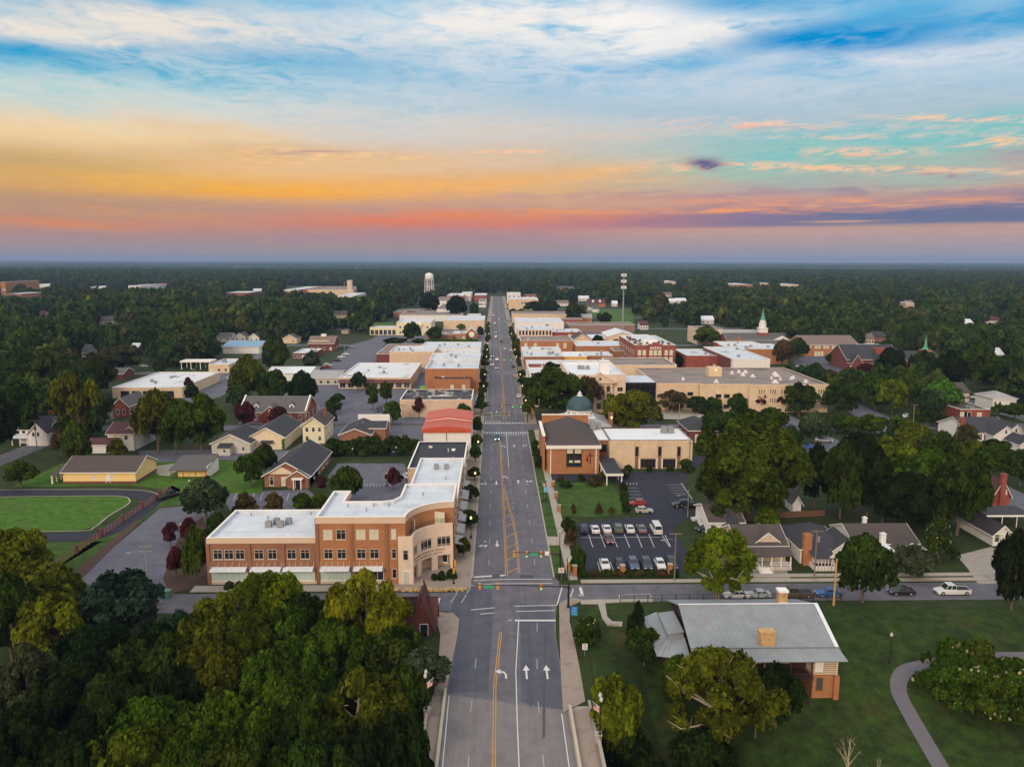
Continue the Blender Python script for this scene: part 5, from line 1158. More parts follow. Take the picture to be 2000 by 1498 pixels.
def courthouse():
 x0, x1, y0, y1 = 28.8, 51.5, 305.0, 345.0; w, d = x1 - x0, y1 - y0; h = 15.2
 t = thing('courthouse', 'cream stone courthouse with pedimented portico and stained white roof', 'courthouse', ((x0 + x1) / 2, y0, 0))
 flat_poly(t, [(-w / 2, 0), (w / 2, 0), (w / 2, d), (-w / 2, d)], h, CREAM, ROOFWM, 1.0, CREAM, band=(h - 2.3, h - 1.6, CREAM))
 p = MB(); p.prism([(-4.2, -1.6), (6.0, -1.6), (6.0, -.004), (-4.2, -.004)], 11.2, 12.6);
 for y in (-2.0, -.3): pass
 p.face([(-5.2, -2.2, 12.6), (7.0, -2.2, 12.6), (.9, -2.2, 16.2)]); p.slab((-5.6, -2.4, 12.6), (.9, -2.4, 16.5), (.9, .8, 16.5), (-5.6, .8, 12.6), .4); p.slab((.9, -2.4, 16.5), (7.4, -2.4, 12.6), (7.4, .8, 12.6), (.9, .8, 16.5), .4); p.box(-5.6, 7.4, -2.4, 0, 12.2, 12.62); p.build('pediment', CREAM, t)
 for x in (-3.8, -1.4, 3.2, 5.6): MB().lathe([(.75, .0), (.75, .6), (.55, .7), (.48, 10.4), (.75, 10.7), (.75, 11.2)], 14, x, -1.1).build('column', CREAM, t)
 o = MB(); o.lathe([(.45, 0), (.45, .1)], 14); q = o.build('oculus', GLASS, t, (.9, -2.22, 14)); q.rotation_euler = (math.pi / 2, 0, 0)
 for x in (-2.6, .9, 4.4):
  for z in (1.5, 5.4, 8.6): win_at(t, x, 0, z, 0, 1.6, 2.4, 2, 2, CREAM, GLASS)
 for x in (-8.6, 9.2):
  for z in (1.5, 5.0, 8.7): win_at(t, x, 0, z, 0, 2.0, 1.6, 2, 1, CREAM, GLASS)
 for y in (6, 14, 22, 30):
  for z in (1.5, 5.0, 8.7): win_at(t, -w / 2, y, z, -math.pi / 2, 1.8, 1.8, 2, 2, CREAM, GLASS)
 s = MB(); s.box(2.2, 6.0, 9, 12, h - 1, h + 4.2); s.box(2.0, 6.2, 8.8, 12.2, h + 4.2, h + 4.6); s.build('stair_tower', WHITES, t)
 for u in ((-3, 24), (-1, 24), (-4.5, 25)): mb = MB(); unit_mb(mb, u[0], u[1], h - 1, 1.2); mb.build('rooftop_unit', GREYM, t)
 FOOT.append((x0, x1, y0, y1, 16))
 # modern annexe
 X0 = 64.3; t = thing('courthouse_annexe', 'wide modern tan courthouse annexe with black glass link and brown gravel roof', 'courthouse', (X0, 309, 0)); h = 11.2
 Wd = 69.0
 flat_poly(t, [(0, 0), (17.5, 0), (17.5, -2.4), (37, -2.4), (37, -3.6), (Wd, -3.6), (Wd, 46), (0, 46)], h, TAN, ROOFG, .55, mat('pale_coping', (.62, .55, .44), var=.04), band=(h - .9, h - .1, TAN))
 g = MB(); g.box(-12.8, -.003, -.8, 18, 0, 11.4); g.build('glass_link', GLASSB, t)
 fr = MB()
 for i in range(7): fr.box(-12.8 + i * 2.1, -12.72 + i * 2.1, -.86, -.803, 0, 11.4)
 for i in range(6): fr.box(-12.8, -.01, -.85, -.802, i * 2.1, i * 2.1 + .07)
 fr.box(-13, 0, -1.0, -.86, 11.2, 11.8); fr.build('glazing_bars', mat('dark_bars', (.04, .04, .045), var=0), t)
 b = MB(); b.box(-13, -.01, -.7, 19, 11.41, 11.7); b.build('link_roof', ROOFW, t)
 for x in (6.4, 10.4, 14.2):
  for z in (1.2, 6.2): win_at(t, x, 0, z, 0, 2.3, 1.5, 1, 1, TAN, GLASS)
 for x in (25, 28.4, 31.9):
  for z in (1.4, 5.6): win_at(t, x, -2.4, z, 0, 2.3, 1.6, 1, 1, TAN, GLASS)
 for gx in (42, 46.5, 51, 57.5, 66):
  for k in range(3): win_at(t, gx + k * .95 - .9, -3.6, 7.6, 0, .32, 1.7, 1, 1, TAN, GLASS); win_at(t, gx + k * .95 - .9, -3.6, 4.0, 0, .32, 1.7, 1, 1, TAN, GLASS)
 for x in (45, 49, 53, 57): win_at(t, x, -3.6, .3, 0, 2.6, 1.2, 2, 1, TAN, GLASS)
 c = MB(); c.box(27.6, 33.2, 22, 27, h - .5, h + 3.4); c.build('stair_house', TAN, t)
 lm_ = MB(); lm_.lathe([(.25, h + 2.2), (.3, h + 2.5), (.1, h + 2.7)], 8, 30.5, 21.7); lm_.build('wall_lamp', LAMPW, t)
 rng = random.Random(3)
 for x, y in ((14, 12), (26, 5), (40, 30), (43, 24), (46, 20), (52, 14), (55, 12), (57, 22), (60, 13), (62, 16), (50, 4), (63, 5), (58, 27), (44, 33), (47, 33)):
  v = MB(); s_ = .5 + rng.random() * .8; v.box(x - s_, x + s_, y - s_ * .7, y + s_ * .7, h - .5, h - .1); v.lathe([(s_ * .6, h - .1), (s_ * .75, h + .3), (s_ * .5, h + .7), (s_ * .2, h + .8)], 10, x, y); v.build('roof_vent', WHITES, t)
 for x in (8, 22, 36): MB().tube((x, 6, h - .5), (x, 6, h + 2.6), .06, n=5).build('mast', GREYM, t)
 FOOT.append((50, X0 + Wd, 304, 355, 12))
 t2 = thing('tan_hall', 'tan flat building with brown roof behind the courthouse glass link', 'building', (66, 366, 0))
 flat_poly(t2, [(-12, 0), (20, 0), (20, 28), (-12, 28)], 11.0, TAN, ROOFG, .5); win_at(t2, 15, 0, 7.6, 0, 2, 1.5, 1, 1, TAN, GLASS); FOOT.append((54, 86, 366, 394, 11))
courthouse()
def school():
 x0, x1, y0, y1 = 76.5, 99.0, 425, 481; w, d = x1 - x0, y1 - y0; h = 14.2
 t = thing('brick_hotel', 'three-storey red brick block with large white paired windows and white roof', 'building', ((x0 + x1) / 2, y0, 0))
 flat_poly(t, [(-w / 2, 0), (w / 2, 0), (w / 2, d), (-w / 2, d)], h, BRICKR, ROOFW, .9, TRIM)
 for z in (1.2, 4.9, 8.8):
  for x in (-8.8, -6.1, -2.4, 0, 2.4, 6.1, 8.8): win_at(t, x, 0, z, 0, 1.6, 2.6, 2, 2, TRIM, BLIND, False)
  for i in range(9): win_at(t, -w / 2, 3 + i * 6, z, -math.pi / 2, 1.1, 2.2, 1, 2, TRIM, GLASS, False)
 g = MB(); g.box(-3.9, 3.9, -.3, .3, 0, h + .6); g.box(-1.8, 1.8, -.3, .3, h + .6, h + 1.6); g.build('central_bay', BRICKR, t)
 for i in range(5): win_at(t, -2.6 + i * 1.3, -.3, 12.3, 0, .6, .9, 1, 1, TRIM, BLIND, False)
 for z in (1.2, 4.9, 8.8):
  for x in (-2.4, 0, 2.4): win_at(t, x, -.3, z, 0, 1.6, 2.6, 2, 2, TRIM, BLIND, False)
 rng = random.Random(8)
 for i in range(26):
  mb = MB(); x, y = (-9 + rng.random() * 7, 4 + rng.random() * 46) if i < 18 else (4 + rng.random() * 6, 2 + rng.random() * 20); unit_mb(mb, x, y, h - .9, .9); mb.build('rooftop_unit', WOODB, t)
 b = MB(); b.box(-4, 4, 14, 22, h - .8, h + 1.2); b.build('roof_monitor', WHITES, t)
 FOOT.append((x0, x1, y0, y1, 15))
school()
# the row of shops on the right kerb (front of each block faces the street, we see the near side walls)
FB('white-roofed corner shop nearest the courthouse tree', 1024, 1060, 746, 735, 9.0, CREAM, ROOFW, (('L', 3, .6, 2.6, 2.4, 3, 1),), par=.4, world=(15.3, 31, 318, 338))
FB('dark-roofed shop in the right row near the big oak', 1024, 1066, 735, 724, 9.3, CREAM, ROOFB, (('L', 3, .6, 2.6, 2.4, 3, 1),), par=.4, world=(15.3, 33, 338.1, 352))
FB('white-roofed shop beyond the dark-roofed one in the right row', 1024, 1066, 724, 716, 9.5, CREAM, ROOFW, (('L', 3, .6, 2.6, 2.4, 3, 1),), par=.4, world=(15.3, 33, 352.1, 366))
FB('red-roofed shop in the right row', 1024, 1066, 716, 710, 9.8, WHITES, mat('dark_red_roof', (.22, .05, .045), var=.1), (('L', 3, .6, 2.6, 2.4, 3, 1),), par=.4, world=(15.3, 36, 366.1, 380))
FB('long shop with pale parapet spanning the right row below the brick shops', 1024, 1112, 711, 706, 9.6, WHITES, ROOFW, (('L', 3, .6, 3, 2.4, 3, 1),), world=(15.3, 58, 380.1, 396))
FB('brick corner store with white roof and rooftop units at third crossing', 1022, 1066, 699, 686, 8.0, BRICK, ROOFW, (('L', 4, .6, 3, 2.4, 3, 1), ('L', 5, 5.6, 1.2, 1.8)), units=((.7, .5, 1.4), (.8, .6, 1.2)), world=(15.3, 36.5, 424, 452))
FB('small mustard-yellow shop back between two brick walls', 1067, 1094, 697, 687, 7.0, mat('mustard_stucco', (.62, .36, .09), var=.08), ROOFWM, (), world=(37.5, 51, 432, 455))
FB('brick shop back with white roof right of the mustard one', 1095, 1127, 694, 686, 7.0, BRICK, ROOFW, (), world=(51.5, 66, 436, 456))
FB('white-parapeted low store along the right kerb beyond the corner store', 1012, 1066, 684, 680, 8.3, WHITES, ROOFW, (('F', [.22, .34], 6.5, 1.2, 1.2), ('L', 3, .6, 3, 2.4, 3, 1)), world=(15.3, 38, 453, 470))
FB('orange brick block with four white arched windows', 1016, 1085, 668, 663, 10.0, BRICKO, ROOFG, (('F', [.1, .28, .7, .84], 5.6, 1.6, 2.8, 1, 1, TRIM, BLIND),), world=(15.5, 49, 490, 520))
FB('long brick warehouse wall stretching right behind the shops', 1085, 1150, 678, 672, 8.2, BRICKO, ROOFW, (('F', [.05, .5], 6, 1, 1.6),), world=(49.5, 80, 476, 506))
FB('lower brown brick warehouse end', 1150, 1180, 684, 678, 7.0, BRICK, ROOFG, (), world=(70, 84, 460, 475))
FB('small white-roofed store among the right-hand brick backs', 1175, 1200, 694, 690, 5, BRICKO, ROOFW, (), world=(60, 74, 424, 442))
FB('low white store with red lettering band left of the red brick block', 1200, 1240, 697, 690, 6, WHITES, ROOFW, (), world=(63, 75.5, 412, 423), extra=lambda t, w, d, h: MB().box(-w * .1, w * .45, -.1, 0, 1.5, 4.2).build('sign_band', REDP, t))
FB('cream store with a row of tall dark slit windows on its upper wall', 1003, 1048, 640, 633, 10.2, CREAM, ROOFW, (('F', [.06 + i * .098 for i in range(10)], 6.4, 1.3, 3.2, 1, 1, CREAM, GLASS),), world=(16, 41, 566, 600))
FB('brick annexe with two white windows beside the slit-windowed store', 1050, 1091, 649, 644, 8, BRICKR, ROOFW, (('F', [.6, .86], 4.2, 2.2, 2.2, 1, 1, TRIM, BLIND),), world=(41.5, 63, 572, 600))
FB('white-walled store behind the slit-windowed one', 998, 1072, 634, 628, 10, WHITES, ROOFW, (('F', [.65], 6, 3, 2),), world=(16, 56, 640, 690))
FB('long beige warehouse wall at the right kerb', 995, 1083, 618, 613, 8.5, TAN, ROOFG, (), world=(16, 76, 760, 800))
FB('cream four-storey block with two rows of dark windows beyond the beige warehouse', 992, 1034, 592, 588, 13.2, TAN, ROOFW, (('F', [.45, .55], 7.5, 2, 2.4), ('F', [.55], 2.5, 2, 2.4)), world=(16, 52, 960, 1010))
FB('white block farthest along the right kerb', 986, 1008, 576, 573, 14, WHITES, ROOFW, (('F', 3, 8, 2, 2.4),), world=(16, 35, 1110, 1150))
FB('dark red house-like block with white windows at the far right end of the street', 1012, 1028, 577, 574, 11, BRICKR, SHINM, (('F', 2, 6, 3, 3, 1, 1, TRIM, BLIND),), world=(42, 58, 1130, 1150))
GH('tan gable-fronted house with brown roof behind the brick backs', 1106, 1135, 671, 22, 5, 9, 'y', TAN, SHINB, (), name='gable_house', detail=False, xy=(55, 67, 548))
GH('small tan gable house left of the larger tan one', 1077, 1092, 665, 14, 4, 7, 'y', TAN, SHINB, (), name='gable_house', detail=False, xy=(44, 53, 548))
def fire_extra(t, w, d):
 for i, x in enumerate((-4.6, 0, 4.6)):
  b = MB(); b.box(x - 1.9, x + 1.9, -.06, .02, 0, 4.0); b.build('bay_opening', GLASSB, t)
  if i == 1: MB().box(x - 1.2, x + 1.2, -.12, -.061, .5, 2.2).build('bay_sign', mat('fire_truck_yellow', (.7, .42, .05), var=0), t)
 for s, a, b_ in ((-1, -w / 2 - 12, -w / 2 - .02), (1, w / 2 + .02, w / 2 + 14)):
  q = MB(); q.box(a, b_, 2, d - 3, 0, 4.2); k = q.build('side_wing', TAN, t); r = MB(); r.box(a - .2, b_, 1.8, d - 2.8, 4.21, 4.5); r.build('wing_roof', METW, k)
GH('fire station with low white gable roof and three dark vehicle bays', 1180, 1216, 668, 34, 6.0, 9.2, 'y', TAN, METW, (), 'fire station', 'fire_station', extra=fire_extra, detail=False, xy=(81, 102, 560))
FB('long low brown shed behind the fire station', 1105, 1196, 640, 634, 6, mat('brown_board', (.26, .18, .14), var=.1), ROOFG, (), world=(62, 118, 660, 690))
FB('low red brick block beside the grassy park', 1086, 1112, 631, 626, 6, BRICKR, ROOFG, (), world=(62, 80, 722, 745))
FB('orange brick store with white roof left of the white-fronted warehouse', 1353, 1400, 688, 684, 9, BRICKR, ROOFW, (('F', [.85], 2, 1.2, 2.2, 1, 1, TRIM, BLIND),), world=(104, 122, 420, 452))
def ww_extra(t, w, d, h):
 s = MB(); s.box(-w / 2 - .3, -w / 2 - .003, 4, d + .2, 0, h - .3); s.build('brick_side', BRICKD, t)
FB('warehouse with white front wall, dark brick side and white roof', 1441, 1499, 701, 684, 10.5, WHITES, ROOFW, (('F', [.22, .48, .68, .88], 1.4, .9, 3.0, 1, 2, WOODB, GLASS),), extra=ww_extra, world=(121, 140, 392, 450))
FB('orange brick hall with white roof behind the white-fronted warehouse', 1440, 1515, 683, 677, 9, BRICKO, ROOFW, (), world=(138, 172, 452, 480))
FB('white-roofed brick hall under the steeple church', 1440, 1495, 676, 671, 8, BRICKR, ROOFW, (), world=(142, 168, 490, 505))
FB('cream church hall with three tall narrow windows', 1372, 1398, 651, 645, 11, CREAM, ROOFG, (('F', [.2, .8], 2, 1, 5),), world=(146, 164, 560, 590))
GH('grey-roofed brick school wing beside the cream church hall', 1398, 1455, 668, 24, 5, 9, 'x', BRICKR, METGY, (('F', 6, 1, 1.4, 2),), 'school', 'school_wing', detail=False, xy=(165, 195, 570))
def steeple_church():
 x0, y0 = 182.5, 530; t = thing('steeple_church', 'brick church with white tiered steeple tipped by a green copper spire', 'church', (x0, y0, 0)); t.scale = (1, 1, .66)
 a, b, c = MB(), MB(), MB(); gable_mb(a, b, c, -22, 22, 6, 26, 9, 15, 'x', .5); hip_mb(a, b, c, -10, 24, -22, 6.2, 7.5, 10.5); a.build('wall', BRICKR, t); b.build('roof', SHING, t); c.build('trim', TRIM, t)
 for i in range(7):
  for z in (1.5, 4.8): win_at(t, -8 + i * 5, -22, z, 0, 1.6, 2, 2, 2, TRIM, BLIND, False)
 g = MB(); g.face([(10, 5.4, 9.2), (22, 5.4, 9.2), (16, 5.4, 13.5)]); g.build('gable_panel', TRIM, t)
 s = MB(); s.box(2, 9, 12, 19, 10, 15.5); st_ = s.build('steeple_base', BRICKR, t)
 k = MB(); k.box(2.6, 8.4, 12.6, 18.4, 15.5, 20); k.box(2.3, 8.7, 12.3, 18.7, 20, 20.5); k.lathe([(2.7, 20.5), (2.5, 25.5), (2.8, 25.8), (2.0, 26), (1.9, 28.5), (2.1, 28.8)], 8, 5.5, 15.5); k.build('steeple', WHITES, t)
 e = MB(); e.lathe([(1.8, 28.8), (.9, 34), (.08, 41)], 8, 5.5, 15.5); e.build('spire', COPGR, t)
 chimney(t, -17, -4, 6, 13, BRICKO, 1.2); q = MB(); q.box(-24, -10.01, -18, 4, -.2, 6.5); q.build('side_hall', BRICKR, t); q = MB(); q.box(-24.3, -10.02, -18.3, 4.3, 6.51, 7.2); q.build('side_roof', SHING, t)
 FOOT.append((150, 202, 505, 558, 15))
steeple_church()
GH('long two-storey brick school building with grey gable roof behind the church car park', 1588, 1655, 694, 28, 7.2, 12, 'x', BRICKO, SHINW, (('F', [.08, .2, .26, .36, .42, .52, .58, .85], 5, 1.4, 2, 1, 2, TRIM, BLIND), ('F', [.2, .26, .32], .2, 1.4, 2.6, 1, 1, TRIM, BLIND)), 'school', 'school_building', detail=False, xy=(198, 232, 492))
def tudor_extra(t, w, d):
 for x in (-w * .38, w * .05):
  a, b, c = MB(), MB(), MB(); gable_mb(a, b, c, x - 3, x + 3, -5, 8, 4.5, 9, 'y', .3); a.build('porch_gable', BRICKD, t); b.build('porch_roof', SHIN, t); c.build('porch_trim', TRIM, t)
 a = MB(); a.box(w * .1, w * .5, 4, 20, 4, 11.5); a.build('rear_block', BRICKR, t); a = MB(); a.box(w * .02, w * .45, 12, 24, 11.6, 12); a.build('rear_roof', ROOFW, t)
GH('dark brick church with steep slate roofs and twin pointed porch gables', 1655, 1735, 712, 24, 6, 13, 'x', BRICKD, SHIN, (), 'church', 'gothic_church', extra=tudor_extra, detail=False, xy=(196, 226, 428))
def spire_extra(t, w, d):
 s = MB(); s.box(w * .3, w * .3 + 5, 8, 13, 8, 13.5); s.build('spire_base', BRICKO, t); e = MB(); e.lathe([(2.2, 13.5), (1.1, 15.5), (.08, 26)], 8, w * .3 + 2.5, 10.5); e.build('spire', COPGR, t); chimney(t, -w * .3, 10, 9, 15, BRICKO, 1)
GH('wide dark slate-roofed church with a slim green copper spire', 1762, 1830, 700, 24, 6, 12, 'x', BRICKD, SHIN, (), 'church', 'slate_church', extra=spire_extra, detail=False, xy=(221, 257, 440))[0].scale = (1, 1, .66)
# houses on the right
def hA(t, w, d):
 a, b, c = MB(), MB(), MB(); gable_mb(a, b, c, -w * .1, w * .42, -6, 3, 3.0, 5.0, 'y', .4); a.build('wing', WHITES, t); b.build('wing_roof', SHIN, t); c.build('wing_trim', TRIM, t)
GH('white gabled house with dark roof tucked below the giant oak', 1385, 1450, 1050, 12, 3.7, 5.9, 'x', WHITES, SHINB, (('F', [.1], 1, .9, 1.3), ('L', [.5], 1.2, .9, 1.3)), extra=hA)
def hB(t, w, d):
 a, b, c = MB(), MB(), MB(); gable_mb(a, b, c, -1.4, 4.0, .6, 6, 4.2, 6.4, 'y', .15, z0=3.6); a.build('front_gable', CREAM, t); b.build('gable_roof', SHINB, t); c.build('gable_trim', TRIM, t)
 p = MB(); p.slab((-w / 2 - .2, -3.4, 3.0), (w / 2 + .3, -3.4, 3.0), (w / 2 + .3, .2, 4.1), (-w / 2 - .2, .2, 4.1), .16); p.build('porch_roof', SHINB, t)
 f = MB(); f.box(-w / 2, w / 2 + .1, -3.2, 0, -.2, .75); f.build('porch_floor', GREYS, t)
 for i in range(6): MB().box(-w / 2 + .15 + i * (w - .3) / 5 - .1, -w / 2 + .15 + i * (w - .3) / 5 + .1, -3.15, -2.95, .75, 3.05).build('porch_post', TRIM, t)
 r = MB()
 for z in (1.0, 1.6): r.box(-w / 2, -1.9, -3.1, -3.02, z, z + .08); r.box(.7, w / 2, -3.1, -3.02, z, z + .08)
 for i in range(60):
  x = -w / 2 + w * i / 59
  if not -1.9 < x < .7: r.box(x - .02, x + .02, -3.08, -3.04, 1.0, 1.6)
 r.build('railing', TRIM, t)
 s = MB()
 for i in range(5): s.box(-1.8, .6, -3.2 - .35 * (5 - i), -3.2 - .35 * (4 - i), -.1, .14 * (i + 1))
 s.build('steps', TRIM, t)
 for x in (-1.8, .6):
  k = MB(); k.slab((x - .06, -5, .9), (x + .06, -5, .9), (x + .06, -3.2, 1.65), (x - .06, -3.2, 1.65), .1); k.box(x - .06, x + .06, -5.05, -4.93, 0, .95); k.build('handrail', TRIM, t)
 door(t, -.6, 0, .75, 0, 1, 2.1, WHITES)
GH('cream house with front gable, railed white porch and wooden steps', 1440, 1534, 1102, 10.5, 4.1, 6.5, 'x', CREAM, SHINB, (('F', [.3], 1.8, 1.0, .8), ('F', [.82], 1.4, 1.1, 1.5, 1, 2, TRIM, BLIND)), extra=hB)
def hC(t, w, d):
 a, b, c = MB(), MB(), MB(); gable_mb(a, b, c, w * .1, w * .5 + 2.3, -1.0, 6, 3.1, 5.5, 'y', .4); a.build('front_gable', WHITES, t); b.build('gable_roof', SHIN, t); c.build('gable_trim', TRIM, t)
 o = MB(); o.lathe([(.4, 0), (.4, .08)], 14); q = o.build('round_vent', GREYS, t, (w * .3 + 1.15, -1.05, 4.6)); q.rotation_euler = (math.pi / 2, 0, 0)
 p = MB(); p.slab((-w * .38, -4.2, 2.7), (w * .06, -4.2, 2.7), (w * .06, 0, 3.4), (-w * .38, 0, 3.4), .16); p.build('porch_roof', SHIN, t)
 g = MB(); g.face([(-w * .1, -4.2, 2.75), (w * .06, -4.2, 2.75), (-w * .02, -4.2, 3.6)])
 g.build('porch_gable', TRIM, t)
 s = MB(); s.box(-w * .36, w * .04, -4.0, -3.9, -.1, 1.0); s.box(-w * .36, -w * .36 + .1, -4, 0, -.1, 1.0)
 for i in range(7):
  x = -w * .36 + w * .4 * i / 6; s.box(x - .06, x + .06, -4.0, -3.9, 0, 2.7)
 s.build('porch_screen', TRIM, t)
 chimney(t, -w * .4, -.6, -.2, 6.2, BRICKO, .75)
GH('white house with dark hip roof, screened porch and tall orange brick chimney', 1562, 1658, 1100, 13, 3.1, 5.9, 'hip', WHITES, SHIN, (('L', [.4, .7], 1.2, .9, 1.3),), extra=hC)
def hD(t, w, d):
 a, b, c = MB(), MB(), MB(); gable_mb(a, b, c, w * .05, w * .5, -3.0, 4, 2.6, 4.0, 'y', .4); a.build('front_gable', WHITES, t); b.build('gable_roof', SHINB, t); c.build('gable_trim', TRIM, t)
 p = MB(); p.slab((-w * .42, -3.6, 2.3), (0, -3.6, 2.3), (0, 0, 2.9), (-w * .42, 0, 2.9), .12); p.build('porch_roof', METW, t)
 for x in (-w * .4, -w * .2): MB().box(x - .08, x + .08, -3.5, -3.35, 0, 2.3).build('porch_post', TRIM, t)
 chimney(t, -w * .08, -.5, 2, 4.9, WHITES, .5); chimney(t, -w * .12, d * .6, 4, 5.9, WHITES, .4)
GH('white house with brown roof and two white chimneys right of the screened porch house', 1668, 1790, 1086, 11, 2.9, 5.1, 'x', WHITES, SHINB, (('F', [.14, .22], .8, .8, 1.6), ('L', [.5], 1.2, .9, 1.3)), extra=hD)
GH('little white gable house with dark roof beside the gravel drive at the right edge', 1938, 1975, 1066, 12, 2.7, 4.6, 'y', WHITES, SHIN, (('F', [.2, .45], .9, .9, 1.6),))
def carport():
 x0, y0 = P(1925, 1030); t = thing('carport', 'open carport with dark flat roof on slim white posts', 'carport', (x0, y0, 0)); r = MB(); r.box(0, 11, 0, 7, 2.6, 2.9); r.build('roof', SHIN, t); r = MB(); r.box(-.1, 11.1, -.12, -.003, 2.55, 2.92); r.build('fascia', TRIM, t)
 for x in (.3, 3.8, 7.2, 10.7):
  for y in (.2, 6.8): MB().box(x - .07, x + .07, y - .07, y + .07, 0, 2.6).build('post', TRIM, t)
carport()
GH('small brick house with gable end chimney at right edge', 1937, 1970, 992, 12, 3.4, 7.2, 'y', BRICKR, SHINM, (('F', [.7], 3.6, .8, 1.2, 1, 2, TRIM, BLIND),), extra=lambda t, w, d: chimney(t, -.2, -.4, 0, 8.6, BRICKR, .6))
GH('tiny white shed under the giant oak', 1548, 1564, 1001, 5, 2.6, 4.2, 'y', WHITES, SHING, (), 'shed', 'shed')
def dk_extra(t, w, d):
 p = MB(); p.box(.0, w * .5 + .6, -3, 0, 2.8, 3.3); p.build('porch_roof', SHIN, t); p = MB(); p.box(0, w * .5 + .7, -3.15, -3.003, 2.6, 3.32); p.build('porch_fascia', TRIM, t)
 for x in (.3, w * .5 + .3): MB().box(x - .12, x + .12, -2.9, -2.66, 0, 2.7).build('porch_post', TRIM, t)
 door(t, w * .28, 0, 0, 0, 1, 2.1, WHITES); win_at(t, -w * .2, 0, .4, 0, 1.2, 2.6, 1, 1, TRIM, BLIND)
 for x in (1.5, 3, 4.5): l = MB(); l.lathe([(.12, 3.31), (.2, 3.5), (.1, 3.7)], 8, x, -1.5); l.build('roof_vent', WHITES, t)
GH('dark-red brick house with black hip roof and white-edged porch behind the church wing', 1345, 1398, 866, 16, 4.4, 7.2, 'hip', BRICKD, SHIN, (('L', [.3, .7], 1.2, .9, 1.4),), extra=dk_extra)
def big_white(t, w, d):
 for x, y, ww in ((w * .18, -4, 8), (w * .5, -2, 8)):
  a, b, c = MB(), MB(), MB(); gable_mb(a, b, c, x - ww / 2, x + ww / 2, y, y + 12, 3.4, 6.4, 'y', .4); a.build('front_gable', WHITES, t); b.build('gable_roof', SHIN, t); c.build('gable_trim', TRIM, t); win_at(t, x, y, 3.9, 0, .7, 1.2)
 for i in range(5): win_at(t, -w * .45 + i * 1.7, 0, .8, 0, 1.0, 2.0, 2, 2, TRIM, GLASS)
 chimney(t, -w * .5, 4, 2, 7.4, BRICKR, .8)
 a, b, c = MB(), MB(), MB(); gable_mb(a, b, c, w * .1, w * .5, -13, -5, 2.4, 4.6, 'y', .3); a.build('garage', WHITES, t); b.build('garage_roof', SHIN, t); c.build('garage_trim', TRIM, t)
GH('big white house with black roof, twin front gables and brick chimney at right edge', 1890, 1975, 864, 18, 3.4, 6.9, 'x', WHITES, SHIN, (), extra=big_white)
FB('flat-roofed modern brick house with wide white window', 1876, 1934, 800, 782, 4.2, BRICKR, mat('brown_flat_roof', (.10, .07, .065), var=.15, stain=(.2, .16, .14), stain_scale=.3), (('F', [.12, .25], 1, 2.6, 2.2, 2, 1), ('F', [.65], .2, 1.6, 2.8, 2, 1)), cat='house', name='brick_house')
GH('white house with grey metal hip roof above the flat brick house', 1938, 1984, 800, 12, 4.6, 6.8, 'hip', WHITES, METGY, (('F', [.1, .3], 2, .9, 1.3),))
for a, b, y, m, r, lab in ((1876, 1892, 784, TAN, SHINB, 'small tan house behind the flat brick house'), (1880, 1900, 640, WHITES, METW, 'white house with pale roof in the woods at far right'), (1928, 1954, 634, WHITES, SHINM, 'red-roofed white house in the woods at far right'), (1690, 1707, 672, TAN, SHINW, 'tan house behind the twin-gabled church'), (1706, 1730, 668, BRICKR, SHIN, 'dark-roofed brick house in the trees behind the twin-gabled church'), (1768, 1785, 598, TAN, ROOFG, 'lone tan house among the far right woods'), (1850, 1872, 738, WHITES, SHING, 'white house half hidden by dark trees at right'), (1945, 1960, 705, WHITES, METW, 'pale house peeking from trees at right edge'), (1150, 1168, 606, WHITES, SHINB, 'white bungalow at the edge of the grassy park'), (1196, 1206, 599, WHITES, METW, 'tiny white hut on the grassy park'), (1158, 1170, 610, WHITES, SHING, 'small white shed on the grassy park'), (1250, 1266, 644, WHITES, SHINM, 'small cottage right of the tall mast'), (1130, 1150, 588, WHITES, METW, 'white house with big pale roof beyond the park'), (1320, 1340, 593, WHITES, METW, 'white house in the woods right of the mast'), (1085, 1110, 598, WHITES, SHINW, 'cottage with white porch beyond the dark tree by the park'), (75, 86, 622, TAN, SHINM, 'house with a lit lamp in the woods at far left'), (195, 218, 634, WHITES, SHING, 'white house beside the small white steeple in the left woods'), (652, 676, 622, TAN, SHINB, 'tan house among trees left of the far lawn'), (160, 172, 698, WHITES, SHING, 'white cottage peeping from the trees above the white-roofed shop'), (254, 268, 695, WHITES, METW, 'pale gabled roof behind the broad pale-topped tree'), (494, 510, 572, WHITES, METW, 'small white roof in the woods right of the brick mill'), (308, 320, 562, BRICKR, SHINM, 'small pinkish house right of the red-roofed building in the woods'), (1086, 1104, 566, BRICKR, SHING, 'left of two grey roofs in the woods beyond the big pale-roofed house'), (1106, 1121, 566, WHITES, SHING, 'right of two grey roofs in the woods beyond the big pale-roofed house'), (1296, 1312, 580, TAN, SHINW, 'tan house deep in the woods right of the mast top'), (1306, 1320, 594, WHITES, METW, 'white roof just left of the white house right of the mast'), (1370, 1394, 633, WHITES, METW, 'long white building at the wood edge above the red brick block'), (1131, 1156, 629, mat('orange_board', (.5, .24, .05), var=.1), METGY, 'low orange shed beside the park lawn')):
 GH(lab, a, b, y, 12, 4, 7.5, 'x', m, r, (('F', 3, 1, 1.2, 1.5),), detail=False, trim=None)
GH('brick house with brown roof and two white dormers beyond the park', 1148, 1182, 600, 14, 5, 10, 'x', BRICKO, SHINM, (), trim=None, detail=False, extra=lambda t, w, d: [MB().box(x - 1.2, x + 1.2, 1, 5, 6, 9.2).build('dormer', TRIM, t) for x in (-w * .2, w * .2)])
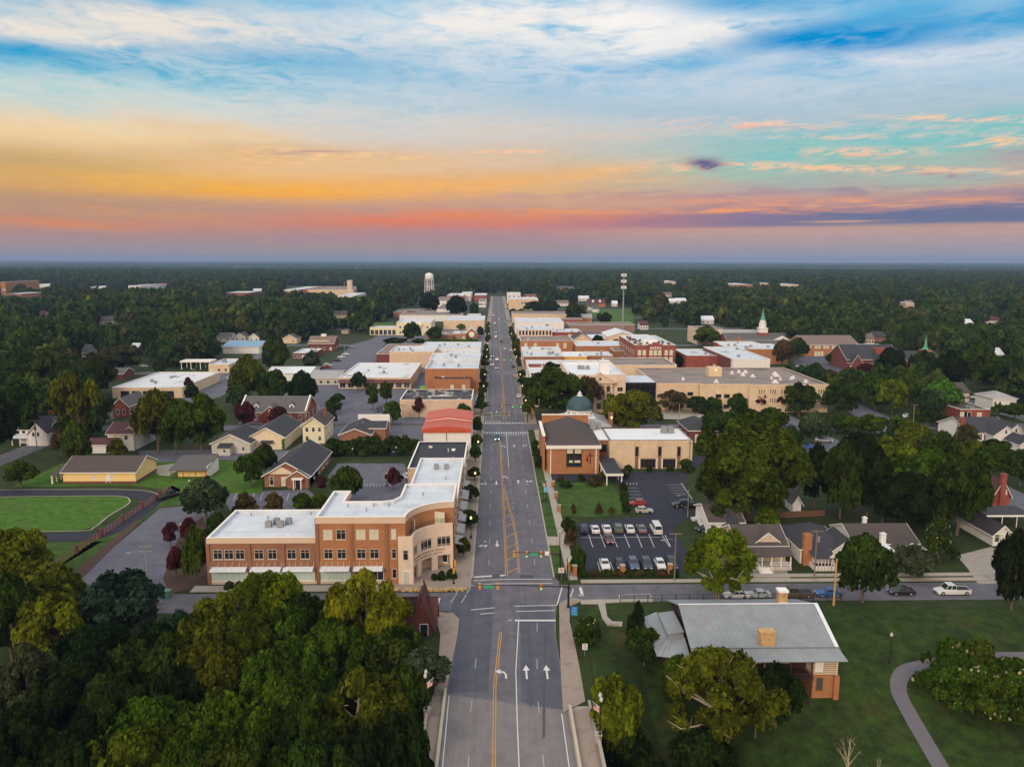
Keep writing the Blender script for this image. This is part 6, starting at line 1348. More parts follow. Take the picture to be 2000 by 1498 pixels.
for x, yb, yt, lab in ((172, 645, 617, 'small white church steeple rising from the left woods'), (591, 622, 606, 'tiny white steeple among the mid-left trees'), (1181, 565, 551, 'tiny white steeple in the woods left of the tall mast')):
 X, Y = P(x, yb); hh = hat(x, yt, Y); t = thing('steeple', lab, 'steeple', (X, Y, 0)); s = MB(); s.box(-1.6, 1.6, -1.6, 1.6, 0, hh * .62); s.box(-1.9, 1.9, -1.9, 1.9, hh * .62, hh * .65); s.build('tower', WHITES, t); s = MB(); s.lathe([(1.4, hh * .65), (.7, hh * .8), (.06, hh)], 8); s.build('spire', WHITES, t)
for a, b, yf, yb, h, m, lab in ((1425, 1470, 556, 553, 8, BRICKO, 'long orange-lit plant deep in the right woods'), (1487, 1500, 553, 552, 8, CREAM, 'pale block deep in the right woods'), (1525, 1560, 556, 554, 7, TAN, 'low tan warehouse deep in the right woods'), (1298, 1320, 550, 548, 8, TAN, 'pale building in the woods beyond the mast'), (1770, 1786, 592, 588, 8, TAN, 'cream shed roof among the right woods')):
 FB(lab, a, b, yf, yb, h, m, ROOFW, (), detail=False)

# ------------------------------------------------------------------ the log house on the slope
def log_house():
 X0, X1, Y0 = 28.8, 49.8, 105.9; w = X1 - X0; ox = X0
 t = thing('log_house', 'log lodge with weathered metal roof, stone chimneys and brick basement on the slope', 'house', (X0, Y0, 0))
 hr, he = 7.0, 4.0; yr = 8.4; yb = 16.8
 wl = MB(); wl.box(.3, w - .2, 2.2, yb - .6, -1.0, 4.1)
 for x in (.3, w - .2): wl.face([(x, .4, 3.9), (x, yr, 6.8), (x, yb - .4, 3.9)] if x > 1 else [(x, yb - .4, 3.9), (x, yr, 6.8), (x, .4, 3.9)])
 wl.build('wall', LOGD, t)
 r = MB(); r.slab((-.35, .3, 4.0), (w + .35, .3, 4.0), (w + .35, yr, hr), (-.35, yr, hr), .12); r.slab((-.35, yr, hr), (w + .35, yr, hr), (w + .35, yb, 4.0), (-.35, yb, 4.0), .12)
 n = 46
 for i in range(n + 1):
  x = -.3 + (w + .6) * i / n
  r.slab((x - .035, .3, 4.055), (x + .035, .3, 4.055), (x + .035, yr, hr + .055), (x - .035, yr, hr + .055), .05)
 r.build('roof', METG, t)
 rc = MB(); rc.slab((w + .0, .25, 4.09), (w + .55, .25, 4.09), (w + .55, yr, hr + .09), (w + .0, yr, hr + .09), .1); rc.box(-.4, w + .5, yr - .12, yr + .12, hr + .02, hr + .12); rc.build('roof_edge', METW, t)
 p = MB(); p.slab((-.3, -1.9, 2.9), (w + 1.1, -1.9, 2.9), (w + .5, .6, 3.92), (-.3, .6, 3.92), .1)
 for i in range(n + 1):
  x = -.2 + (w + .9) * i / n; p.slab((x - .03, -1.88, 2.955), (x + .03, -1.88, 2.955), (x + .03, .5, 3.93), (x - .03, .5, 3.93), .05)
 p.build('porch_roof', METW if False else METG, t)
 # log end room over the brick basement
 lg = MB(); xr0, xr1 = w - 3.2, w + .2
 for i in range(9):
  z = -.05 + i * .34; lg.tube((xr0 - .3, -.0, z), (xr1 + .3, -.0, z), .125, n=8); lg.tube((xr1, -.3, z), (xr1, 9, z), .125, n=8); lg.tube((xr0, -.3, z), (xr0, 2.2, z), .125, n=8)
 lg.build('log_wall', LOGW, t)
 ch = MB(); ch.box(xr0, xr1, .06, 9, -.2, 3.0); ch.build('chinking', mat('chinking', (.16, .11, .09), var=.1), t)
 door(t, xr0 + .85, -.14, .3, 0, 1.0, 2.1, WHITES)
 b = MB(); b.box(xr0 - .3, xr1 - .3, -.1, 10, -5.4, -.25); b.build('basement', BRICKO, t)
 b = MB(); b.box(xr1 - .28, xr1 + .5, -.5, .5, -5.6, -.26); b.build('buttress', BRICKO, t)
 b = MB(); b.box(2, xr0 - .32, 2.3, yb - 1, -5.0, -1.02); b.build('basement_wall', BRICKD, t)
 win_at(t, xr0 + 1.1, -.1, -2.4, 0, .8, 1.7, 1, 2, WOODB, mat('green_shutter', (.05, .07, .06), var=.05))
 d = MB(); d.box(1.5, xr0 - .32, -1.2, 2.15, -.5, -.25); d.build('porch_deck', LOGD, t)
 rl = MB(); rl.box(1.5, xr0 - .32, -1.2, -1.1, .55, .65); rl.box(1.5, xr0 - .32, -1.2, -1.1, -.1, -.02)
 for i in range(80):
  x = 1.5 + (xr0 - 1.9) * i / 79; rl.box(x - .03, x + .03, -1.18, -1.12, -.1, .6)
 rl.build('railing', LOGD, t)
 for i in range(6):
  x = 1.7 + (xr0 - 2.3) * i / 5; MB().tube((x, -1.15, -5.0), (x, -1.15, 3.1), .14, n=8).build('porch_post', LOGD, t)
 for x, y in ((8.5, 2.2), (12, 2.2)):
  door(t, x, y - .02, -.2, 0, 1.1, 2.1, WOODB)
 for x in (5, 10.2, 14.5): win_at(t, x, 2.2, .7, 0, 1.2, 1.2, 2, 2, LOGW, GLASS)
 c = MB(); c.box(10.0, 12.2, .5, 1.9, 2.5, 6.0); c.box(9.9, 12.3, .4, 2.0, 6.0, 6.25); c.build('chimney', STONE, t)
 c = MB(); c.box(15.7, 17.0, 9.0, 10.2, 5, 8.6); k = c.build('chimney', STONE, t); c = MB(); c.box(15.55, 17.15, 8.85, 10.35, 8.6, 8.9); c.build('chimney_cap', TRIM, k); c = MB(); c.box(15.6, 17.1, 8.75, 8.98, 6.2, 7.0); c.build('flashing', TRIM, k)
 # lower wing on the left with wrap-round porch roof
 a = MB(); a.box(-3.4, -.02, 3.2, 13, -1.5, 2.6); a.build('wing_wall', LOGD, t)
 q = MB()
 q.slab((-4.9, 2.0, 1.9), (-.2, .2, 2.2), (-.2, 4.5, 3.6), (-2.6, 5.0, 3.3), .1); q.slab((-4.9, 13.6, 2.4), (-4.9, 2.0, 1.9), (-2.6, 5.0, 3.3), (-2.6, 13.6, 3.4), .1)
 for i in range(16):
  y = 2.6 + i * .7; q.slab((-4.88, y, 2.0), (-4.88, y + .06, 2.0), (-2.6, max(5.0, y + .06), 3.38), (-2.6, max(5.0, y), 3.38), .05)
 for i in range(7):
  x = -4.3 + i * .65; q.slab((x, 1.75 - i * .2, 1.97), (x + .06, 1.75 - i * .2, 1.97), (min(-.2, x + 1.8), 4.6, 3.55), (min(-.26, x + 1.74), 4.6, 3.55), .05)
 q.build('wing_roof', METG, t)
 e = MB(); e.box(-2.7, -.4, 4.4, 11.2, 2.5, 4.2); e.build('clerestory', METG, t); e = MB(); e.slab((-2.9, 4.2, 4.25), (-.38, 4.2, 4.6), (-.38, 11.4, 4.6), (-2.9, 11.4, 4.25), .1)
 for i in range(8): e.slab((-2.85 + i * .32, 4.2, 4.31 + i * .044), (-2.8 + i * .32, 4.2, 4.31 + i * .044), (-2.8 + i * .32, 11.4, 4.31 + i * .044), (-2.85 + i * .32, 11.4, 4.31 + i * .044), .04)
 e.build('clerestory_roof', METG, t)
 FOOT.append((23, 51, 103, 123, 7))
log_house()
def kiosk():
 x, y = -12.1, 121.0; z0 = -.6
 t = thing('gabled_shelter', 'small riverside shelter with steep crossed maroon shingle gables beside the pavement', 'shelter', (x, y, 0))
 a, b = MB(), MB()
 def cg(x0, x1, y0, y1, hw, hr, ax):
  gable_mb(a, b, None, x0, x1, y0, y1, hw, hr, ax, .5, z0=z0)
 cg(-1.7, 1.7, -2.3, 2.3, 2.4, 7.4, 'y'); cg(-3.0, 2.1, -1.4, 1.4, 2.4, 5.6, 'x')
 a.build('wall', BRICKD, t); b.build('roof', SHINM, t)
 f = MB(); f.lathe([(.1, 7.4), (.25, 7.7), (.08, 8.1), (.2, 8.3), (.04, 8.6)], 8); f.build('finial', STONE, t)
 p = MB(); p.tube((-4.2, -1.8, z0), (-4.2, -1.8, 7.4), .09, n=6); p.box(-4.25, -3.2, -1.85, -1.75, 7.3, 7.4); p.build('sign_post', BLACKM, t)
 door(t, .4, -2.32, z0 + .1, 0, 1.2, 2.4, GLASS)
 FOOT.append((x - 4, x + 3, y - 3, y + 3, 8))
kiosk()


# ------------------------------------------------------------------ street furniture
def lamp_post(x, y, label, z=0.14, h=4.2, twin=False, lit=True, group=None, flag=False, fdir=1, base=True, single_arm=0):
 t = thing('street_lamp', label, 'street lamp', (x, y, z), 0, group)
 p = MB(); p.lathe([(.22, 0), (.22, .5), (.12, .7), (.075, 1.0), (.065, h), (.12, h + .02), (.12, h + .12)], 10)
 if twin: p.box(-.05, .05, -.55, .55, h, h + .08)
 p.build('pole', BLACKM, t)
 for dy in ((-.5, .5) if twin else (0,)):
  g_ = MB(); g_.lathe([(.10, h + .1), (.2, h + .2), (.24, h + .42), (.17, h + .62), (.05, h + .72), (.02, h + .85)], 12, 0, dy); g_.build('globe', LAMPW if lit else LAMPO, t, smooth_=True)
 if flag:
  f = thing('flag', 'red-white striped flag on a short staff, on ' + flag, 'flag', (x, y, z + h - 1.0))
  m = MB(); m.tube((0, 0, 0), (fdir * 1.1, -.15, 1.0), .025, n=5); m.build('staff', TRIM, f)
  w = MB(); n = 13; d = Vector((fdir * .74, -.1, .67)); o = Vector((fdir * .22, -.03, .2)); dn = Vector((-.12 * fdir, -.03, -1.0))
  L, Hh = 1.05, .95
  for i in range(n):
   for j in range(6):
    def pt(a, b):
     q = o + d * (L * a) + dn * (Hh * b); q.y += .07 * math.sin(b * 7 + a * 3); return q
    a0, a1, b0, b1 = i / n, (i + 1) / n, j / 6, (j + 1) / 6
    if i >= 6 and j < 3: continue
    w.face([pt(a0, b0), pt(a1, b0), pt(a1, b1), pt(a0, b1)], i % 2)
  w.build('cloth', [REDP, SIGNW], f)
  c = MB()
  for j in range(3):
   a0, a1, b0, b1 = 6 / n, 1, j / 6, (j + 1) / 6; c.face([pt(a0, b0), pt(a1, b0), pt(a1, b1), pt(a0, b1)])
  st_ = MB()
  for i in range(6):
   for j in range(4):
    q = pt(6 / n + (i + .6) / 6.5 * 7 / n, (j + .6) / 4 * .48); s_ = .025
    for dy_ in (-.012,): st_.face([(q.x - s_, q.y + dy_, q.z), (q.x, q.y + dy_, q.z - s_), (q.x + s_, q.y + dy_, q.z), (q.x, q.y + dy_, q.z + s_)])
  cc = c.build('canton', BLUEP, f); st_.build('stars', SIGNW, cc)
 return t
k = 0
for side, x, nm in ((-1, -5.5, 'left'), (1, 11.9, 'right')):
 for y in range(163, 700, 36):
  if any(abs(y - c) < 9 for c in CROSS): continue
  if side == 1 and y < 270: continue
  lamp_post(x, y, 'black street lamp with one glowing globe on the %s pavement of main street' % nm, group='lit street lamps on the %s pavement' % nm)
x, y = P(1044 + 12, 953); lamp_post(12.6, 190, 'black lamp post with unlit globe and small flag by the church lawn', lit=False, h=5, flag='the lamp by the church lawn', fdir=-1)
lamp_post(13.0, 152, 'black single-globe lamp post by the church parking lot pavement', lit=False, h=5)
bx, by = P(832, 1402); lamp_post(-9.3, by, 'twin-globe black lamp post at the left end of the bridge, carrying a flag', z=.9, h=5.0, twin=True, lit=False, flag='the left bridge lamp', fdir=1)
bx2, by2 = P(1174, 1452); lamp_post(13.0, by2, 'twin-globe black lamp post at the right end of the bridge, carrying a flag', z=.9, h=5.0, twin=True, lit=False, flag='the right bridge lamp', fdir=-1)
for px_, pb, pt_, lab, lit in ((121, 1150, 1118, 'single-globe lamp post at the lower end of the left parking lot', False), (371, 968, 937, 'single-globe lamp post on the lawn beside the loop drive fence', False), (355, 1045, 1022, 'single-globe lamp post between the maroon trees of the left lot', False), (756, 950, 923, 'single-globe lamp post beside the maroon tree in the rear car park', False), (689, 893, 875, 'single-globe lamp post in the evergreen hedge, left one', False), (774, 891, 872, 'single-globe lamp post in the evergreen hedge, right one', False), (1737, 1294, 1236, 'lone lamp post with white globe on the dark park lawn', False), (1111, 1150, 1092, 'globe lamp post beside the corner pavement of the church lot', False)):
 X, Y, Z = PG(px_, pb); lamp_post(X, Y, lab, z=Z, h=hat(px_, pt_, Y) - Z - .7, lit=lit)
for px_, pb, pt_, lab in ((1724, 800, 779, 'glowing lamp among the right-hand street trees'), (1699, 790, 758, 'glowing lamp left of the bright round tree on the right'), (1868, 790, 766, 'glowing lamp beside the bright round tree near the flat brick house'), (1660, 735, 715, 'small lit lamp in front of the twin-gabled church'), (1712, 745, 728, 'small lit lamp under the trees right of the church car park'), (1766, 806, 785, 'amber lit lamp between the right-hand trees'), (1998, 660, 647, 'lit lamp at the far right edge of the woods'), (66, 640, 616, 'lit lamp by the house in the far left woods')):
 X, Y = P(px_, pb); lamp_post(X, Y, lab, z=0, h=hat(px_, pt_, Y) - .6, lit=True)
def signal_head(parent, x, y, z, front=True, lit=True):
 b = MB(); b.box(-.19, .19, -.16, .14, -1.1, 0)
 for i in range(3): b.tube((0, -.14, -.2 - i * .35), (0, -.42, -.22 - i * .35), .15, .15, 10, caps=False)
 h_ = b.build('signal_head', SIGY, parent, (x, y, z), 0 if front else math.pi)
 l = MB()
 for i in range(3): l.tube((0, -.168, -.2 - i * .35), (0, -.175, -.2 - i * .35), .13, n=10, mi=1 if (i == 2 and lit) else 0)
 l.build('signal_lens', [BLACKM, GREENL], h_)
def mast_arm(label, x, y, h, xe, heads, signs=(), z=.14, group=None):
 """pole at (x, y); arm at height h reaching to world column xe; heads: (column, faces camera, lit)"""
 t = thing('traffic_signal', label, 'traffic signal', (x, y, z), 0, group)
 p = MB(); p.lathe([(.3, 0), (.3, .25), (.2, .3), (.14, h + .9), (.02, h + 1.0)], 10); p.build('pole', BLACKM, t)
 a = MB(); n = 6
 for i in range(n):
  f0, f1 = i / n, (i + 1) / n; L = xe - x
  a.tube((L * f0, 0, h + .5 * math.sin(f0 * 1.5)), (L * f1, 0, h + .5 * math.sin(f1 * 1.5)), .13 - .07 * f0, .13 - .07 * f1, 8)
 a.build('arm', BLACKM, t)
 for xx, fr, lit in heads: signal_head(t, xx - x, -.12 if fr else .12, h + .75, fr, lit)
 for xx, m, w, hh in signs:
  s = MB(); s.box(-w / 2, w / 2, -.2, -.16, 0, hh); s.build('sign_plate', m, t, (xx - x, 0, h - .05))
 return t
X, Y = P(1110, 1187); hz = hat(1105, 1146, Y) - .14
cx_ = lambda px_: P(px_, 1141, hz)[0]
mast_arm('black mast-arm signal spanning the street from the near right corner', X, Y, hz, cx_(924), ((cx_(937), False, False), (cx_(972), False, False), (cx_(1056), True, True)), ((cx_(955), SIGNG, 1.4, .45),))
X, Y = P(1094, 1128); hz = hat(1090, 1083, Y) - .14
cx2 = lambda px_: P(px_, 1072, hz)[0]
mast_arm('black mast-arm signal reaching left above the yellow median at the church lot corner', X, Y, hz, cx2(1001), ((cx2(1003), False, False), (cx2(1027), True, True), (cx2(1055), True, True)), ((cx2(1041), SIGNG, 1.4, .45), (cx2(1066), SIGNW, .8, .8)))
mast_arm('black mast-arm signal at the second crossing, right corner, with green lights', 11.8, 286, 6.2, 1.0, ((2.2, False, False), (6.2, True, True), (9.3, True, True)), ((7.8, SIGNG, 1.8, .45),))
mast_arm('black mast-arm signal at the second crossing, left corner', -5.6, 269, 6.2, 6.0, ((-1.5, False, False), (1.6, False, False), (4.6, False, False)), ((.1, SIGNG, 1.4, .45),))
for i, y in enumerate((425, 563, 701)):
 w_ = ('third', 'fourth', 'fifth')[i]
 mast_arm('distant mast-arm signal with green lights at the %s crossing' % w_, 11.8, y, 6.2, 2.5, ((4.5, True, True), (8.2, True, True)), ((6.3, SIGNG, 1.6, .4),))
 mast_arm('distant mast-arm signal leaning from the left kerb at the %s crossing' % w_, -5.6, y - 16, 6.2, 3.4, ((-1.0, False, False), (2.4, False, False)))
X, Y = P(886, 1141); hz = 5.0
t = thing('traffic_signal', 'short black signal post with two yellow side heads on the left corner', 'traffic signal', (X, Y, .14)); p = MB(); p.lathe([(.22, 0), (.2, .3), (.11, .4), (.09, 4.6)], 8); p.build('pole', BLACKM, t); signal_head(t, .3, .1, 4.5, False, False); signal_head(t, .05, -.2, 3.2, False, False)
X, Y = P(1103, 1134); t = thing('traffic_signal', 'low yellow signal heads on a post behind the red-ringed sign', 'traffic signal', (X + .5, Y + .3, .14)); p = MB(); p.lathe([(.2, 0), (.18, .3), (.1, .4), (.09, 4.2)], 8); p.build('pole', BLACKM, t); signal_head(t, .25, 0, 4.1, False, False); signal_head(t, .35, .1, 2.9, False, False)
X, Y = P(918, 806); t = thing('traffic_signal', 'yellow signal heads on a post at the second crossing right pavement', 'traffic signal', (13.5, 292, .14)); p = MB(); p.lathe([(.2, 0), (.18, .3), (.1, .4), (.09, 4.6)], 8); p.build('pole', BLACKM, t); signal_head(t, .2, 0, 4.5, False, False); signal_head(t, .3, .1, 3.2, False, False)
# signs
def post_sign(label, x, y, z, h, w, hh, m, deco=None, name='road_sign', r=.04):
 t = thing(name, label, 'sign', (x, y, z)); p = MB(); p.tube((0, 0, 0), (0, 0, h), r, n=6); p.build('post', BLACKM if r > .05 else GREYM, t)
 s = MB(); s.box(-w / 2, w / 2, -.06, -.03, h - hh, h); s_ = s.build('plate', m, t)
 if deco: deco(s_, h, w, hh)
 return t
def no_turn(s, h, w, hh):
 d = MB(); n = 20; cz = h - hh / 2; r = hh * .42
 for i in range(n):
  a, b = 2 * math.pi * i / n, 2 * math.pi * (i + 1) / n
  d.slab((r * math.cos(a), -.075, cz + r * math.sin(a)), (r * .78 * math.cos(a), -.075, cz + r * .78 * math.sin(a)), (r * .78 * math.cos(b), -.075, cz + r * .78 * math.sin(b)), (r * math.cos(b), -.075, cz + r * math.sin(b)), .01)
 d.slab((-r * .75, -.072, cz + r * .55), (-r * .55, -.072, cz + r * .75), (r * .75, -.072, cz - r * .55), (r * .55, -.072, cz - r * .75), .01); d.build('red_ring', REDP, s)
 k_ = MB(); k_.box(-.05, .05, -.069, -.0605, cz - r * .5, cz + r * .2); k_.face([(-.2, -.069, cz + r * .1), (.2, -.069, cz + r * .1), (0, -.069, cz + r * .6)]); k_.build('arrow', BLACKM, s)
X, Y = P(1096, 1134); post_sign('white square sign with red prohibition ring and arrow by the church lot corner', X, Y, .14, hat(1096, 1108.5, Y) - .14, 1.05, 1.0, SIGNW, no_turn)
def speed(s, h, w, hh):
 c = bpy.data.curves.new('digits', 'FONT'); c.body = '35'; c.size = .62; c.align_x = 'CENTER'; c.extrude = .005
 o = bpy.data.objects.new('digits', c); col.objects.link(o); bpy.context.view_layer.update(); me = bpy.data.meshes.new_from_object(o.evaluated_get(bpy.context.evaluated_depsgraph_get())); bpy.data.objects.remove(o); me.materials.append(BLACKM)
 q = ob('number', me, s, (0, -.07, h - hh * .88)); q.rotation_euler = (math.pi / 2, 0, 0)
 k_ = MB(); k_.box(-.26, .26, -.069, -.0605, h - .17, h - .1); k_.box(-.2, .2, -.069, -.0605, h - .3, h - .24); k_.build('text_line', BLACKM, s)
X, Y, Z = PG(1142, 1281); post_sign('white rectangular speed sign in the grass beside the bridge pavement', X, Y, Z, hat(1142, 1256.5, Y) - Z, .8, 1.0, SIGNW, speed)
def blue_deco(s, h, w, hh):
 d = MB()
 for i, (a, b) in enumerate(((-.2, .35), (-.38, .3), (-.4, .38), (-.3, .2))): d.box(a * w, b * w, -.075, -.0605, h - .32 - i * .34, h - .2 - i * .34)
 d.build('text_line', SIGNLB, s); g_ = MB(); g_.face([(0, -.07, h - hh), (w / 2, -.07, h - hh), (w / 2, -.07, h - hh + .5), (w * .1, -.07, h - hh + .3)]); g_.build('corner_mark', SIGNG, s)
X, Y, Z = PG(1113.5, 1217); t = post_sign('tall blue route sign with green corner on a black post near the bridge', X, Y, Z, hat(1119, 1184, Y) - Z, 1.15, 1.6, SIGNB, blue_deco, r=.09);
for c in t.children:
 if c.name.startswith('plate'): c.location.x = .62
X, Y = P(1061.5, 980); t = post_sign('light blue bird-like banner sign on a black post beside the church pavement', X, Y, .12, hat(1066, 951, Y) - .12, 1.1, 1.3, SIGNLB, lambda s, h, w, hh: MB().face([(-.1, -.07, h - .9), (.25, -.07, h - .8), (.5, -.07, h - .35), (.15, -.07, h - .55)]).build('bird_mark', SIGNB, s), r=.08)
for c in t.children:
 if c.name.startswith('plate'): c.location.x = .6
# bridge barriers and parapets
def wall_thing(name, label, x, y0, y1, w, h, m=CONC, post=True):
 t = thing(name, label, 'parapet', (x, y1, 0)); b = MB(); b.box(-w / 2, w / 2, y0 - y1, 0, -.6, h); b.box(-w / 2 - .05, w / 2 + .05, y0 - y1, 0, h, h + .12); b.build('wall', m, t)
 if post: p = MB(); p.box(-.4, .4, -.2, .6, -1.5, h + .35); p.box(-.48, .48, -.28, .68, h + .35, h + .5); p.build('end_post', m, t)
wall_thing('bridge_parapet', 'concrete parapet along the outer left edge of the bridge', -9.2, 20, by, .3, .85); wall_thing('bridge_parapet', 'concrete parapet along the outer right edge of the bridge', 12.8, 20, by2, .3, .85)
PARA = mat('parapet_concrete', (0.47, 0.42, 0.33), var=.1)
wall_thing('bridge_barrier', 'low tan concrete barrier between left bridge pavement and traffic', -7.12, 20, P(868, 1352)[1], .28, .6, PARA, False); wall_thing('bridge_barrier', 'low tan concrete barrier between right bridge pavement and traffic', 9.95, 20, P(1098, 1385)[1], .28, .6, PARA, False)
# fences
def rail_fence(label, a, b, h, m, step, rails, postw=.06, name='fence', z=0.0, caps=None):
 t = thing(name, label, 'fence', (a[0], a[1], z)); d = Vector((b[0] - a[0], b[1] - a[1])); L = d.length; rot = math.atan2(d.y, d.x); t.rotation_euler = (0, 0, rot)
 n = max(2, int(L / step)); r = MB()
 for zz, th in rails: r.box(0, L, -.03, .03, zz, zz + th)
 r.build('rail', m, t)
 for i in range(min(n + 1, 99)):
  x_ = L * i / n; big = caps and i % caps[0] == 0; w_ = caps[1] if big else postw; p = MB(); p.box(x_ - w_, x_ + w_, -w_, w_, -.3, h + (.25 if big else 0));
  if big: p.box(x_ - w_ * 1.25, x_ + w_ * 1.25, -w_ * 1.25, w_ * 1.25, h + .25, h + .36)
  p.build('post', caps[2] if big else m, t)
 return t
rail_fence('long brown rail fence with brick-red posts beside the loop drive', P(97, 1117), P(333, 957), 1.5, FENCEW, 1.6, ((.35, .1), (.8, .1), (1.4, .14)), .07, caps=(6, .26, BRICKD))
rail_fence('black iron fence along the street above the log house roof', P(1211, 1177), P(1642, 1174), 1.5, BLACKM, 2.4, ((.15, .05), (.75, .04), (1.42, .05)), .05)
rail_fence('black iron fence hung between brick piers along the church lawn', P(1080, 949), P(1092, 1000), 1.1, BLACKM, 2.0, ((.15, .05), (1.0, .05)), .03)
rail_fence('brown wooden yard fence behind the screened porch house', P(1520, 1012), P(1610, 1008), 1.7, WOODB, 2.0, ((.1, .7), (.85, .7)), .06)
for i, (px_, py_, hh) in enumerate(((1080, 952, 1.7), (1086, 974, 1.7), (1091.5, 1000, 1.7), (1122, 1124, 2.0), (1215.5, 1123, 2.0), (1308, 1121, 2.0))):
 X, Y = P(px_, py_); w_ = ('far pier of the church lawn fence', 'middle pier of the church lawn fence', 'near pier of the church lawn fence', 'left pier of the church lot hedge', 'middle pier of the church lot hedge', 'right pier of the church lot hedge')[i]
 t = thing('brick_pier', 'square orange brick pier with cap, ' + w_, 'pier', (X, Y, 0)); p = MB(); p.box(-.42, .42, -.42, .42, -.1, hh); p.build('shaft', BRICKO, t); p = MB(); p.box(-.5, .5, -.5, .5, hh + .003, hh + .14); p.build('cap', CONC, t)
# poles and wires
def pole(label, px_, pb, pt_, m=WOODP, arms=0, lamp=0, r=.15, z=None, can=False, name='utility_pole'):
 X, Y, Z = PG(px_, pb); h = hat(px_, pt_, Y) - Z; t = thing(name, label, 'utility pole', (X, Y, Z)); p = MB(); p.tube((0, 0, -.3), (0, 0, h), r, r * .7, 8); p.build('pole', m, t)
 for i in range(arms):
  a = MB(); zz = h - .35 - i * .9; a.box(-1.2, 1.2, -.06, .06, zz, zz + .12)
  for x_ in (-1.1, -.55, .55, 1.1): a.lathe([(.05, zz + .12), (.07, zz + .2), (.05, zz + .32)], 6, x_, 0)
  a.build('crossarm', m, t)
 if can: c = MB(); c.lathe([(.22, h - 2.4), (.25, h - 2.3), (.25, h - 1.4), (.18, h - 1.3)], 10, .4, 0); c.build('transformer', GREYM, t)
 if lamp:
  a = MB(); a.tube((0, 0, h - 1.6), (lamp * 1.2, -.4, h - 1.1), .04, n=5); a.tube((lamp * 1.2, -.4, h - 1.1), (lamp * 2.4, -.8, h - 1.15), .035, n=5); a.box(min(lamp * 2.2, lamp * 3.0), max(lamp * 2.2, lamp * 3.0), -.98, -.72, h - 1.25, h - 1.08); a.build('lamp_arm', GREYM, t)
 return X, Y, Z + h
pA = pole('utility pole with transformer and floodlights between the porch houses', 1590, 1132, 1035, arms=1, can=True)
pB = pole('bright new wooden pole standing by the iron fence end', 1628, 1182, 1091, m=WOODY, r=.2)
pC = pole('grey utility pole with lamp at the church lot corner', 1317, 1134, 1040, arms=1, lamp=-1)
pD = pole('slim light pole beside the upper church parking lot', 1343, 1010, 956, m=GREYM, r=.1, lamp=-1, name='light_pole')
pE = pole('grey utility pole with crossarm and street light in the left parking lot', 291, 1166, 1064, m=GREYM, arms=2, lamp=-1, r=.18)
pF = pole('wooden pole with a double crossarm rising from the left riverside trees', 310, 1243, 1176, arms=2)
pG = pole('tall grey pole before the red-roofed building', 788, 850, 790, m=WOODP, r=.16, arms=1)
pH = pole('utility pole with transformer beside the pale two-storey house', 622, 832, 786, arms=1, can=True); pI = pole('utility pole left of the pale two-storey house', 597, 842, 802, arms=1, can=True)
pJ = pole('grey steel light pole behind the mossy-roofed church wing', 1325, 850, 788, m=GREYM, r=.16)
pK = pole('wooden utility pole in front of the tan annexe trees', 1534, 842, 790, arms=1); pL = pole('wooden utility pole left of the flat brick house', 1782, 842, 790, arms=1); pM = pole('wooden utility pole beside the big white house', 1866, 880, 818, arms=1, can=True)
pN = pole('wooden utility pole by the white farmhouse', 73, 885, 820, arms=1); pO = pole('grey light pole in front of the white-roofed shop', 280, 806, 757, m=GREYM, r=.12, lamp=-1, name='light_pole')
pQ = pole('slim light pole on the street right of the shop rows', 673, 700, 668, m=GREYM, r=.12, lamp=-1, name='light_pole'); pR = pole('slim light pole between white shop and canopy shelter', 379, 752, 720, m=GREYM, r=.12, arms=1, name='light_pole'); pS = pole('thin pole left of the gravel drive by the brown house', 1692, 1022, 1000, m=GREYM, r=.08, name='light_pole')
def wires(label, a, b, n, off=(.6, 0, .0), sag=1.2, steps=10):
 t = MB();
 for k_ in range(n):
  o = Vector(off) * (k_ - (n - 1) / 2); p0 = Vector(a) + o; p1 = Vector(b) + o; pr = p0
  for i in range(1, steps + 1):
   f = i / steps; q = p0.lerp(p1, f); q.z -= sag * 4 * f * (1 - f); t.tube(pr, q, .016, n=3, caps=False); pr = q
 return tag(t.build('power_line', BLACKM), label, 'power line')
wires('power lines sagging over the dark riverside trees at lower left', pF, (-46, 60, 7), 5, (.5, 0, 0), 1.5); wires('power lines from the left lot pole towards the left edge', pE, (-140, 150, 11), 4, (0, .5, .1)); wires('power lines joining the two lower left poles', pE, pF, 4, (.5, 0, 0), .4)
wires('power lines crossing above the church lot corner to the porch houses', pC, pA, 3, (0, .4, .3)); wires('power lines running right from the porch house pole', pA, (130, 142, 10), 3, (0, .4, .3)); wires('power lines across the trees before the tan annexe', pK, pL, 4, (0, .4, .35)); wires('power lines running to the right edge past the flat brick house', pL, (220, 285, 10), 4, (0, .4, .35)); wires('power lines between the annexe pole and the steel light pole', pJ, pK, 4, (0, .4, .35)); wires('power lines strung past the pale two-storey house', pI, pG, 3, (0, .4, .3)); wires('power lines over the far left houses', (-200, 255, 11), pI, 3, (0, .4, .3))
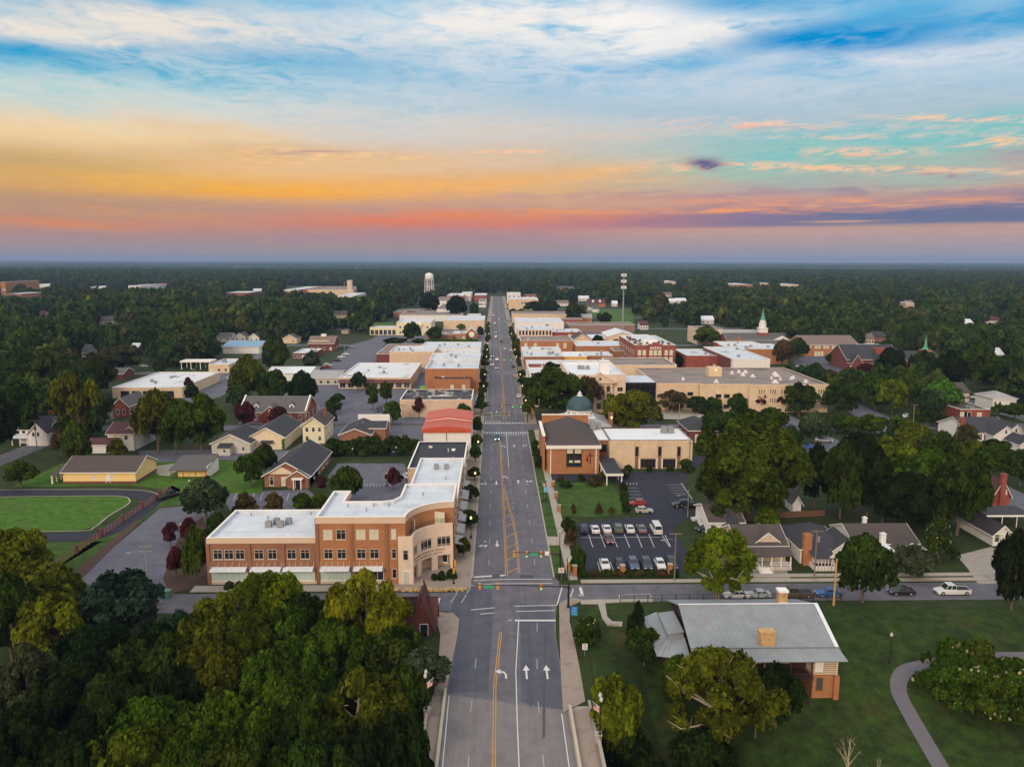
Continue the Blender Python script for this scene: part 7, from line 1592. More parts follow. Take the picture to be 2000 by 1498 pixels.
# lattice masts, cell mast, water tower
def cell():
 X, Y = P(1216, 652); h = hat(1216, 534, Y); t = thing('phone_mast', 'tall grey phone mast with three tiers of white antenna panels', 'mast', (X, Y, 0)); p = MB(); p.tube((0, 0, 0), (0, 0, h), .75, .4, 10); p.build('pole', GREYM, t)
 for z in (h - 1.5, h - 6.5, h - 11.5):
  r_ = MB()
  for i in range(3):
   a = i * 2.094 + .4; c = Vector((math.cos(a), math.sin(a), 0)) * 1.4; tt = Vector((-math.sin(a), math.cos(a), 0)) * 1.4; r_.tube(tuple(c - tt + Vector((0, 0, z))), tuple(c + tt + Vector((0, 0, z))), .08, n=5); r_.tube((0, 0, z), tuple(c + Vector((0, 0, z))), .08, n=5)
   for k_ in (-1, -.35, .35, 1):
    q = c * 1.08 + tt * k_; r_.box(q.x - .2, q.x + .2, q.y - .2, q.y + .2, z - 1.2, z + 1.2)
  r_.build('antenna_ring', WHITES, t)
cell()
def water_tower():
 X, Y = P(839, 590); h = hat(839, 533, Y); R = 8.0 * Y / FPX; t = thing('water_tower', 'white water tower on splayed legs rising above the woods', 'water tower', (X, Y, 0)); zt = h - R * 1.35
 k_ = MB(); k_.lathe([(R * .3, zt - R * .75), (R * .75, zt - R * .5), (R, zt), (R, zt + R * .75), (R * .82, zt + R * 1.08), (R * .45, zt + R * 1.28), (.3, zt + R * 1.35)], 24); k_.build('tank', WHITES, t, smooth_=True)
 k_ = MB(); k_.lathe([(R * 1.12, zt - .2), (R * 1.12, zt + .2), (R, zt + .2)], 24); k_.build('balcony', WHITES, t)
 for i in range(6):
  a = i * math.pi / 3 + .2; l = MB(); l.tube((R * 1.25 * math.cos(a), R * 1.25 * math.sin(a), 0), (R * .98 * math.cos(a), R * .98 * math.sin(a), zt), .55, n=6); l.build('leg', WHITES, t)
 b = MB()
 for z in (.3, .65):
  r_ = R * (1.25 - .27 * z)
  for i in range(6):
   a, c = i * math.pi / 3 + .2, (i + 1) * math.pi / 3 + .2; b.tube((r_ * math.cos(a), r_ * math.sin(a), zt * z), (r_ * math.cos(c), r_ * math.sin(c), zt * z), .3, n=5)
 b.build('brace', WHITES, t); p = MB(); p.tube((0, 0, 0), (0, 0, zt - R * .6), .9, n=8); p.build('riser', WHITES, t)
water_tower()
for px_, pt_, lab in ((464, 487, 'leftmost thin lattice mast on the horizon'), (697, 501, 'short thin lattice mast on the horizon'), (769, 496, 'rightmost thin lattice mast on the horizon')):
 Y = 3200.0; d = ray(px_, 505); X = d.x / d.y * Y; h = hat(px_, pt_, Y); t = thing('lattice_mast', lab, 'mast', (X, Y, 0)); m = MB()
 for i in range(3):
  a = i * 2.094; m.tube((1.3 * math.cos(a), 1.3 * math.sin(a), 0), (.8 * math.cos(a), .8 * math.sin(a), h), .22, n=4)
  for k_ in range(12):
   z0_, z1_ = h * k_ / 12, h * (k_ + 1) / 12; b_ = (i + 1) * 2.094; m.tube((1.1 * math.cos(a), 1.1 * math.sin(a), z0_), (1.1 * math.cos(b_), 1.1 * math.sin(b_), z1_), .12, n=3)
 m.build('lattice', GREYM, t)
t = thing('utility_box', 'green metal utility box on the mulch by the lower left street', 'utility box', (*P(323, 1166), 0)); b = MB(); b.box(-1, 1, -.6, .6, 0, 1.2); b.box(-1.08, 1.08, -.66, .66, 1.2, 1.35); b.build('cabinet', mat('utility_green', (.12, .22, .17), var=.05), t); b = MB(); b.box(-.03, .03, -.63, -.601, .1, 1.15); b.box(.1, .25, -.64, -.601, .6, .8); b.build('door_seam', BLACKM, t)
t = thing('skip', 'lime green rubbish skip behind the blotched-roof building', 'skip', (*P(827, 763), 0)); b = MB(); b.loft([[(-1.2, -.9, 0), (1.2, -.9, 0), (1.2, .9, 0), (-1.2, .9, 0)], [(-1.5, -1.1, 1.6), (1.5, -1.1, 1.6), (1.5, 1.1, 1.6), (-1.5, 1.1, 1.6)]]); b.build('bin', mat('lime_green_paint', (.16, .45, .10), var=.05), t); b = MB(); b.slab((-1.5, -1.15, 1.62), (1.5, -1.15, 1.62), (1.5, 1.1, 2.1), (-1.5, 1.1, 2.1), .08); b.build('lid', mat('lime_green_paint', (.16, .45, .10)), t)

# ------------------------------------------------------------------ vehicles
def car_parts(kind):
 """returns {part name: (MB, materials)} for a vehicle whose nose points to -Y, centred on the origin"""
 D = dict(sedan=(4.6, .90, 1.44, -.9, -.25, .95, 1.75, .92, .95), hatch=(4.2, .88, 1.50, -.85, -.25, 1.35, 1.95, .95, 1.0), suv=(4.7, .95, 1.74, -.95, -.35, 1.75, 2.15, 1.06, 1.08), pickup=(6.2, 1.0, 1.95, -1.75, -1.15, .2, .35, .97, .97), van=(5.6, 1.0, 2.25, -1.9, -1.25, 2.55, 2.75, 1.15, 1.15), bus=(9.5, 1.2, 2.9, -4.3, -4.1, 4.4, 4.7, 1.2, 1.2))
 L, W, top, w0, w1, w2, w3, hb, tb = D[kind]; h = L / 2
 def sec(y, zl, zb, w, ztop, wt):
  return [(-w * .96, y, zl), (w * .96, y, zl), (w, y, zl + .15), (w, y, zb), (wt, y, ztop), (-wt, y, ztop), (-w, y, zb), (-w, y, zl + .15)]
 low = .22; body = MB()
 hood = hb - .12
 rear = tb
 S_ = [sec(-h, low + .12, .55, W * .80, .62, W * .72), sec(-h + .12, low + .02, .62, W * .94, .74, W * .85), sec(-h + .5, low, hood - .12, W, hood - .02, W * .9), sec(w0, low, hb - .1, W, hb, W * .92), sec(w3 if kind != 'pickup' else w3, low, tb - .1, W, tb, W * .92), sec(h - .25, low, rear - .12, W * .99, rear - .02, W * .9), sec(h, low + .12, rear - .25, W * .9, rear - .16, W * .8)]
 body.loft(S_)
 wt = W * .76; inz = .0
 body.loft([[(-W * .9, w0, hb - .02), (W * .9, w0, hb - .02), (W * .9, w3, tb - .02), (-W * .9, w3, tb - .02)], [(-wt, w1, top - .04), (wt, w1, top - .04), (wt, w2, top - .06), (-wt, w2, top - .06)], [(-wt * .9, w1 + .15, top), (wt * .9, w1 + .15, top), (wt * .9, w2 - .15, top - .01), (-wt * .9, w2 - .15, top - .01)]])
 out = {}
 if kind == 'pickup':
  bed = MB(); bed.box(-W * .87, W * .87, w3 + .15, h - .14, .9, .99); out['load_bed'] = (bed, [BLACKM])
  body.box(-W * .97, -W * .87, w3 + .1, h - .06, .9, 1.04); body.box(W * .87, W * .97, w3 + .1, h - .06, .9, 1.04); body.box(-W * .9, W * .9, h - .14, h - .03, .9, 1.04)
 out['body'] = (body, [PAINT])
 def quad(p0, p1, p2, p3, lift):
  m = MB(); A = [Vector(p) for p in (p0, p1, p2, p3)]; n = (A[1] - A[0]).cross(A[3] - A[0]).normalized() * lift; m.face([tuple(a + n) for a in A]); return m
 def lerp(a, b, f): return tuple(a[i] + (b[i] - a[i]) * f for i in range(3))
 b0, b1 = (-W * .9, w0, hb - .02), (W * .9, w0, hb - .02); t0, t1 = (-wt, w1, top - .04), (wt, w1, top - .04)
 c0, c1 = (-W * .9, w3, tb - .02), (W * .9, w3, tb - .02); d0, d1 = (-wt, w2, top - .06), (wt, w2, top - .06)
 def pane(a, b, c, d, mu=.06, ml=.12, ms=.06, lift=.012):
  p = lerp(a, d, ml); q = lerp(b, c, ml); r = lerp(b, c, 1 - mu); s = lerp(a, d, 1 - mu)
  return quad(lerp(p, q, ms), lerp(q, p, ms), lerp(r, s, ms), lerp(s, r, ms), lift)
 out['windscreen'] = (pane(b0, b1, t1, t0), [CGLASS]); out['rear_window'] = (pane(c1, c0, d0, d1, .1, .2 if kind in ('suv', 'van', 'hatch', 'bus') else .12), [CGLASS])
 for nm, q in (('side_window', (b1, c1, d1, t1)), ('side_window.r', (c0, b0, t0, d0))):
  m = MB(); a, b, c, d = q
  n_ = 3 if kind in ('van', 'suv') else 2
  if kind == 'bus': n_ = 6
  for i in range(n_):
   f0, f1 = i / n_ + .02, (i + 1) / n_ - .02
   w_ = pane(lerp(a, b, f0), lerp(a, b, f1), lerp(d, c, f1), lerp(d, c, f0), .1, .2, .03); k_ = len(m.v); m.v += w_.v; m.f += [tuple(j + k_ for j in g_) for g_ in w_.f]; m.m += w_.m
  out[nm] = (m, [CGLASS])
 for i, (x_, y_) in enumerate(((-W + .1, -h + .9), (W - .1, -h + .9), (-W + .1, h - .95), (W - .1, h - .95))):
  m = MB(); r_ = .34 if kind not in ('pickup', 'suv', 'van', 'bus') else .39; sg = 1 if x_ > 0 else -1
  m.tube((x_ - .13, y_, r_), (x_ + .115, y_, r_), r_, n=14); m.tube((x_ + sg * .10, y_, r_), (x_ + sg * .125, y_, r_), r_ * .6, n=10, mi=1); out['wheel.%d' % i] = (m, [TYRE, GREYM])
 for i, x_ in enumerate((-W * .62, W * .62)):
  m = MB(); m.box(x_ - .2, x_ + .2, -h - .012, -h + .2, .56, .72); out['headlight.%d' % i] = (m, [HEADO]); m = MB(); m.box(x_ - .17, x_ + .17, h - .2, h + .012, rear - .42, rear - .24); out['tail_lamp.%d' % i] = (m, [TAILL])
 m = MB(); m.box(-W * .5, W * .5, -h - .006, -h + .1, .36, .5); out['grille'] = (m, [BLACKM])
 return out
CARS = {}
def car(label, kind, rgb, x, y, rot, z=0.03, group=None, lights=False, far=None, cat='car', px=True):
 if px: x, y = P(x, y)
 far = (y > 240) if far is None else far
 nm = {'pickup': 'pickup_truck', 'van': 'passenger_van', 'bus': 'minibus'}.get(kind, 'parked_car' if not lights else 'moving_car')
 key = (kind, far, lights)
 if key not in CARS:
  pr = car_parts(kind)
  if lights:
   for k_ in pr:
    if k_.startswith('headlight'): pr[k_] = (pr[k_][0], [HEADL])
  if far:
   v = MB(); mats_ = []
   for mb, ms in pr.values():
    k_ = len(v.v); v.v += mb.v; v.f += [tuple(j + k_ for j in f) for f in mb.f]
    for i in mb.m:
     mm = ms[i]
     if mm not in mats_: mats_.append(mm)
     v.m.append(mats_.index(mm))
   CARS[key] = v.mesh('car_mesh', mats_)
  else: CARS[key] = {k_: mb.mesh(k_.split('.')[0], ms) for k_, (mb, ms) in pr.items()}
 me = CARS[key]
 if far:
  o = ob(nm, me, None, (x, y, z), R_(rot)); o.color = (*rgb, 1); return tag(o, label, cat, group)
 t = thing(nm, label, cat, (x, y, z), R_(rot), group)
 for k_, m in me.items():
  o = ob(k_.split('.')[0], m, t); o.color = (*rgb, 1)
 return t
W_, K_, N_, G_, RD, BL, GN, MR, BZ, TL = (.62, .62, .62), (.014, .014, .017), (.016, .026, .06), (.30, .31, .32), (.30, .018, .02), (.03, .11, .34), (.08, .12, .07), (.10, .03, .035), (.10, .07, .05), (.03, .16, .20)
GL = 'cars parked in the church lot'
for a in (('dark navy estate car, leftmost in the back row of the church lot', 'suv', N_, 1139.5, 1038, 180), ('white coupe with black roof, second in the back row of the church lot', 'sedan', W_, 1162, 1038, 180), ('white saloon behind the maroon hatchback in the church lot', 'sedan', W_, 1184.5, 1037, 180), ('olive green off-roader in the back row of the church lot', 'suv', GN, 1206.5, 1037, 180), ('white saloon between green off-roader and brown saloon', 'sedan', W_, 1229.5, 1037, 180), ('grey-brown saloon next to the white minibus', 'sedan', (.16, .13, .14), 1252.5, 1037, 180),
   ('maroon and grey hatchback alone in the middle aisle row of the church lot', 'hatch', MR, 1189.5, 1058, 0), ('white saloon, leftmost in the front row of the church lot', 'sedan', W_, 1181, 1107, 0), ('dark blue-black car, second in the front row of the church lot', 'hatch', (.018, .02, .034), 1210, 1107, 0), ('slate blue people carrier in the front row of the church lot', 'suv', (.06, .085, .15), 1236.5, 1107, 0), ('dark slate car right of the blue people carrier', 'suv', (.03, .045, .07), 1262, 1107, 0), ('white boxy car, right end of the front row', 'hatch', W_, 1289, 1107, 0), ('black car half hidden behind the church lot pole', 'suv', K_, 1311, 1106, 0),
   ('bright red small car with white roof in the upper church lot', 'hatch', RD, 1245, 987, -90), ('silver-green hatchback crossing the upper church lot', 'hatch', (.36, .38, .34), 1258, 1001, 90), ('black off-roader with white roof by the slim light pole', 'suv', K_, 1332, 989, -90), ('black saloon behind the off-roader by the slim light pole', 'sedan', K_, 1348, 991, -90)):
 car(a[0], a[1], a[2], a[3], a[4], a[5], group=GL)
car('white minibus in the back row of the church lot', 'van', W_, 1281, 1038, 180, cat='minibus', group=GL)
GS = 'vehicles parked along the side street'
car('silver saloon parked at the kerb above the log house', 'sedan', (.36, .40, .43), 1480, 1166, -90, group=GS); car('bronze double-cab pickup parked at the kerb above the log house', 'pickup', BZ, 1552, 1165, -90, group=GS, cat='pickup'); car('blue saloon parked behind the new wooden pole', 'sedan', BL, 1617, 1163, -90, group=GS); car('black saloon parked right of the round street tree', 'sedan', K_, 1760, 1160, -90, group=GS); car('white crew-cab pickup on the side street', 'pickup', W_, 1859, 1159, -90, group=GS, cat='pickup'); car('white car peeping from under the willow oak', 'sedan', W_, 1437, 1167, -90, group=GS)
car('silver car beside the white gabled house', 'sedan', (.4, .44, .47), 1369, 1018, -90); car('dark car behind the silver one beside the white gabled house', 'sedan', K_, 1378, 1036, -70)
car('dark teal pickup with headlights on, driving toward the bridge', 'pickup', TL, -1.2 + 1.6, 259, 0, px=False, lights=True, far=False, cat='pickup')
GT = 'traffic on the far main street'
for px_, py_, c, kd, r, lab in ((961.5, 697, K_, 'suv', 0, 'dark off-roader in oncoming traffic, beside a white car'), (970.8, 703, W_, 'sedan', 0, 'white oncoming car with headlights near the third crossing'), (961, 713, (.2, .2, .2), 'suv', 0, 'grey oncoming off-roader in the left lane at the third crossing'), (970.6, 720, (.05, .09, .11), 'sedan', 0, 'dark teal oncoming saloon, nearest at the third crossing'), (968, 650, K_, 'sedan', 0, 'black oncoming car beyond the fourth crossing'), (968.5, 658.5, W_, 'sedan', 0, 'white oncoming car with bright headlights at the fourth crossing'), (966, 632, W_, 'sedan', 0, 'pale oncoming car far up the street'), (964, 616, (.3, .05, .05), 'sedan', 0, 'reddish oncoming car very far up the street')):
 car(lab, kd, c, px_, py_, r, lights=True, group=GT)
for px_, py_, c, kd, lab in ((979, 668.5, K_, 'suv', 'black car driving away near the fourth crossing'), (985.5, 683, W_, 'sedan', 'white car driving away in the right lane'), (975, 625, W_, 'suv', 'white car driving away far up the street')):
 car(lab, kd, c, px_, py_, 180, group=GT)
for i, (x_, y_, c, lab) in enumerate(((10.0, 341, W_, 'white car parked at the right kerb by the blue awning'), (10.0, 402, (.5, .35, .2), 'tan car parked at the right kerb before the third crossing'), (10.0, 440, K_, 'black car parked at the right kerb after the third crossing'), (10.0, 520, W_, 'white car parked at the right kerb before the fourth crossing'), (10.0, 600, G_, 'grey car parked at the right kerb after the fourth crossing'), (-3.6, 322, K_, 'black car parked at the left kerb beside the blotched-roof building'), (-3.6, 470, W_, 'white car parked at the left kerb beside the white-roofed shops'))):
 car(lab, 'sedan', c, x_, y_, 180 if x_ > 0 else 0, px=False, group='cars parked along main street')
for px_, py_, c, kd, r, lab in ((740, 803, K_, 'suv', 0, 'lone black car in the middle car park'), (637, 719, (.3, .06, .05), 'pickup', 90, 'red pickup at the near end of the bank car row'), (640, 715, W_, 'suv', 90, 'white van beside the red pickup in the bank car row'), (660, 706, K_, 'suv', 90, 'black car in the bank car row'), (667, 699, W_, 'sedan', 90, 'white car next to the black one in the bank car row'), (676, 693.5, W_, 'sedan', 90, 'white car, farthest in the bank car row'), (688, 679, G_, 'sedan', 90, 'grey car near the brick bank'), (281, 717, W_, 'sedan', 80, 'white car on the back lane behind the white-roofed shop'), (797, 935, W_, 'hatch', 30, 'white car tucked behind the white-roofed main building'),
        (1581, 876, BL, 'sedan', -90, 'bright blue saloon in the shaded right car park'), (1607, 863, W_, 'pickup', -90, 'white pickup beside the blue saloon'), (1665, 856, G_, 'sedan', -90, 'silver saloon in the right car park'), (1528, 833, K_, 'suv', -90, 'black off-roader by the annexe pole'), (1541, 836, N_, 'sedan', -90, 'navy car beside the black off-roader'), (1769, 815, W_, 'sedan', -60, 'white car on the right-hand back lane'), (1562, 718, W_, 'suv', -90, 'white off-roader, left in the church back lot row'), (1575, 719.5, G_, 'suv', -90, 'grey off-roader with lights in the church back lot row'), (1593, 721, W_, 'sedan', -90, 'white car, right in the church back lot row'), (1745, 741, K_, 'suv', -90, 'dark car under the trees right of the twin-gabled church'), (1768, 747, W_, 'sedan', -90, 'white car under the trees right of the twin-gabled church'), (1905, 778, W_, 'sedan', -90, 'white car behind the flat brick house')):
 car(lab, kd, c, px_, py_, r)
car('black pickup parked by the fence end near the loop drive', 'pickup', K_, 330, 972, 150, cat='pickup')


rk = MB(); rr_ = random.Random(2)
for i in range(150):
 x_, y_ = rr_.uniform(-25, -5.5), 136.0 + rr_.uniform(-.5, .5); s_ = rr_.uniform(.15, .38)
 a_ = [rr_.uniform(.6, 1.2) * s_ for _ in range(8)]
 rk.loft([[(x_ + a_[k] * sx * (.7 if z_ else 1), y_ + a_[k + 1] * sy * (.7 if z_ else 1), .1 + z_ * s_) for k, (sx, sy) in enumerate(((-1, -1), (1, -1), (1, 1), (-1, 1)))] for z_ in (0, 1)])
stuff('rock_edging', rk, STONE)


# ------------------------------------------------------------------ trees
def leaf_mat(name, base=None, trans=0.25, flower=None):
 m = bpy.data.materials.new(name); m.use_nodes = True; nt = m.node_tree; nt.nodes.clear(); CUR[0] = nt
 oi = nd('ShaderNodeObjectInfo'); at = nd('ShaderNodeAttribute', attribute_name='tone'); g = nd('ShaderNodeNewGeometry')
 if base is None: c = S(oi.outputs['Color'])
 else: c = ramp(S(oi.outputs['Random']), base, 'CONSTANT' if False else 'LINEAR')
 tone = S(at.outputs['Fac'])
 rnd = S(g.outputs['Random Per Island'])
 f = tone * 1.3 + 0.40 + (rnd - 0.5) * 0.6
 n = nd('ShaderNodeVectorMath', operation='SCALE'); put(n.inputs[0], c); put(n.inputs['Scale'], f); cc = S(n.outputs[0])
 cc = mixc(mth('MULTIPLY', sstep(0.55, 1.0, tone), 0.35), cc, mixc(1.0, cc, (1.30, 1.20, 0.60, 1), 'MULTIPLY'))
 if flower: cc = mixc(sstep(0.972, 0.975, rnd), cc, flower)
 d = nd('ShaderNodeBsdfDiffuse'); put(d.inputs[0], cc); tr = nd('ShaderNodeBsdfTranslucent'); put(tr.inputs[0], cc)
 mx = nd('ShaderNodeMixShader'); mx.inputs[0].default_value = trans; nt.links.new(d.outputs[0], mx.inputs[1]); nt.links.new(tr.outputs[0], mx.inputs[2])
 o = nd('ShaderNodeOutputMaterial'); nt.links.new(mx.outputs[0], o.inputs[0]); return m
LEAF = leaf_mat('leaves')
LEAFFL = leaf_mat('flowering_leaves', flower=(0.40, 0.36, 0.24, 1))
FORE = [(0.0, (0.030, 0.058, 0.013, 1)), (0.15, (0.050, 0.088, 0.016, 1)), (0.32, (0.026, 0.052, 0.015, 1)), (0.48, (0.066, 0.098, 0.016, 1)), (0.6, (0.036, 0.070, 0.020, 1)), (0.72, (0.088, 0.110, 0.016, 1)), (0.82, (0.034, 0.062, 0.016, 1)), (0.92, (0.110, 0.115, 0.018, 1)), (0.97, (0.050, 0.080, 0.022, 1)), (1.0, (0.085, 0.058, 0.028, 1))]
LEAFW = leaf_mat('woodland_leaves', base=[(p, tuple(.62 * a + .38 * b for a, b in zip(c, (.024, .044, .016, 1)))) for p, c in FORE])
def prof_w(shape, t):
 if shape == 'round': return np.sqrt(np.clip(1 - (2 * t - 0.9) ** 2 * .82, .02, 1))
 if shape == 'oval': return np.sqrt(np.clip(1 - (2 * t - 0.85) ** 2, .03, 1))
 if shape == 'cone': return np.clip(1.05 - t, .05, 1) ** .8
 if shape == 'pine': return np.clip(.55 + .6 * np.sin(t * 3.0), .1, 1)
 if shape == 'dome': return np.sqrt(np.clip(1 - t ** 2 * .92, .04, 1))
 return np.ones_like(t)
def crown_arrays(seed, nl, nleaf, leaf, shape, cb, lobe=(.2, .36), gap=0.0, up=.35):
 """leaf quads of a crown in unit space: radius 1, height 1, crown from z=cb to z=1"""
 rg = np.random.default_rng(seed)
 t = rg.random(nl) ** .85; th = rg.random(nl) * 2 * np.pi + np.arange(nl) * 2.4; rho = .25 + .75 * np.sqrt(rg.random(nl))
 rl = lobe[0] + (lobe[1] - lobe[0]) * rg.random(nl)
 w = prof_w(shape, t) * (.86 + .28 * rg.random(nl)) ;
 k = np.maximum(w - rl * .75, .02) * rho
 C = np.stack([k * np.cos(th), k * np.sin(th), cb + (1 - cb) * (.10 + .80 * t)], 1)
 tone_l = rg.random(nl)
 idx = rg.choice(nl, nleaf, p=(rl ** 2) / (rl ** 2).sum())
 d = rg.normal(size=(nleaf, 3)); d /= np.linalg.norm(d, axis=1)[:, None]
 d[:, 2] = np.where(d[:, 2] < -.35, -d[:, 2] * .7, d[:, 2])
 rr = (.62 + .42 * rg.random(nleaf) ** .7)
 asp = (1 - cb) * .55 + .28
 pos = C[idx] + d * (rl[idx] * rr)[:, None] * np.array([1, 1, asp])
 # finer clumping inside each lobe
 q = np.sin(pos[:, 0] * 23 + seed) + np.sin(pos[:, 1] * 27 + 1.3) + np.sin(pos[:, 2] * 31 + 2.1)
 keep = q > -1.5 + gap * 2 + rg.normal(size=nleaf) * .3
 pos, d, idx = pos[keep], d[keep], idx[keep]; n = len(pos)
 pos[:, 2] = np.maximum(pos[:, 2], cb * .6)
 nrm = d * .55 + rg.normal(size=(n, 3)) * .42 + np.array([0, 0, up]); nrm /= np.linalg.norm(nrm, axis=1)[:, None]
 a = np.cross(nrm, rg.normal(size=(n, 3))); a /= np.linalg.norm(a, axis=1)[:, None]; b = np.cross(nrm, a)
 s = leaf * (.55 + .9 * rg.random(n))[:, None]
 zs = np.array([1, 1, .75])
 V = np.stack([pos + (-a - b * .55) * s * zs, pos + (a * .2 - b) * s * zs, pos + (a + b * .5) * s * zs, pos + (-a * .3 + b) * s * zs], 1)
 tone = np.clip(.62 * tone_l[idx] + .38 * rg.random(n), 0, 1)
 return V.reshape(-1, 3), tone, C, rl
def quads_mesh(name, V, tone, m, extra=None):
 n = len(V) // 4; me = bpy.data.meshes.new(name)
 v, f, mi = V, np.arange(4 * n, dtype=np.int32), None
 ex_v, ex_f = (extra.v, extra.f) if extra else ([], [])
 tot_v = len(V) + len(ex_v); loops = [f]; starts = np.arange(n) * 4; totals = np.full(n, 4)
 if extra:
  off = len(V); lf = np.array([i + off for q in ex_f for i in q], dtype=np.int32); ln = np.array([len(q) for q in ex_f]); loops.append(lf)
  starts = np.concatenate([starts, 4 * n + np.concatenate([[0], np.cumsum(ln)[:-1]])]); totals = np.concatenate([totals, ln]); v = np.concatenate([V, np.array(ex_v)])
 L = np.concatenate(loops); me.vertices.add(tot_v); me.vertices.foreach_set('co', v.astype(np.float32).ravel()); me.loops.add(len(L)); me.loops.foreach_set('vertex_index', L.astype(np.int32)); me.polygons.add(len(starts)); me.polygons.foreach_set('loop_start', starts.astype(np.int32))
 me.materials.append(m)
 if extra: me.materials.append(BARK); me.polygons.foreach_set('material_index', np.concatenate([np.zeros(n), np.ones(len(ex_f))]).astype(np.int32))
 at = me.attributes.new('tone', 'FLOAT', 'POINT'); at.data.foreach_set('value', np.concatenate([np.repeat(tone, 4), np.zeros(tot_v - 4 * n)]).astype(np.float32))
 me.update(calc_edges=True); return me
def trunk_mb(seed, C, cb, r=.05, n_limb=7, bend=.05, reach=.8, top=.75):
 rg = random.Random(seed); m = MB(); pts = [Vector((0, 0, -.04))]
 for i in range(1, 5): pts.append(Vector((rg.uniform(-bend, bend) * i / 2, rg.uniform(-bend, bend) * i / 2, top * i / 4)))
 for i in range(4): m.tube(tuple(pts[i]), tuple(pts[i + 1]), r * (1.25 if i == 0 else 1) * (1 - i * .2), r * (1 - (i + 1) * .2), 7)
 order = list(range(len(C))); rg.shuffle(order)
 for k_ in order[:n_limb]:
  c = Vector(C[k_]); f = rg.uniform(.25, .8); i = min(3, int(f * 4)); p = pts[i].lerp(pts[i + 1], f * 4 - i)
  if c.z < p.z + .02: p = pts[1]
  q = p.lerp(c, .55) + Vector((rg.uniform(-.06, .06), rg.uniform(-.06, .06), rg.uniform(0, .05))); e = p.lerp(c, reach)
  m.tube(tuple(p), tuple(q), r * .45, r * .28, 5); m.tube(tuple(q), tuple(e), r * .28, r * .12, 5)
  for _ in range(3):
   g_ = e + Vector((rg.uniform(-.22, .22), rg.uniform(-.22, .22), rg.uniform(-.02, .14))); m.tube(tuple(q.lerp(e, rg.uniform(.3, 1))), tuple(g_), r * .14, r * .04, 4)
 return m
PROTO = {}
def proto(key, n_var, nl, nleaf, leaf, shape, cb, lobe=(.2, .36), gap=0., m=None, bark=None, r=.05, limbs=7, reach=.8, joined=False, up=.35, top=.75):
 out = []
 for i in range(n_var):
  V, tone, C, rl = crown_arrays(hash_(key) + i * 17, nl, nleaf, leaf, shape, cb, lobe, gap, up)
  tm = trunk_mb(hash_(key) + i, C, cb, r, limbs, reach=reach, top=top)
  if joined: out.append((quads_mesh('tree', V, tone, m or LEAF, tm), None))
  else: out.append((quads_mesh('crown', V, tone, m or LEAF), tm.mesh('trunk', bark or BARK)))
 PROTO[key] = out
def hash_(s): return sum(ord(c) * (i + 3) for i, c in enumerate(s)) % 9973
proto('big', 4, 85, 46000, .029, 'round', .14, (.11, .25), .10, limbs=14, reach=.95)
proto('syc', 3, 60, 30000, .034, 'oval', .22, (.12, .25), .14, bark=BARKP, limbs=16, reach=.92, r=.045, top=.8)
proto('open', 2, 52, 20000, .026, 'round', .12, (.10, .22), .16, bark=BARKP, limbs=26, reach=1.0, r=.04)
proto('mid', 5, 48, 9000, .055, 'round', .16, (.17, .32))
proto('oval', 3, 42, 8500, .055, 'oval', .12, (.17, .32))
proto('cone', 2, 40, 8000, .05, 'cone', .06, (.14, .26))
proto('pine', 2, 30, 7500, .05, 'pine', .42, (.14, .28), .12, limbs=12, r=.045)
proto('small', 4, 30, 4200, .075, 'round', .28, (.2, .36), r=.06)
proto('shrub', 4, 30, 6000, .065, 'dome', .02, (.2, .34), limbs=3, r=.03, top=.4)
proto('flower', 3, 44, 12000, .045, 'dome', .05, (.16, .28), m=LEAFFL, limbs=5, r=.03, top=.5)
proto('bare', 2, 14, 120, .03, 'oval', .3, (.1, .2), .2, bark=BARKP, limbs=14, reach=1.0, r=.035)
proto('wood', 6, 30, 2600, .095, 'round', .14, (.2, .36), m=LEAFW, joined=True, limbs=4)
proto('far', 6, 20, 620, .19, 'round', .10, (.24, .42), m=LEAFW, joined=True, limbs=0, up=.5)
TREES = []       # (x, y, R, H)
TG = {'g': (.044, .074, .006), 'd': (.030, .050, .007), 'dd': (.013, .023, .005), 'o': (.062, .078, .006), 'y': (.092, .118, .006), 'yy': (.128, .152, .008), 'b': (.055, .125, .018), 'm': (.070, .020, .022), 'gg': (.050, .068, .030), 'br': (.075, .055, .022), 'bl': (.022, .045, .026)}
NAMES = {'big': 'broadleaf_tree', 'syc': 'sycamore_tree', 'open': 'oak_tree', 'mid': 'broadleaf_tree', 'oval': 'broadleaf_tree', 'cone': 'conifer_tree', 'pine': 'pine_tree', 'small': 'street_tree', 'shrub': 'round_shrub', 'flower': 'flowering_shrub', 'bare': 'bare_sapling'}
trng = random.Random(42)
def tree(cx, top, w, kind, colr, label, base=None, Y=None, group=None, cat=None, at=None):
 if at: X, Y = at; Z = gz(X, Y); Rr, Hh = w, top
 else:
  if Y is None: X, Y, Z = PG(cx, base)
  else:
   Y = float(Y); d = ray(cx, (top + 60)); X = d.x / d.y * Y; Z = gz(X, Y)
  Hh = max(1.0, hat(cx, top, Y) - Z) * 1.02; Rr = w / 2 * proj(X, Y, Z + Hh / 2)[2] / FPX
 crown, trunk = PROTO[kind][trng.randrange(len(PROTO[kind]))]
 sh = kind in ('shrub', 'flower')
 t = thing(NAMES[kind], label, cat or ('shrub' if sh else 'tree'), (X, Y, Z - .05), trng.uniform(0, 6.28), group)
 c = TG[colr]; j = [1 + trng.uniform(-.12, .12) for _ in range(3)]
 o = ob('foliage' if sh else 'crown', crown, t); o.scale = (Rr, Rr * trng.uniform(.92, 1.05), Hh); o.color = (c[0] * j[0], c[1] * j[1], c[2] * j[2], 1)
 o = ob('stem' if sh else 'trunk', trunk, t); o.scale = (Rr if kind != 'pine' else Rr * .8, Rr, Hh)
 TREES.append((X, Y, Rr, Hh)); return t
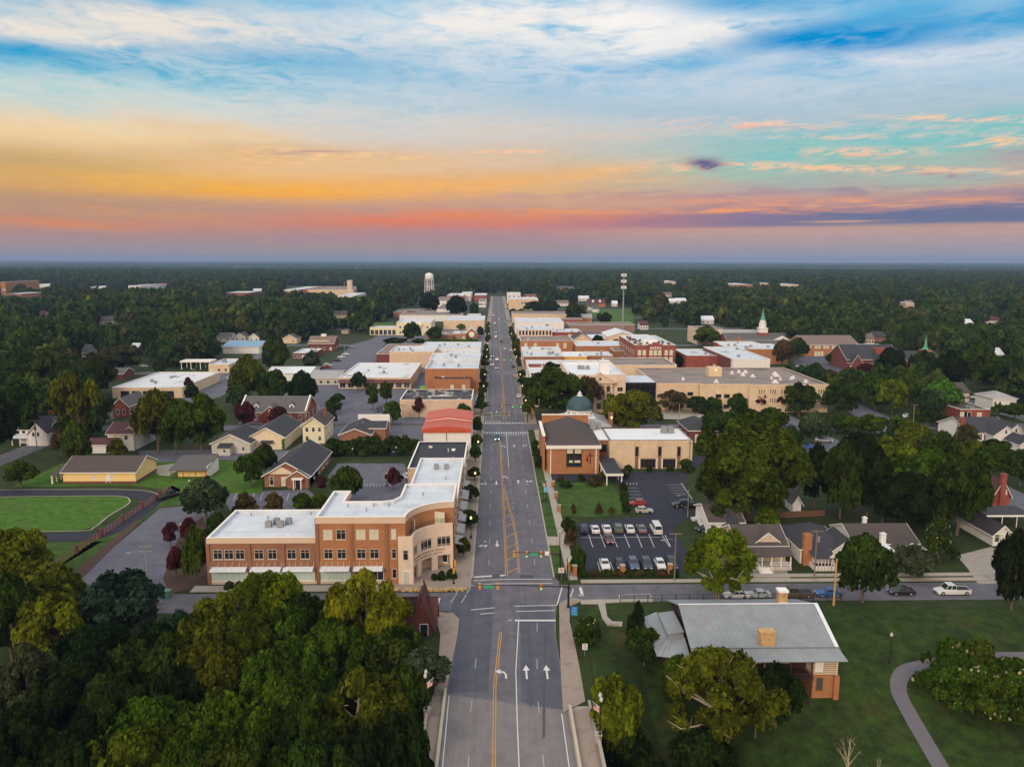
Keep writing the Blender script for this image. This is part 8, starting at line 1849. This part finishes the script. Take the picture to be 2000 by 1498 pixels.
# riverside trees, lower left
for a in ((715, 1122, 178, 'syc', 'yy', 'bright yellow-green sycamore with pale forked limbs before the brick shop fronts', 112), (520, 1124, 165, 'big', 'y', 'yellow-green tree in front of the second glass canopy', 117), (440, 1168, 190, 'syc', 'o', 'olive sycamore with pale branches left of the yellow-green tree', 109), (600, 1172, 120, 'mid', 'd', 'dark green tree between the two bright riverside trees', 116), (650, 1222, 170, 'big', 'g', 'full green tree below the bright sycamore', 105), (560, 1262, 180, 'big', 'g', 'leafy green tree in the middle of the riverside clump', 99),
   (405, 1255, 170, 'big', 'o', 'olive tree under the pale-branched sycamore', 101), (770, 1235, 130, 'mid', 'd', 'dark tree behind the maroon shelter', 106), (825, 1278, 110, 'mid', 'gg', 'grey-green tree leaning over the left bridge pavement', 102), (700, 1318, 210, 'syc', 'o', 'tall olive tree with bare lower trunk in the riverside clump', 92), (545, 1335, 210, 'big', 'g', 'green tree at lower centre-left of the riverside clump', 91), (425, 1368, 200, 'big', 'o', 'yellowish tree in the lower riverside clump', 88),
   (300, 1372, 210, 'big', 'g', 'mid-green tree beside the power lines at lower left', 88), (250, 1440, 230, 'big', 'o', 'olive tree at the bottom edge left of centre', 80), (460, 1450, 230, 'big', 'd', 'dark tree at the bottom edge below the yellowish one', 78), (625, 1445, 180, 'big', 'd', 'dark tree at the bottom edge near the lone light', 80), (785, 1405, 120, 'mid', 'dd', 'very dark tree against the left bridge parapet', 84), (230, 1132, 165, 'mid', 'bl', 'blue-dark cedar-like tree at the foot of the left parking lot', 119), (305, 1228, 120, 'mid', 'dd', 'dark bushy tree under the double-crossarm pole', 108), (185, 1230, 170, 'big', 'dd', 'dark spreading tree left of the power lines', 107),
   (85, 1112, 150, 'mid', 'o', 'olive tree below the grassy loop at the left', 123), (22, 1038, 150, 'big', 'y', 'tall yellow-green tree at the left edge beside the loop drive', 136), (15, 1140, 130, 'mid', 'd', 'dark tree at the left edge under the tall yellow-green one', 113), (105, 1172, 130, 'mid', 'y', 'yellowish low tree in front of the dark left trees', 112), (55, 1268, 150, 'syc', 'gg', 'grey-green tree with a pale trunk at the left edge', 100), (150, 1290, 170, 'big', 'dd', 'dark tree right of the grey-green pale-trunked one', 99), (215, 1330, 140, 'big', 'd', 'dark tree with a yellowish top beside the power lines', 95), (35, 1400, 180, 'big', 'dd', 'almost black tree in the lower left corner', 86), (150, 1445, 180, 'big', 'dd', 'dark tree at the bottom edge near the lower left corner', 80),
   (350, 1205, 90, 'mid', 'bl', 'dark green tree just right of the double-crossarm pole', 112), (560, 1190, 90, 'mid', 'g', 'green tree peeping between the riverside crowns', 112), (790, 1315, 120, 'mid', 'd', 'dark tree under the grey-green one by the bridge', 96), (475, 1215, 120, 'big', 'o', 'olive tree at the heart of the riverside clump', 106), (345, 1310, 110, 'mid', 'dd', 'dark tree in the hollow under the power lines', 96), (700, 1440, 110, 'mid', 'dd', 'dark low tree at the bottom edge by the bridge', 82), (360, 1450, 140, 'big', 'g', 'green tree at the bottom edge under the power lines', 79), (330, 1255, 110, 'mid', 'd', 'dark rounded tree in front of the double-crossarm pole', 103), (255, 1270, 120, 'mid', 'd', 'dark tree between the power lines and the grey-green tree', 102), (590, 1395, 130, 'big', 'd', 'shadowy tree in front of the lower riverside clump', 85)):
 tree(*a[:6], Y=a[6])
# park and log-house trees, lower right
for a in ((1405, 1275, 235, 'open', 'o', 'large open oak with bare pale branches in front of the log house', 1480), (1196, 1338, 115, 'mid', 'y', 'yellow-green bushy tree beside the right bridge lamp', 1440), (1210, 1400, 110, 'mid', 'd', 'dark tree below the yellow-green one by the bridge', 1490), (1148, 1208, 64, 'flower', 'd', 'small flowering crape myrtle beside the blue route sign', 1256), (1244, 1180, 62, 'cone', 'dd', 'dark conical evergreen at the left corner of the log house', 1262), (1258, 1232, 76, 'mid', 'd', 'bushy evergreen against the log house wing', 1300), (1515, 1308, 90, 'mid', 'dd', 'dark bush tree beside the brick basement', 1420), (1475, 1330, 80, 'mid', 'd', 'dark green tree right of the open oak', 1440), (1320, 1290, 70, 'mid', 'g', 'green tree against the log house porch', 1400),
   (1655, 1437, 70, 'bare', 'gg', 'bare pale sapling at the bottom edge of the park lawn', 1520), (1712, 1478, 60, 'bare', 'gg', 'leaning bare sapling at the bottom edge beside the park path', 1540), (1250, 1455, 110, 'shrub', 'dd', 'dark shrub at the bottom edge right of the bridge', 1520), (1370, 1440, 150, 'mid', 'dd', 'dark low tree under the open oak', 1540)):
 tree(*a[:6], base=a[6])
for i, (cx_, tp, w_, bs) in enumerate(((1845, 1255, 120, 1352), (1905, 1262, 130, 1370), (1965, 1292, 130, 1396), (2030, 1316, 130, 1420), (1880, 1290, 110, 1385), (1940, 1310, 110, 1405))):
 tree(cx_, tp, w_, 'flower', 'g', ('flowering shrub at the left tip of the park shrub row', 'second flowering shrub from the left in the park shrub row', 'third flowering shrub from the left in the park shrub row', 'flowering shrub cut by the right edge', 'lower front shrub at the left of the park shrub row', 'lower front shrub at the right of the park shrub row')[i], base=bs, group='flowering shrubs beside the park path')
# trees among the right-hand houses
for a in ((1684, 1056, 118, 'mid', 'd', 'round dense tree on the street edge by the new wooden pole', 1176), (1975, 1050, 90, 'oval', 'dd', 'tall dark round tree at the right edge of the side street', 1190), (1402, 1034, 150, 'open', 'y', 'yellow-green willow oak in front of the cream porch house', 1172), (1782, 1072, 90, 'mid', 'gg', 'low spreading tree in front of the two-chimney house', 1128), (1832, 1020, 74, 'flower', 'd', 'flowering crape myrtle right of the two-chimney house', 1092),
   (1462, 826, 240, 'big', 'g', 'giant dark green oak right of the church lot', 1015), (1640, 872, 84, 'oval', 'd', 'narrow dark green tree in the shaded grove', 1012), (1668, 856, 130, 'big', 'dd', 'big dark rusty-topped tree in the shaded grove', 1000), (1590, 880, 70, 'mid', 'dd', 'dark tree at the left of the shaded grove', 990), (1730, 862, 110, 'mid', 'y', 'yellow-green tree behind the shaded grove', 960), (1800, 884, 150, 'big', 'g', 'broad dark tree at the centre of the right grove', 1015), (1868, 900, 120, 'big', 'd', 'dark tree at the right end of the grove', 1045), (1770, 930, 120, 'big', 'dd', 'very dark low tree in front of the right grove', 1035), (1722, 930, 90, 'mid', 'dd', 'dark tree between the two grove clumps', 1020),
   (1500, 986, 60, 'shrub', 'y', 'yellow-green shrub below the giant oak', 1030), (1400, 990, 40, 'mid', 'd', 'dark tree at the foot of the giant oak', 1040), (1778, 832, 90, 'mid', 'o', 'olive tree by the back lane right of the car park', 905), (1832, 850, 80, 'mid', 'd', 'green tree right of the olive one by the back lane', 925), (1898, 866, 60, 'small', 'o', 'small light tree by the tree-lined street', 918), (1938, 874, 70, 'small', 'g', 'small green tree leaning over the tree-lined street', 934), (1992, 882, 60, 'mid', 'd', 'dark tree at the right edge by the tree-lined street', 950), (1942, 860, 60, 'mid', 'd', 'dark tree before the big white house', 896), (1885, 832, 44, 'mid', 'br', 'brownish small tree beside the utility pole at right', 880),
   (1590, 810, 70, 'mid', 'gg', 'grey-green tree left of the shaded car park', 870), (1650, 812, 64, 'mid', 'g', 'green tree on the verge of the shaded car park, left', 846), (1700, 812, 64, 'mid', 'g', 'green tree on the verge of the shaded car park, right', 848), (1630, 808, 50, 'mid', 'd', 'dark tree at the start of the car park verge', 845), (1450, 802, 110, 'mid', 'd', 'dark tree in front of the tan annexe, centre', 868), (1400, 806, 70, 'mid', 'd', 'dark tree right of the dark-red brick house', 866), (1505, 800, 60, 'mid', 'g', 'green tree in front of the annexe right part', 850), (1545, 838, 50, 'mid', 'd', 'dark tree beside the annexe pole', 880)):
 tree(*a[:6], base=a[6])
# courthouse block and right middle distance
for a in ((1082, 724, 118, 'big', 'g', 'big dark oak covering the corner beside the courthouse', 818), (1148, 736, 60, 'open', 'br', 'thin-crowned brownish tree against the courthouse front', 812), (1128, 764, 54, 'mid', 'd', 'dark tree between oak and courthouse steps', 820), (1238, 768, 116, 'big', 'y', 'bright yellow-green tree behind the church wing', 846), (1196, 776, 50, 'mid', 'y', 'smaller yellow-green tree left of the bright one', 836), (1078, 711, 46, 'mid', 'dd', 'dark round tree behind the big oak', 755), (1312, 764, 62, 'open', 'br', 'rusty open-crowned tree before the annexe left windows', 806), (1362, 776, 50, 'mid', 'd', 'dark green tree before the annexe between window groups', 808), (1392, 778, 40, 'mid', 'd', 'green tree right of the dark one before the annexe', 808),
   (1440, 772, 40, 'mid', 'd', 'green tree beside the maroon pair before the annexe', 806), (1482, 764, 44, 'mid', 'm', 'maroon tree before the annexe slit windows, left', 802), (1518, 766, 44, 'mid', 'm', 'maroon tree before the annexe slit windows, right', 802), (1560, 754, 70, 'mid', 'd', 'dark green tree at the annexe right corner', 812), (1318, 694, 40, 'mid', 'dd', 'dark tree before the red brick block', 722), (1380, 640, 54, 'mid', 'o', 'olive tree behind the red brick block', 676), (1528, 668, 42, 'mid', 'br', 'brown-green tree beside the church car park', 718), (1558, 664, 44, 'mid', 'd', 'dark tree between steeple church and school building', 706),
   (1622, 690, 24, 'small', 'd', 'small tree alone in the church back lot', 712), (1610, 732, 40, 'mid', 'y', 'yellow-green tree right of the annexe, front', 758), (1640, 738, 46, 'mid', 'g', 'green tree right of the annexe, second', 776), (1618, 724, 40, 'mid', 'br', 'dark reddish tree right of the annexe roof', 744), (1650, 726, 46, 'mid', 'd', 'dark tree by the church back lot lamp', 756), (1678, 728, 44, 'mid', 'b', 'bright green tree below the twin-gabled church', 770), (1640, 752, 70, 'mid', 'd', 'large dark tree at the annexe right end', 812), (1708, 740, 62, 'mid', 'g', 'green tree left of the amber lamp', 800), (1742, 746, 60, 'mid', 'y', 'yellow-green tree beside the amber lamp', 806), (1690, 712, 34, 'mid', 'm', 'maroon bush before the twin-gabled church', 730), (1836, 748, 76, 'mid', 'b', 'bright round green tree left of the flat brick house', 806), (1768, 732, 50, 'mid', 'g', 'green tree between amber lamp and bright round tree', 790), (1740, 684, 60, 'mid', 'dd', 'dark tree right of the twin-gabled church', 736), (1800, 690, 60, 'mid', 'd', 'dark tree before the green-spired church', 750), (1850, 692, 70, 'big', 'dd', 'tall dark tree above the bright round one', 770), (1905, 680, 80, 'oval', 'g', 'tall pointed green tree at far right', 760), (1960, 700, 80, 'mid', 'd', 'dark tree behind the white hip-roofed house', 775), (1790, 806, 34, 'small', 'g', 'small green tree right of the utility pole on the lane', 830), (1822, 802, 50, 'mid', 'd', 'dark hedge-like tree before the flat brick house', 832), (1950, 792, 34, 'small', 'g', 'small bright tree before the flat brick house porch', 812), (1980, 790, 40, 'small', 'g', 'light green tree at right edge below the hip-roofed house', 818),
   (1045, 590, 46, 'mid', 'd', 'dark oak cluster right of the far street end, left', 612), (1070, 586, 50, 'big', 'd', 'dark oak cluster right of the far street end, right', 614), (1120, 592, 36, 'oval', 'd', 'tall dark tree beside the park road', 632), (1180, 612, 32, 'mid', 'd', 'dark tree standing on the park lawn', 636), (1018, 604, 16, 'small', 'g', 'small round tree before the cream four-storey block', 614), (1002, 604, 14, 'small', 'd', 'small dark tree at the kerb before the cream four-storey block', 614), (1168, 656, 26, 'mid', 'dd', 'dark round tree before the fire station bays', 674), (1012, 664, 20, 'small', 'o', 'yellowish tree at the kerb before the arched-window block', 690)):
 tree(*a[:6], base=a[6])
# left side
for a in ((167, 738, 104, 'pine', 'o', 'tall pine with bare red trunks behind the yellow house', 898), (40, 752, 90, 'mid', 'd', 'dark tree at left edge above the white farmhouse', 862), (-5, 770, 90, 'mid', 'dd', 'very dark tree cut by the left edge', 900), (310, 772, 96, 'mid', 'o', 'olive-green tree left of the grey-sided house', 886), (395, 778, 100, 'mid', 'g', 'round green tree just left of the grey-sided house', 884), (345, 792, 60, 'mid', 'g', 'green tree between the olive and round ones', 888), (230, 862, 40, 'small', 'o', 'light bush in front of the white L-shaped house', 900), (150, 830, 60, 'mid', 'g', 'green tree at the foot of the tall pine', 912), (125, 842, 50, 'mid', 'br', 'brownish shrub beside the white farmhouse', 892), (42, 906, 60, 'small', 'g', 'small round tree at the loop drive entrance', 952),
   (678, 918, 66, 'mid', 'g', 'round green tree in the rear car park', 980), (768, 918, 38, 'small', 'm', 'small maroon tree in the rear car park', 956), (404, 940, 92, 'mid', 'gg', 'feathery grey-green tree at the left corner of the white-roofed wing', 1016), (334, 1024, 34, 'small', 'm', 'upper left maroon tree beside the left parking lot', 1068), (368, 1016, 36, 'small', 'm', 'upper right maroon tree beside the left parking lot', 1062), (345, 1074, 40, 'small', 'm', 'lower maroon tree beside the left parking lot', 1128), (384, 1034, 58, 'oval', 'g', 'dense columnar green tree at the end wall of the white-roofed wing', 1136), (490, 890, 60, 'mid', 'g', 'green tree left of the cream-gabled brick office', 950), (518, 872, 50, 'mid', 'd', 'dark tree behind the cream-gabled brick office corner', 932), (424, 1006, 50, 'shrub', 'd', 'dark shrub along the white-roofed wing', 1050), (628, 932, 26, 'small', 'm', 'small reddish shrub at the office entrance', 960),
   (488, 704, 74, 'mid', 'o', 'pale olive tree left of the white metal roof', 790), (536, 728, 64, 'mid', 'd', 'dark tree before the white metal roof', 792), (592, 732, 56, 'mid', 'dd', 'round dark tree before the grey shed', 794), (540, 664, 54, 'mid', 'd', 'dark tree right of the pale blue warehouse', 734), (610, 690, 40, 'small', 'gg', 'thin grey-green tree on the bank lawn', 728), (480, 788, 44, 'mid', 'm', 'maroon bush left of the dormered brick house', 836), (545, 796, 40, 'mid', 'm', 'maroon bush beside the dormered brick house door', 834), (700, 730, 34, 'mid', 'd', 'dark tree at the left end of the awning shops', 765), (728, 756, 28, 'small', 'g', 'airy tree in the middle car park, left', 800), (755, 750, 28, 'small', 'g', 'airy tree in the middle car park, right', 790), (767, 786, 40, 'mid', 'g', 'green tree left of the blotched-roof building', 828), (818, 780, 28, 'small', 'm', 'dark maroon tree against the blotched-roof building', 815), (868, 786, 18, 'small', 'm', 'small maroon tree behind the red roof', 806), (905, 790, 30, 'small', 'g', 'green tree behind the red roof by the street', 815),
   (660, 770, 30, 'mid', 'd', 'dark tree at the far end of the car park hedge', 790), (650, 782, 36, 'mid', 'd', 'dark tree in the middle of the car park hedge', 808), (640, 798, 40, 'mid', 'd', 'dark tree at the near end of the car park hedge', 832), (370, 740, 24, 'small', 'm', 'maroon tree beside the white-roofed shop', 772), (375, 752, 30, 'mid', 'd', 'dark tree below the maroon one by the white-roofed shop', 790), (312, 706, 26, 'mid', 'd', 'small dark tree on the lane behind the white-roofed shop', 734), (100, 700, 120, 'big', 'd', 'huge dark tree above the pine on the left', 790), (40, 690, 110, 'big', 'd', 'huge dark tree at left edge in the woods', 780), (185, 696, 90, 'big', 'd', 'large dark tree left of the white-roofed shop', 772), (240, 672, 80, 'big', 'gg', 'pale-topped broad tree behind the white-roofed shop', 728), (850, 640, 36, 'mid', 'd', 'dark round tree right of the columned hall', 668), (805, 632, 36, 'mid', 'd', 'dark tree before the columned hall portico', 668), (818, 662, 30, 'mid', 'd', 'dark tree at the near corner of the columned hall', 672), (772, 660, 50, 'mid', 'd', 'dark hedge tree before the columned hall annexe', 674), (892, 582, 44, 'mid', 'dd', 'dark round tree nearest the water tower, right', 622), (838, 578, 44, 'mid', 'dd', 'dark round tree under the water tower', 616), (925, 594, 20, 'mid', 'd', 'dark tree at the far left kerb', 620), (938, 640, 16, 'small', 'd', 'dark small tree beside the gabled pavilion', 660), (900, 634, 20, 'small', 'y', 'yellowish shrub before the long cream warehouse', 648)):
 tree(*a[:6], base=a[6])
for i, (cx_, w_) in enumerate(((480, 48), (535, 48), (590, 52), (625, 46))):
 tree(cx_, 966, w_, 'shrub', ('br', 'br', 'g', 'g')[i], ('reddish dome shrub behind the white-roofed wing, left', 'reddish dome shrub behind the white-roofed wing, second', 'green dome shrub behind the white-roofed wing, third', 'green dome shrub behind the white-roofed wing at its right end')[i], base=1004)
for cx_, tp, bs, w_, c, lab in ((882, 1112, 1130, 26, 'd', 'clipped round shrub at the brick corner planter, right'), (863, 1116, 1132, 22, 'd', 'clipped round shrub at the brick corner planter, middle'), (850, 1120, 1133, 18, 'd', 'clipped round shrub at the brick corner planter, left'), (1104, 938, 952, 30, 'd', 'low clipped hedge block at the church lawn'), (1120, 984, 1004, 12, 'br', 'small bush at lower left of the church lawn'), (1169, 984, 1003, 16, 'br', 'small reddish bush at lower middle of the church lawn'), (1194, 990, 1003, 14, 'br', 'low bush at lower right of the church lawn'), (1217, 942, 960, 20, 'd', 'upper hedge shrub between church lawn and lot'), (1219, 958, 978, 20, 'd', 'middle hedge shrub between church lawn and lot'), (1222, 974, 1000, 22, 'd', 'lower hedge shrub between church lawn and lot'), (1110, 1012, 1040, 32, 'd', 'hedge shrub at the upper end of the church lot pavement'), (1114, 1034, 1066, 30, 'br', 'brownish hedge shrub in the church lot planter'), (1128, 1072, 1116, 42, 'd', 'bushy tree at the lower end of the church lot planter'), (1160, 930, 948, 30, 'br', 'brown shrubs before the church hall window'), (1340, 898, 920, 34, 'd', 'dark shrub at the right end of the church wing'), (1228, 908, 922, 20, 'd', 'round shrub before the church wing, left'), (1268, 908, 922, 14, 'd', 'round shrub before the church wing, middle'), (1308, 908, 921, 16, 'd', 'round shrub before the church wing, right'), (1180, 920, 938, 24, 'br', 'brown shrub by the covered entrance'), (1220, 916, 934, 22, 'br', 'bush right of the covered entrance'), (1095, 928, 940, 16, 'br', 'low shrub before the church hall, left'), (1135, 926, 940, 18, 'd', 'low shrub before the church hall, middle')):
 tree(cx_, tp, w_, 'shrub', c, lab, base=bs)
for i in range(9): tree(1140 + i * 22, 1113, 26, 'shrub', 'br' if i % 2 else 'd', 'low reddish-green hedge shrub along the front of the church lot', base=1125, group='low hedge shrubs along the church lot')
for i in range(8): tree(1268 + i * 15, 804 + i * .2, 12, 'shrub', 'd', 'tiny clipped shrub along the annexe terrace', base=812, group='clipped shrubs on the annexe terrace') if False else None
for i in range(7): tree(448 + i * 20, 1136, 24, 'shrub', 'd', 'dark low shrub in the bed below the brick shop fronts', base=1150, group='low shrubs below the shop fronts')
# the evergreen hedge behind the rear car park: one clipped row
def hedge(label, a, b, h, w, n, c, name='hedge'):
 t = thing(name, label, 'hedge', (a[0], a[1], 0)); d = Vector((b[0] - a[0], b[1] - a[1])); Vs, Ts = [], []
 for i in range(n):
  V, tone, C, rl = crown_arrays(900 + i, 16, 1700, .10, 'dome', .02, (.22, .36)); f = (i + .5) / n; q = d * f
  Vs.append(V * np.array([w, w, h * (.85 + .3 * trng.random())]) + np.array([q.x, q.y, 0])); Ts.append(tone)
 o = ob('foliage', quads_mesh('foliage', np.concatenate(Vs), np.concatenate(Ts), LEAF), t); o.color = (*TG[c], 1)
hedge('long evergreen hedge between the rear car park and the black-roofed house', P(640, 888), P(812, 888), 5.0, 3.4, 12, 'd')
hedge('clipped low green hedge filling the slope before the memorial pavilion', P(836, 670), P(932, 670), 2.6, 5, 10, 'b')
hedge('dark hedge beside the right car park exit road', P(1745, 880), P(1722, 850), 1.6, 1.6, 10, 'd')
# street trees along main street: one of each, copied down the kerb
k = 0
for side, x, y0_ in ((-1, -6.3, 152), (1, 13.0, 300)):
 for y in range(y0_, 690, 19):
  if any(abs(y - c) < 8 for c in CROSS): continue
  tree(0, trng.uniform(3.4, 6.4), trng.uniform(1.4, 3.0), trng.choice(('small', 'small', 'mid')), trng.choice(('g', 'g', 'd', 'o')), 'small round street tree in the %s pavement of main street' % ('left' if side < 0 else 'right'), at=(x + trng.uniform(-.4, .4), y), group='street trees on the %s pavement' % ('left' if side < 0 else 'right'))
for y in (222, 232, 243): tree(0, 3.4, 1.6, 'shrub', 'd', 'dark shrub in the right verge before the second crossing', at=(12.6, y), group='shrubs in the right verge')

# ------------------------------------------------------------------ woods: nearest as things, the rest one mass
FP = []
for x0, x1, y0, y1, h in FOOT:
 q = [proj(x0, y0, 0), proj(x1, y0, 0), proj(x0, y0, h), proj(x1, y1, h)]
 FP.append((min(p[0] for p in q) - 2, max(p[0] for p in q) + 2, q[3][1] - 1, q[0][1] + 1, y0, x0, x1, y1))
CLEAR = [(1140, 600, 1245, 642, 0), (690, 630, 775, 645, 0), (1545, 690, 1710, 752, 0), (1505, 860, 1750, 918, 0), (618, 655, 772, 735, 0), (215, 720, 545, 800, 0), (930, 576, 1010, 900, 0), (1020, 640, 1260, 760, 0), (640, 740, 840, 900, 0), (1085, 590, 1130, 640, 0), (1390, 825, 1560, 865, 0), (1640, 790, 1790, 860, 0), (780, 600, 950, 700, 0), (985, 576, 1060, 700, 0), (1100, 640, 1460, 720, 0), (1870, 910, 2010, 1000, 0), (820, 655, 935, 680, 0), (1205, 600, 1227, 660, 0), (828, 560, 850, 590, 0), (550, 558, 700, 582, 0)]
def dense_at(px, py):
 if py > 905: return 0.0
 if px < 215 and py < 860: return 1.0
 if px < 430 and py < 722: return 1.0
 if px < 640 and py < 668: return 1.0
 if px < 725 and py < 655: return 1.0
 if px < 770 and py < 628: return 1.0
 if px < 945 and py < 574: return 1.0
 if px > 1750 and py < 800: return 1.0
 if px > 1880 and py < 860: return .7
 if px > 1590 and py < 690: return 1.0
 if px > 1330 and py < 640: return 1.0
 if px > 1225 and py < 615: return 1.0
 if px > 1020 and py < 590: return 1.0
 if py < 566: return 1.0
 if px < 640 and py < 850: return .55
 if px > 1380 and py < 830: return .5
 return .18
wr = random.Random(7); W = []
def try_tree(x, y, H, R):
 px, pb, w = proj(x, y, 0); pt = proj(x, y, H)[1]; rp = R * FPX / w
 if px < -60 or px > 2060 or (-10 < x < 16.5 and y < 1330): return False
 if wr.random() > dense_at(px, pb): return False
 for a, b, t_, bo, yb, x0, x1, y1 in FP:
  if x0 - R * .7 < x < x1 + R * .7 and yb - R * .6 < y < y1 + R * .5: return False
  if y < yb and px + rp * .8 > a and px - rp * .8 < b and pt < bo - (bo - t_) * .18 and pb > t_: return False
 for a, t_, b, bo, _ in CLEAR:
  if a < px < b and t_ < pb < bo: return False
 for X, Y, Rr, Hh in TREES:
  if abs(X - x) + abs(Y - y) < (R + Rr) * .75: return False
 return True
y = 190.0
while y < 3400:
 st_ = 9.6 if y < 700 else (10.6 if y < 1200 else 12.6)
 xm = .70 * y + 40; x = -xm
 while x < xm:
  xx, yy_ = x + wr.uniform(-.42, .42) * st_, y + wr.uniform(-.42, .42) * st_
  H = wr.uniform(9.5, 18) if wr.random() < .85 else wr.uniform(18, 24); R = min(9.5, H * wr.uniform(.40, .56))
  if try_tree(xx, yy_, H, R): W.append((xx, yy_, R, H))
  x += st_
 y += st_ * .9
W.sort(key=lambda q: q[1])
NEAR = 60
pro_w = PROTO['wood']
for x, y, R, H in W[:NEAR]:
 lab = 'broadleaf tree merged into the woods on the %s of town' % ('left' if x < 0 else 'right')
 o = ob('woodland_tree', pro_w[wr.randrange(6)][0], None, (x, y, -.1), wr.uniform(0, 6.28)); o.scale = (R, R, H); tag(o, lab, 'tree', 'woodland trees on the %s' % ('left' if x < 0 else 'right'))
def scatter(name, pts, protos, shrink=1.0):
 pc = bpy.data.collections.new(name + '_kinds')
 for i, (me, _) in enumerate(protos):
  o = bpy.data.objects.new('%s_kind_%d' % (name, i), me); pc.objects.link(o)
 me = bpy.data.meshes.new(name); n = len(pts); me.vertices.add(n)
 A = np.array(pts); co = np.stack([A[:, 0], A[:, 1], np.full(n, -.1)], 1); me.vertices.foreach_set('co', co.astype(np.float32).ravel())
 rg = np.random.default_rng(5)
 s = me.attributes.new('size', 'FLOAT_VECTOR', 'POINT'); s.data.foreach_set('vector', np.stack([A[:, 2], A[:, 2], A[:, 3]], 1).astype(np.float32).ravel())
 s = me.attributes.new('turn', 'FLOAT_VECTOR', 'POINT'); s.data.foreach_set('vector', np.stack([np.zeros(n), np.zeros(n), rg.random(n) * 6.28], 1).astype(np.float32).ravel())
 s = me.attributes.new('pick', 'INT', 'POINT'); s.data.foreach_set('value', rg.integers(0, len(protos), n).astype(np.int32))
 o = ob(name, me); o['kind'] = 'stuff'
 ng = bpy.data.node_groups.new(name, 'GeometryNodeTree'); ng.interface.new_socket('Geometry', in_out='INPUT', socket_type='NodeSocketGeometry'); ng.interface.new_socket('Geometry', in_out='OUTPUT', socket_type='NodeSocketGeometry')
 N = ng.nodes; gi = N.new('NodeGroupInput'); go = N.new('NodeGroupOutput'); ip = N.new('GeometryNodeInstanceOnPoints'); ci = N.new('GeometryNodeCollectionInfo'); ci.inputs['Collection'].default_value = pc; ci.inputs['Separate Children'].default_value = True; ci.inputs['Reset Children'].default_value = True
 def attr(nm, ty): a = N.new('GeometryNodeInputNamedAttribute'); a.data_type = ty; a.inputs[0].default_value = nm; return [q for q in a.outputs if q.enabled and q.name == 'Attribute'][0]
 l = ng.links; l.new(gi.outputs[0], ip.inputs['Points']); l.new(ci.outputs[0], ip.inputs['Instance']); ip.inputs['Pick Instance'].default_value = True
 l.new(attr('pick', 'INT'), ip.inputs['Instance Index']); l.new(attr('turn', 'FLOAT_VECTOR'), ip.inputs['Rotation']); l.new(attr('size', 'FLOAT_VECTOR'), ip.inputs['Scale']); l.new(ip.outputs[0], go.inputs[0])
 md = o.modifiers.new('scatter', 'NODES'); md.node_group = ng; return o
mid = [q for q in W[NEAR:] if q[1] < 620]; far = [q for q in W[NEAR:] if q[1] >= 620]
scatter('woodland', mid, PROTO['wood']); scatter('distant_woodland', far, PROTO['far'])
print('TREES', len(TREES), 'woods', len(W), len(mid), len(far))
# far canopy to the horizon
def canopy():
 rg = np.random.default_rng(11); nr, nc = 520, 760
 ys_ = 3300 * (16500 / 3300) ** (np.arange(nr) / (nr - 1)); u = np.linspace(-.78, .78, nc)
 Yg = np.repeat(ys_[:, None], nc, 1); Xg = Yg * u[None, :]
 Xg = Xg + rg.normal(size=Xg.shape) * Yg * .0006; Yg = Yg + rg.normal(size=Xg.shape) * Yg * .0012
 Z = 8 + 11 * np.kron(rg.random((nr // 2, nc // 2)), np.ones((2, 2))) * (.7 + .3 * rg.random(Xg.shape)) + 5 * np.sin(Xg / 900 + 1) * np.sin(Yg / 1300) + 3 * np.sin(Xg / 310 + Yg / 500) + np.clip((Yg - 5000) / 12000, 0, 1) * 12
 Z[0] = 0
 v = np.stack([Xg, Yg, Z], 2).reshape(-1, 3); i = np.arange((nr - 1) * nc).reshape(nr - 1, nc)[:, :-1].ravel()
 f = np.stack([i, i + 1, i + nc + 1, i + nc], 1).ravel()
 me = bpy.data.meshes.new('far_woods'); me.vertices.add(len(v)); me.vertices.foreach_set('co', v.astype(np.float32).ravel()); me.loops.add(len(f)); me.loops.foreach_set('vertex_index', f.astype(np.int32)); n = len(f) // 4; me.polygons.add(n); me.polygons.foreach_set('loop_start', (np.arange(n) * 4).astype(np.int32)); me.update(calc_edges=True)
 m = bpy.data.materials.new('far_canopy'); m.use_nodes = True; nt = m.node_tree; nt.nodes.clear(); CUR[0] = nt
 g = nd('ShaderNodeNewGeometry'); vec = S(g.outputs['Position']); vo = nd('ShaderNodeTexVoronoi'); put(vo.inputs['Vector'], vec); vo.inputs['Scale'].default_value = .07
 sp = nd('ShaderNodeSeparateColor'); nt.links.new(vo.outputs['Color'], sp.inputs[0]); c = ramp(S(sp.outputs[0]), FORE); c = mixc(sstep(.4, .65, noise(vec, .0016, 4)), c, (.022, .038, .016, 1))
 d = nd('ShaderNodeBsdfDiffuse'); put(d.inputs[0], c); o_ = nd('ShaderNodeOutputMaterial'); nt.links.new(d.outputs[0], o_.inputs[0]); me.materials.append(m)
 o = ob('far_woods', me); o['kind'] = 'stuff'
canopy()


# ------------------------------------------------------------------ the air
def haze():
 b = MB(); b.box(-15000, 15000, -300, 17000, -9.0, 125.0); m = bpy.data.materials.new('hazy_air'); m.use_nodes = True; nt = m.node_tree; nt.nodes.clear(); CUR[0] = nt
 v = nd('ShaderNodeVolumePrincipled'); v.inputs['Color'].default_value = (.33, .50, .84, 1); v.inputs['Density'].default_value = HAZE; v.inputs['Anisotropy'].default_value = 0.0
 o = nd('ShaderNodeOutputMaterial'); nt.links.new(v.outputs[0], o.inputs['Volume']); q = b.build('haze', m); q['kind'] = 'stuff'
HAZE = 8.5e-5
haze()
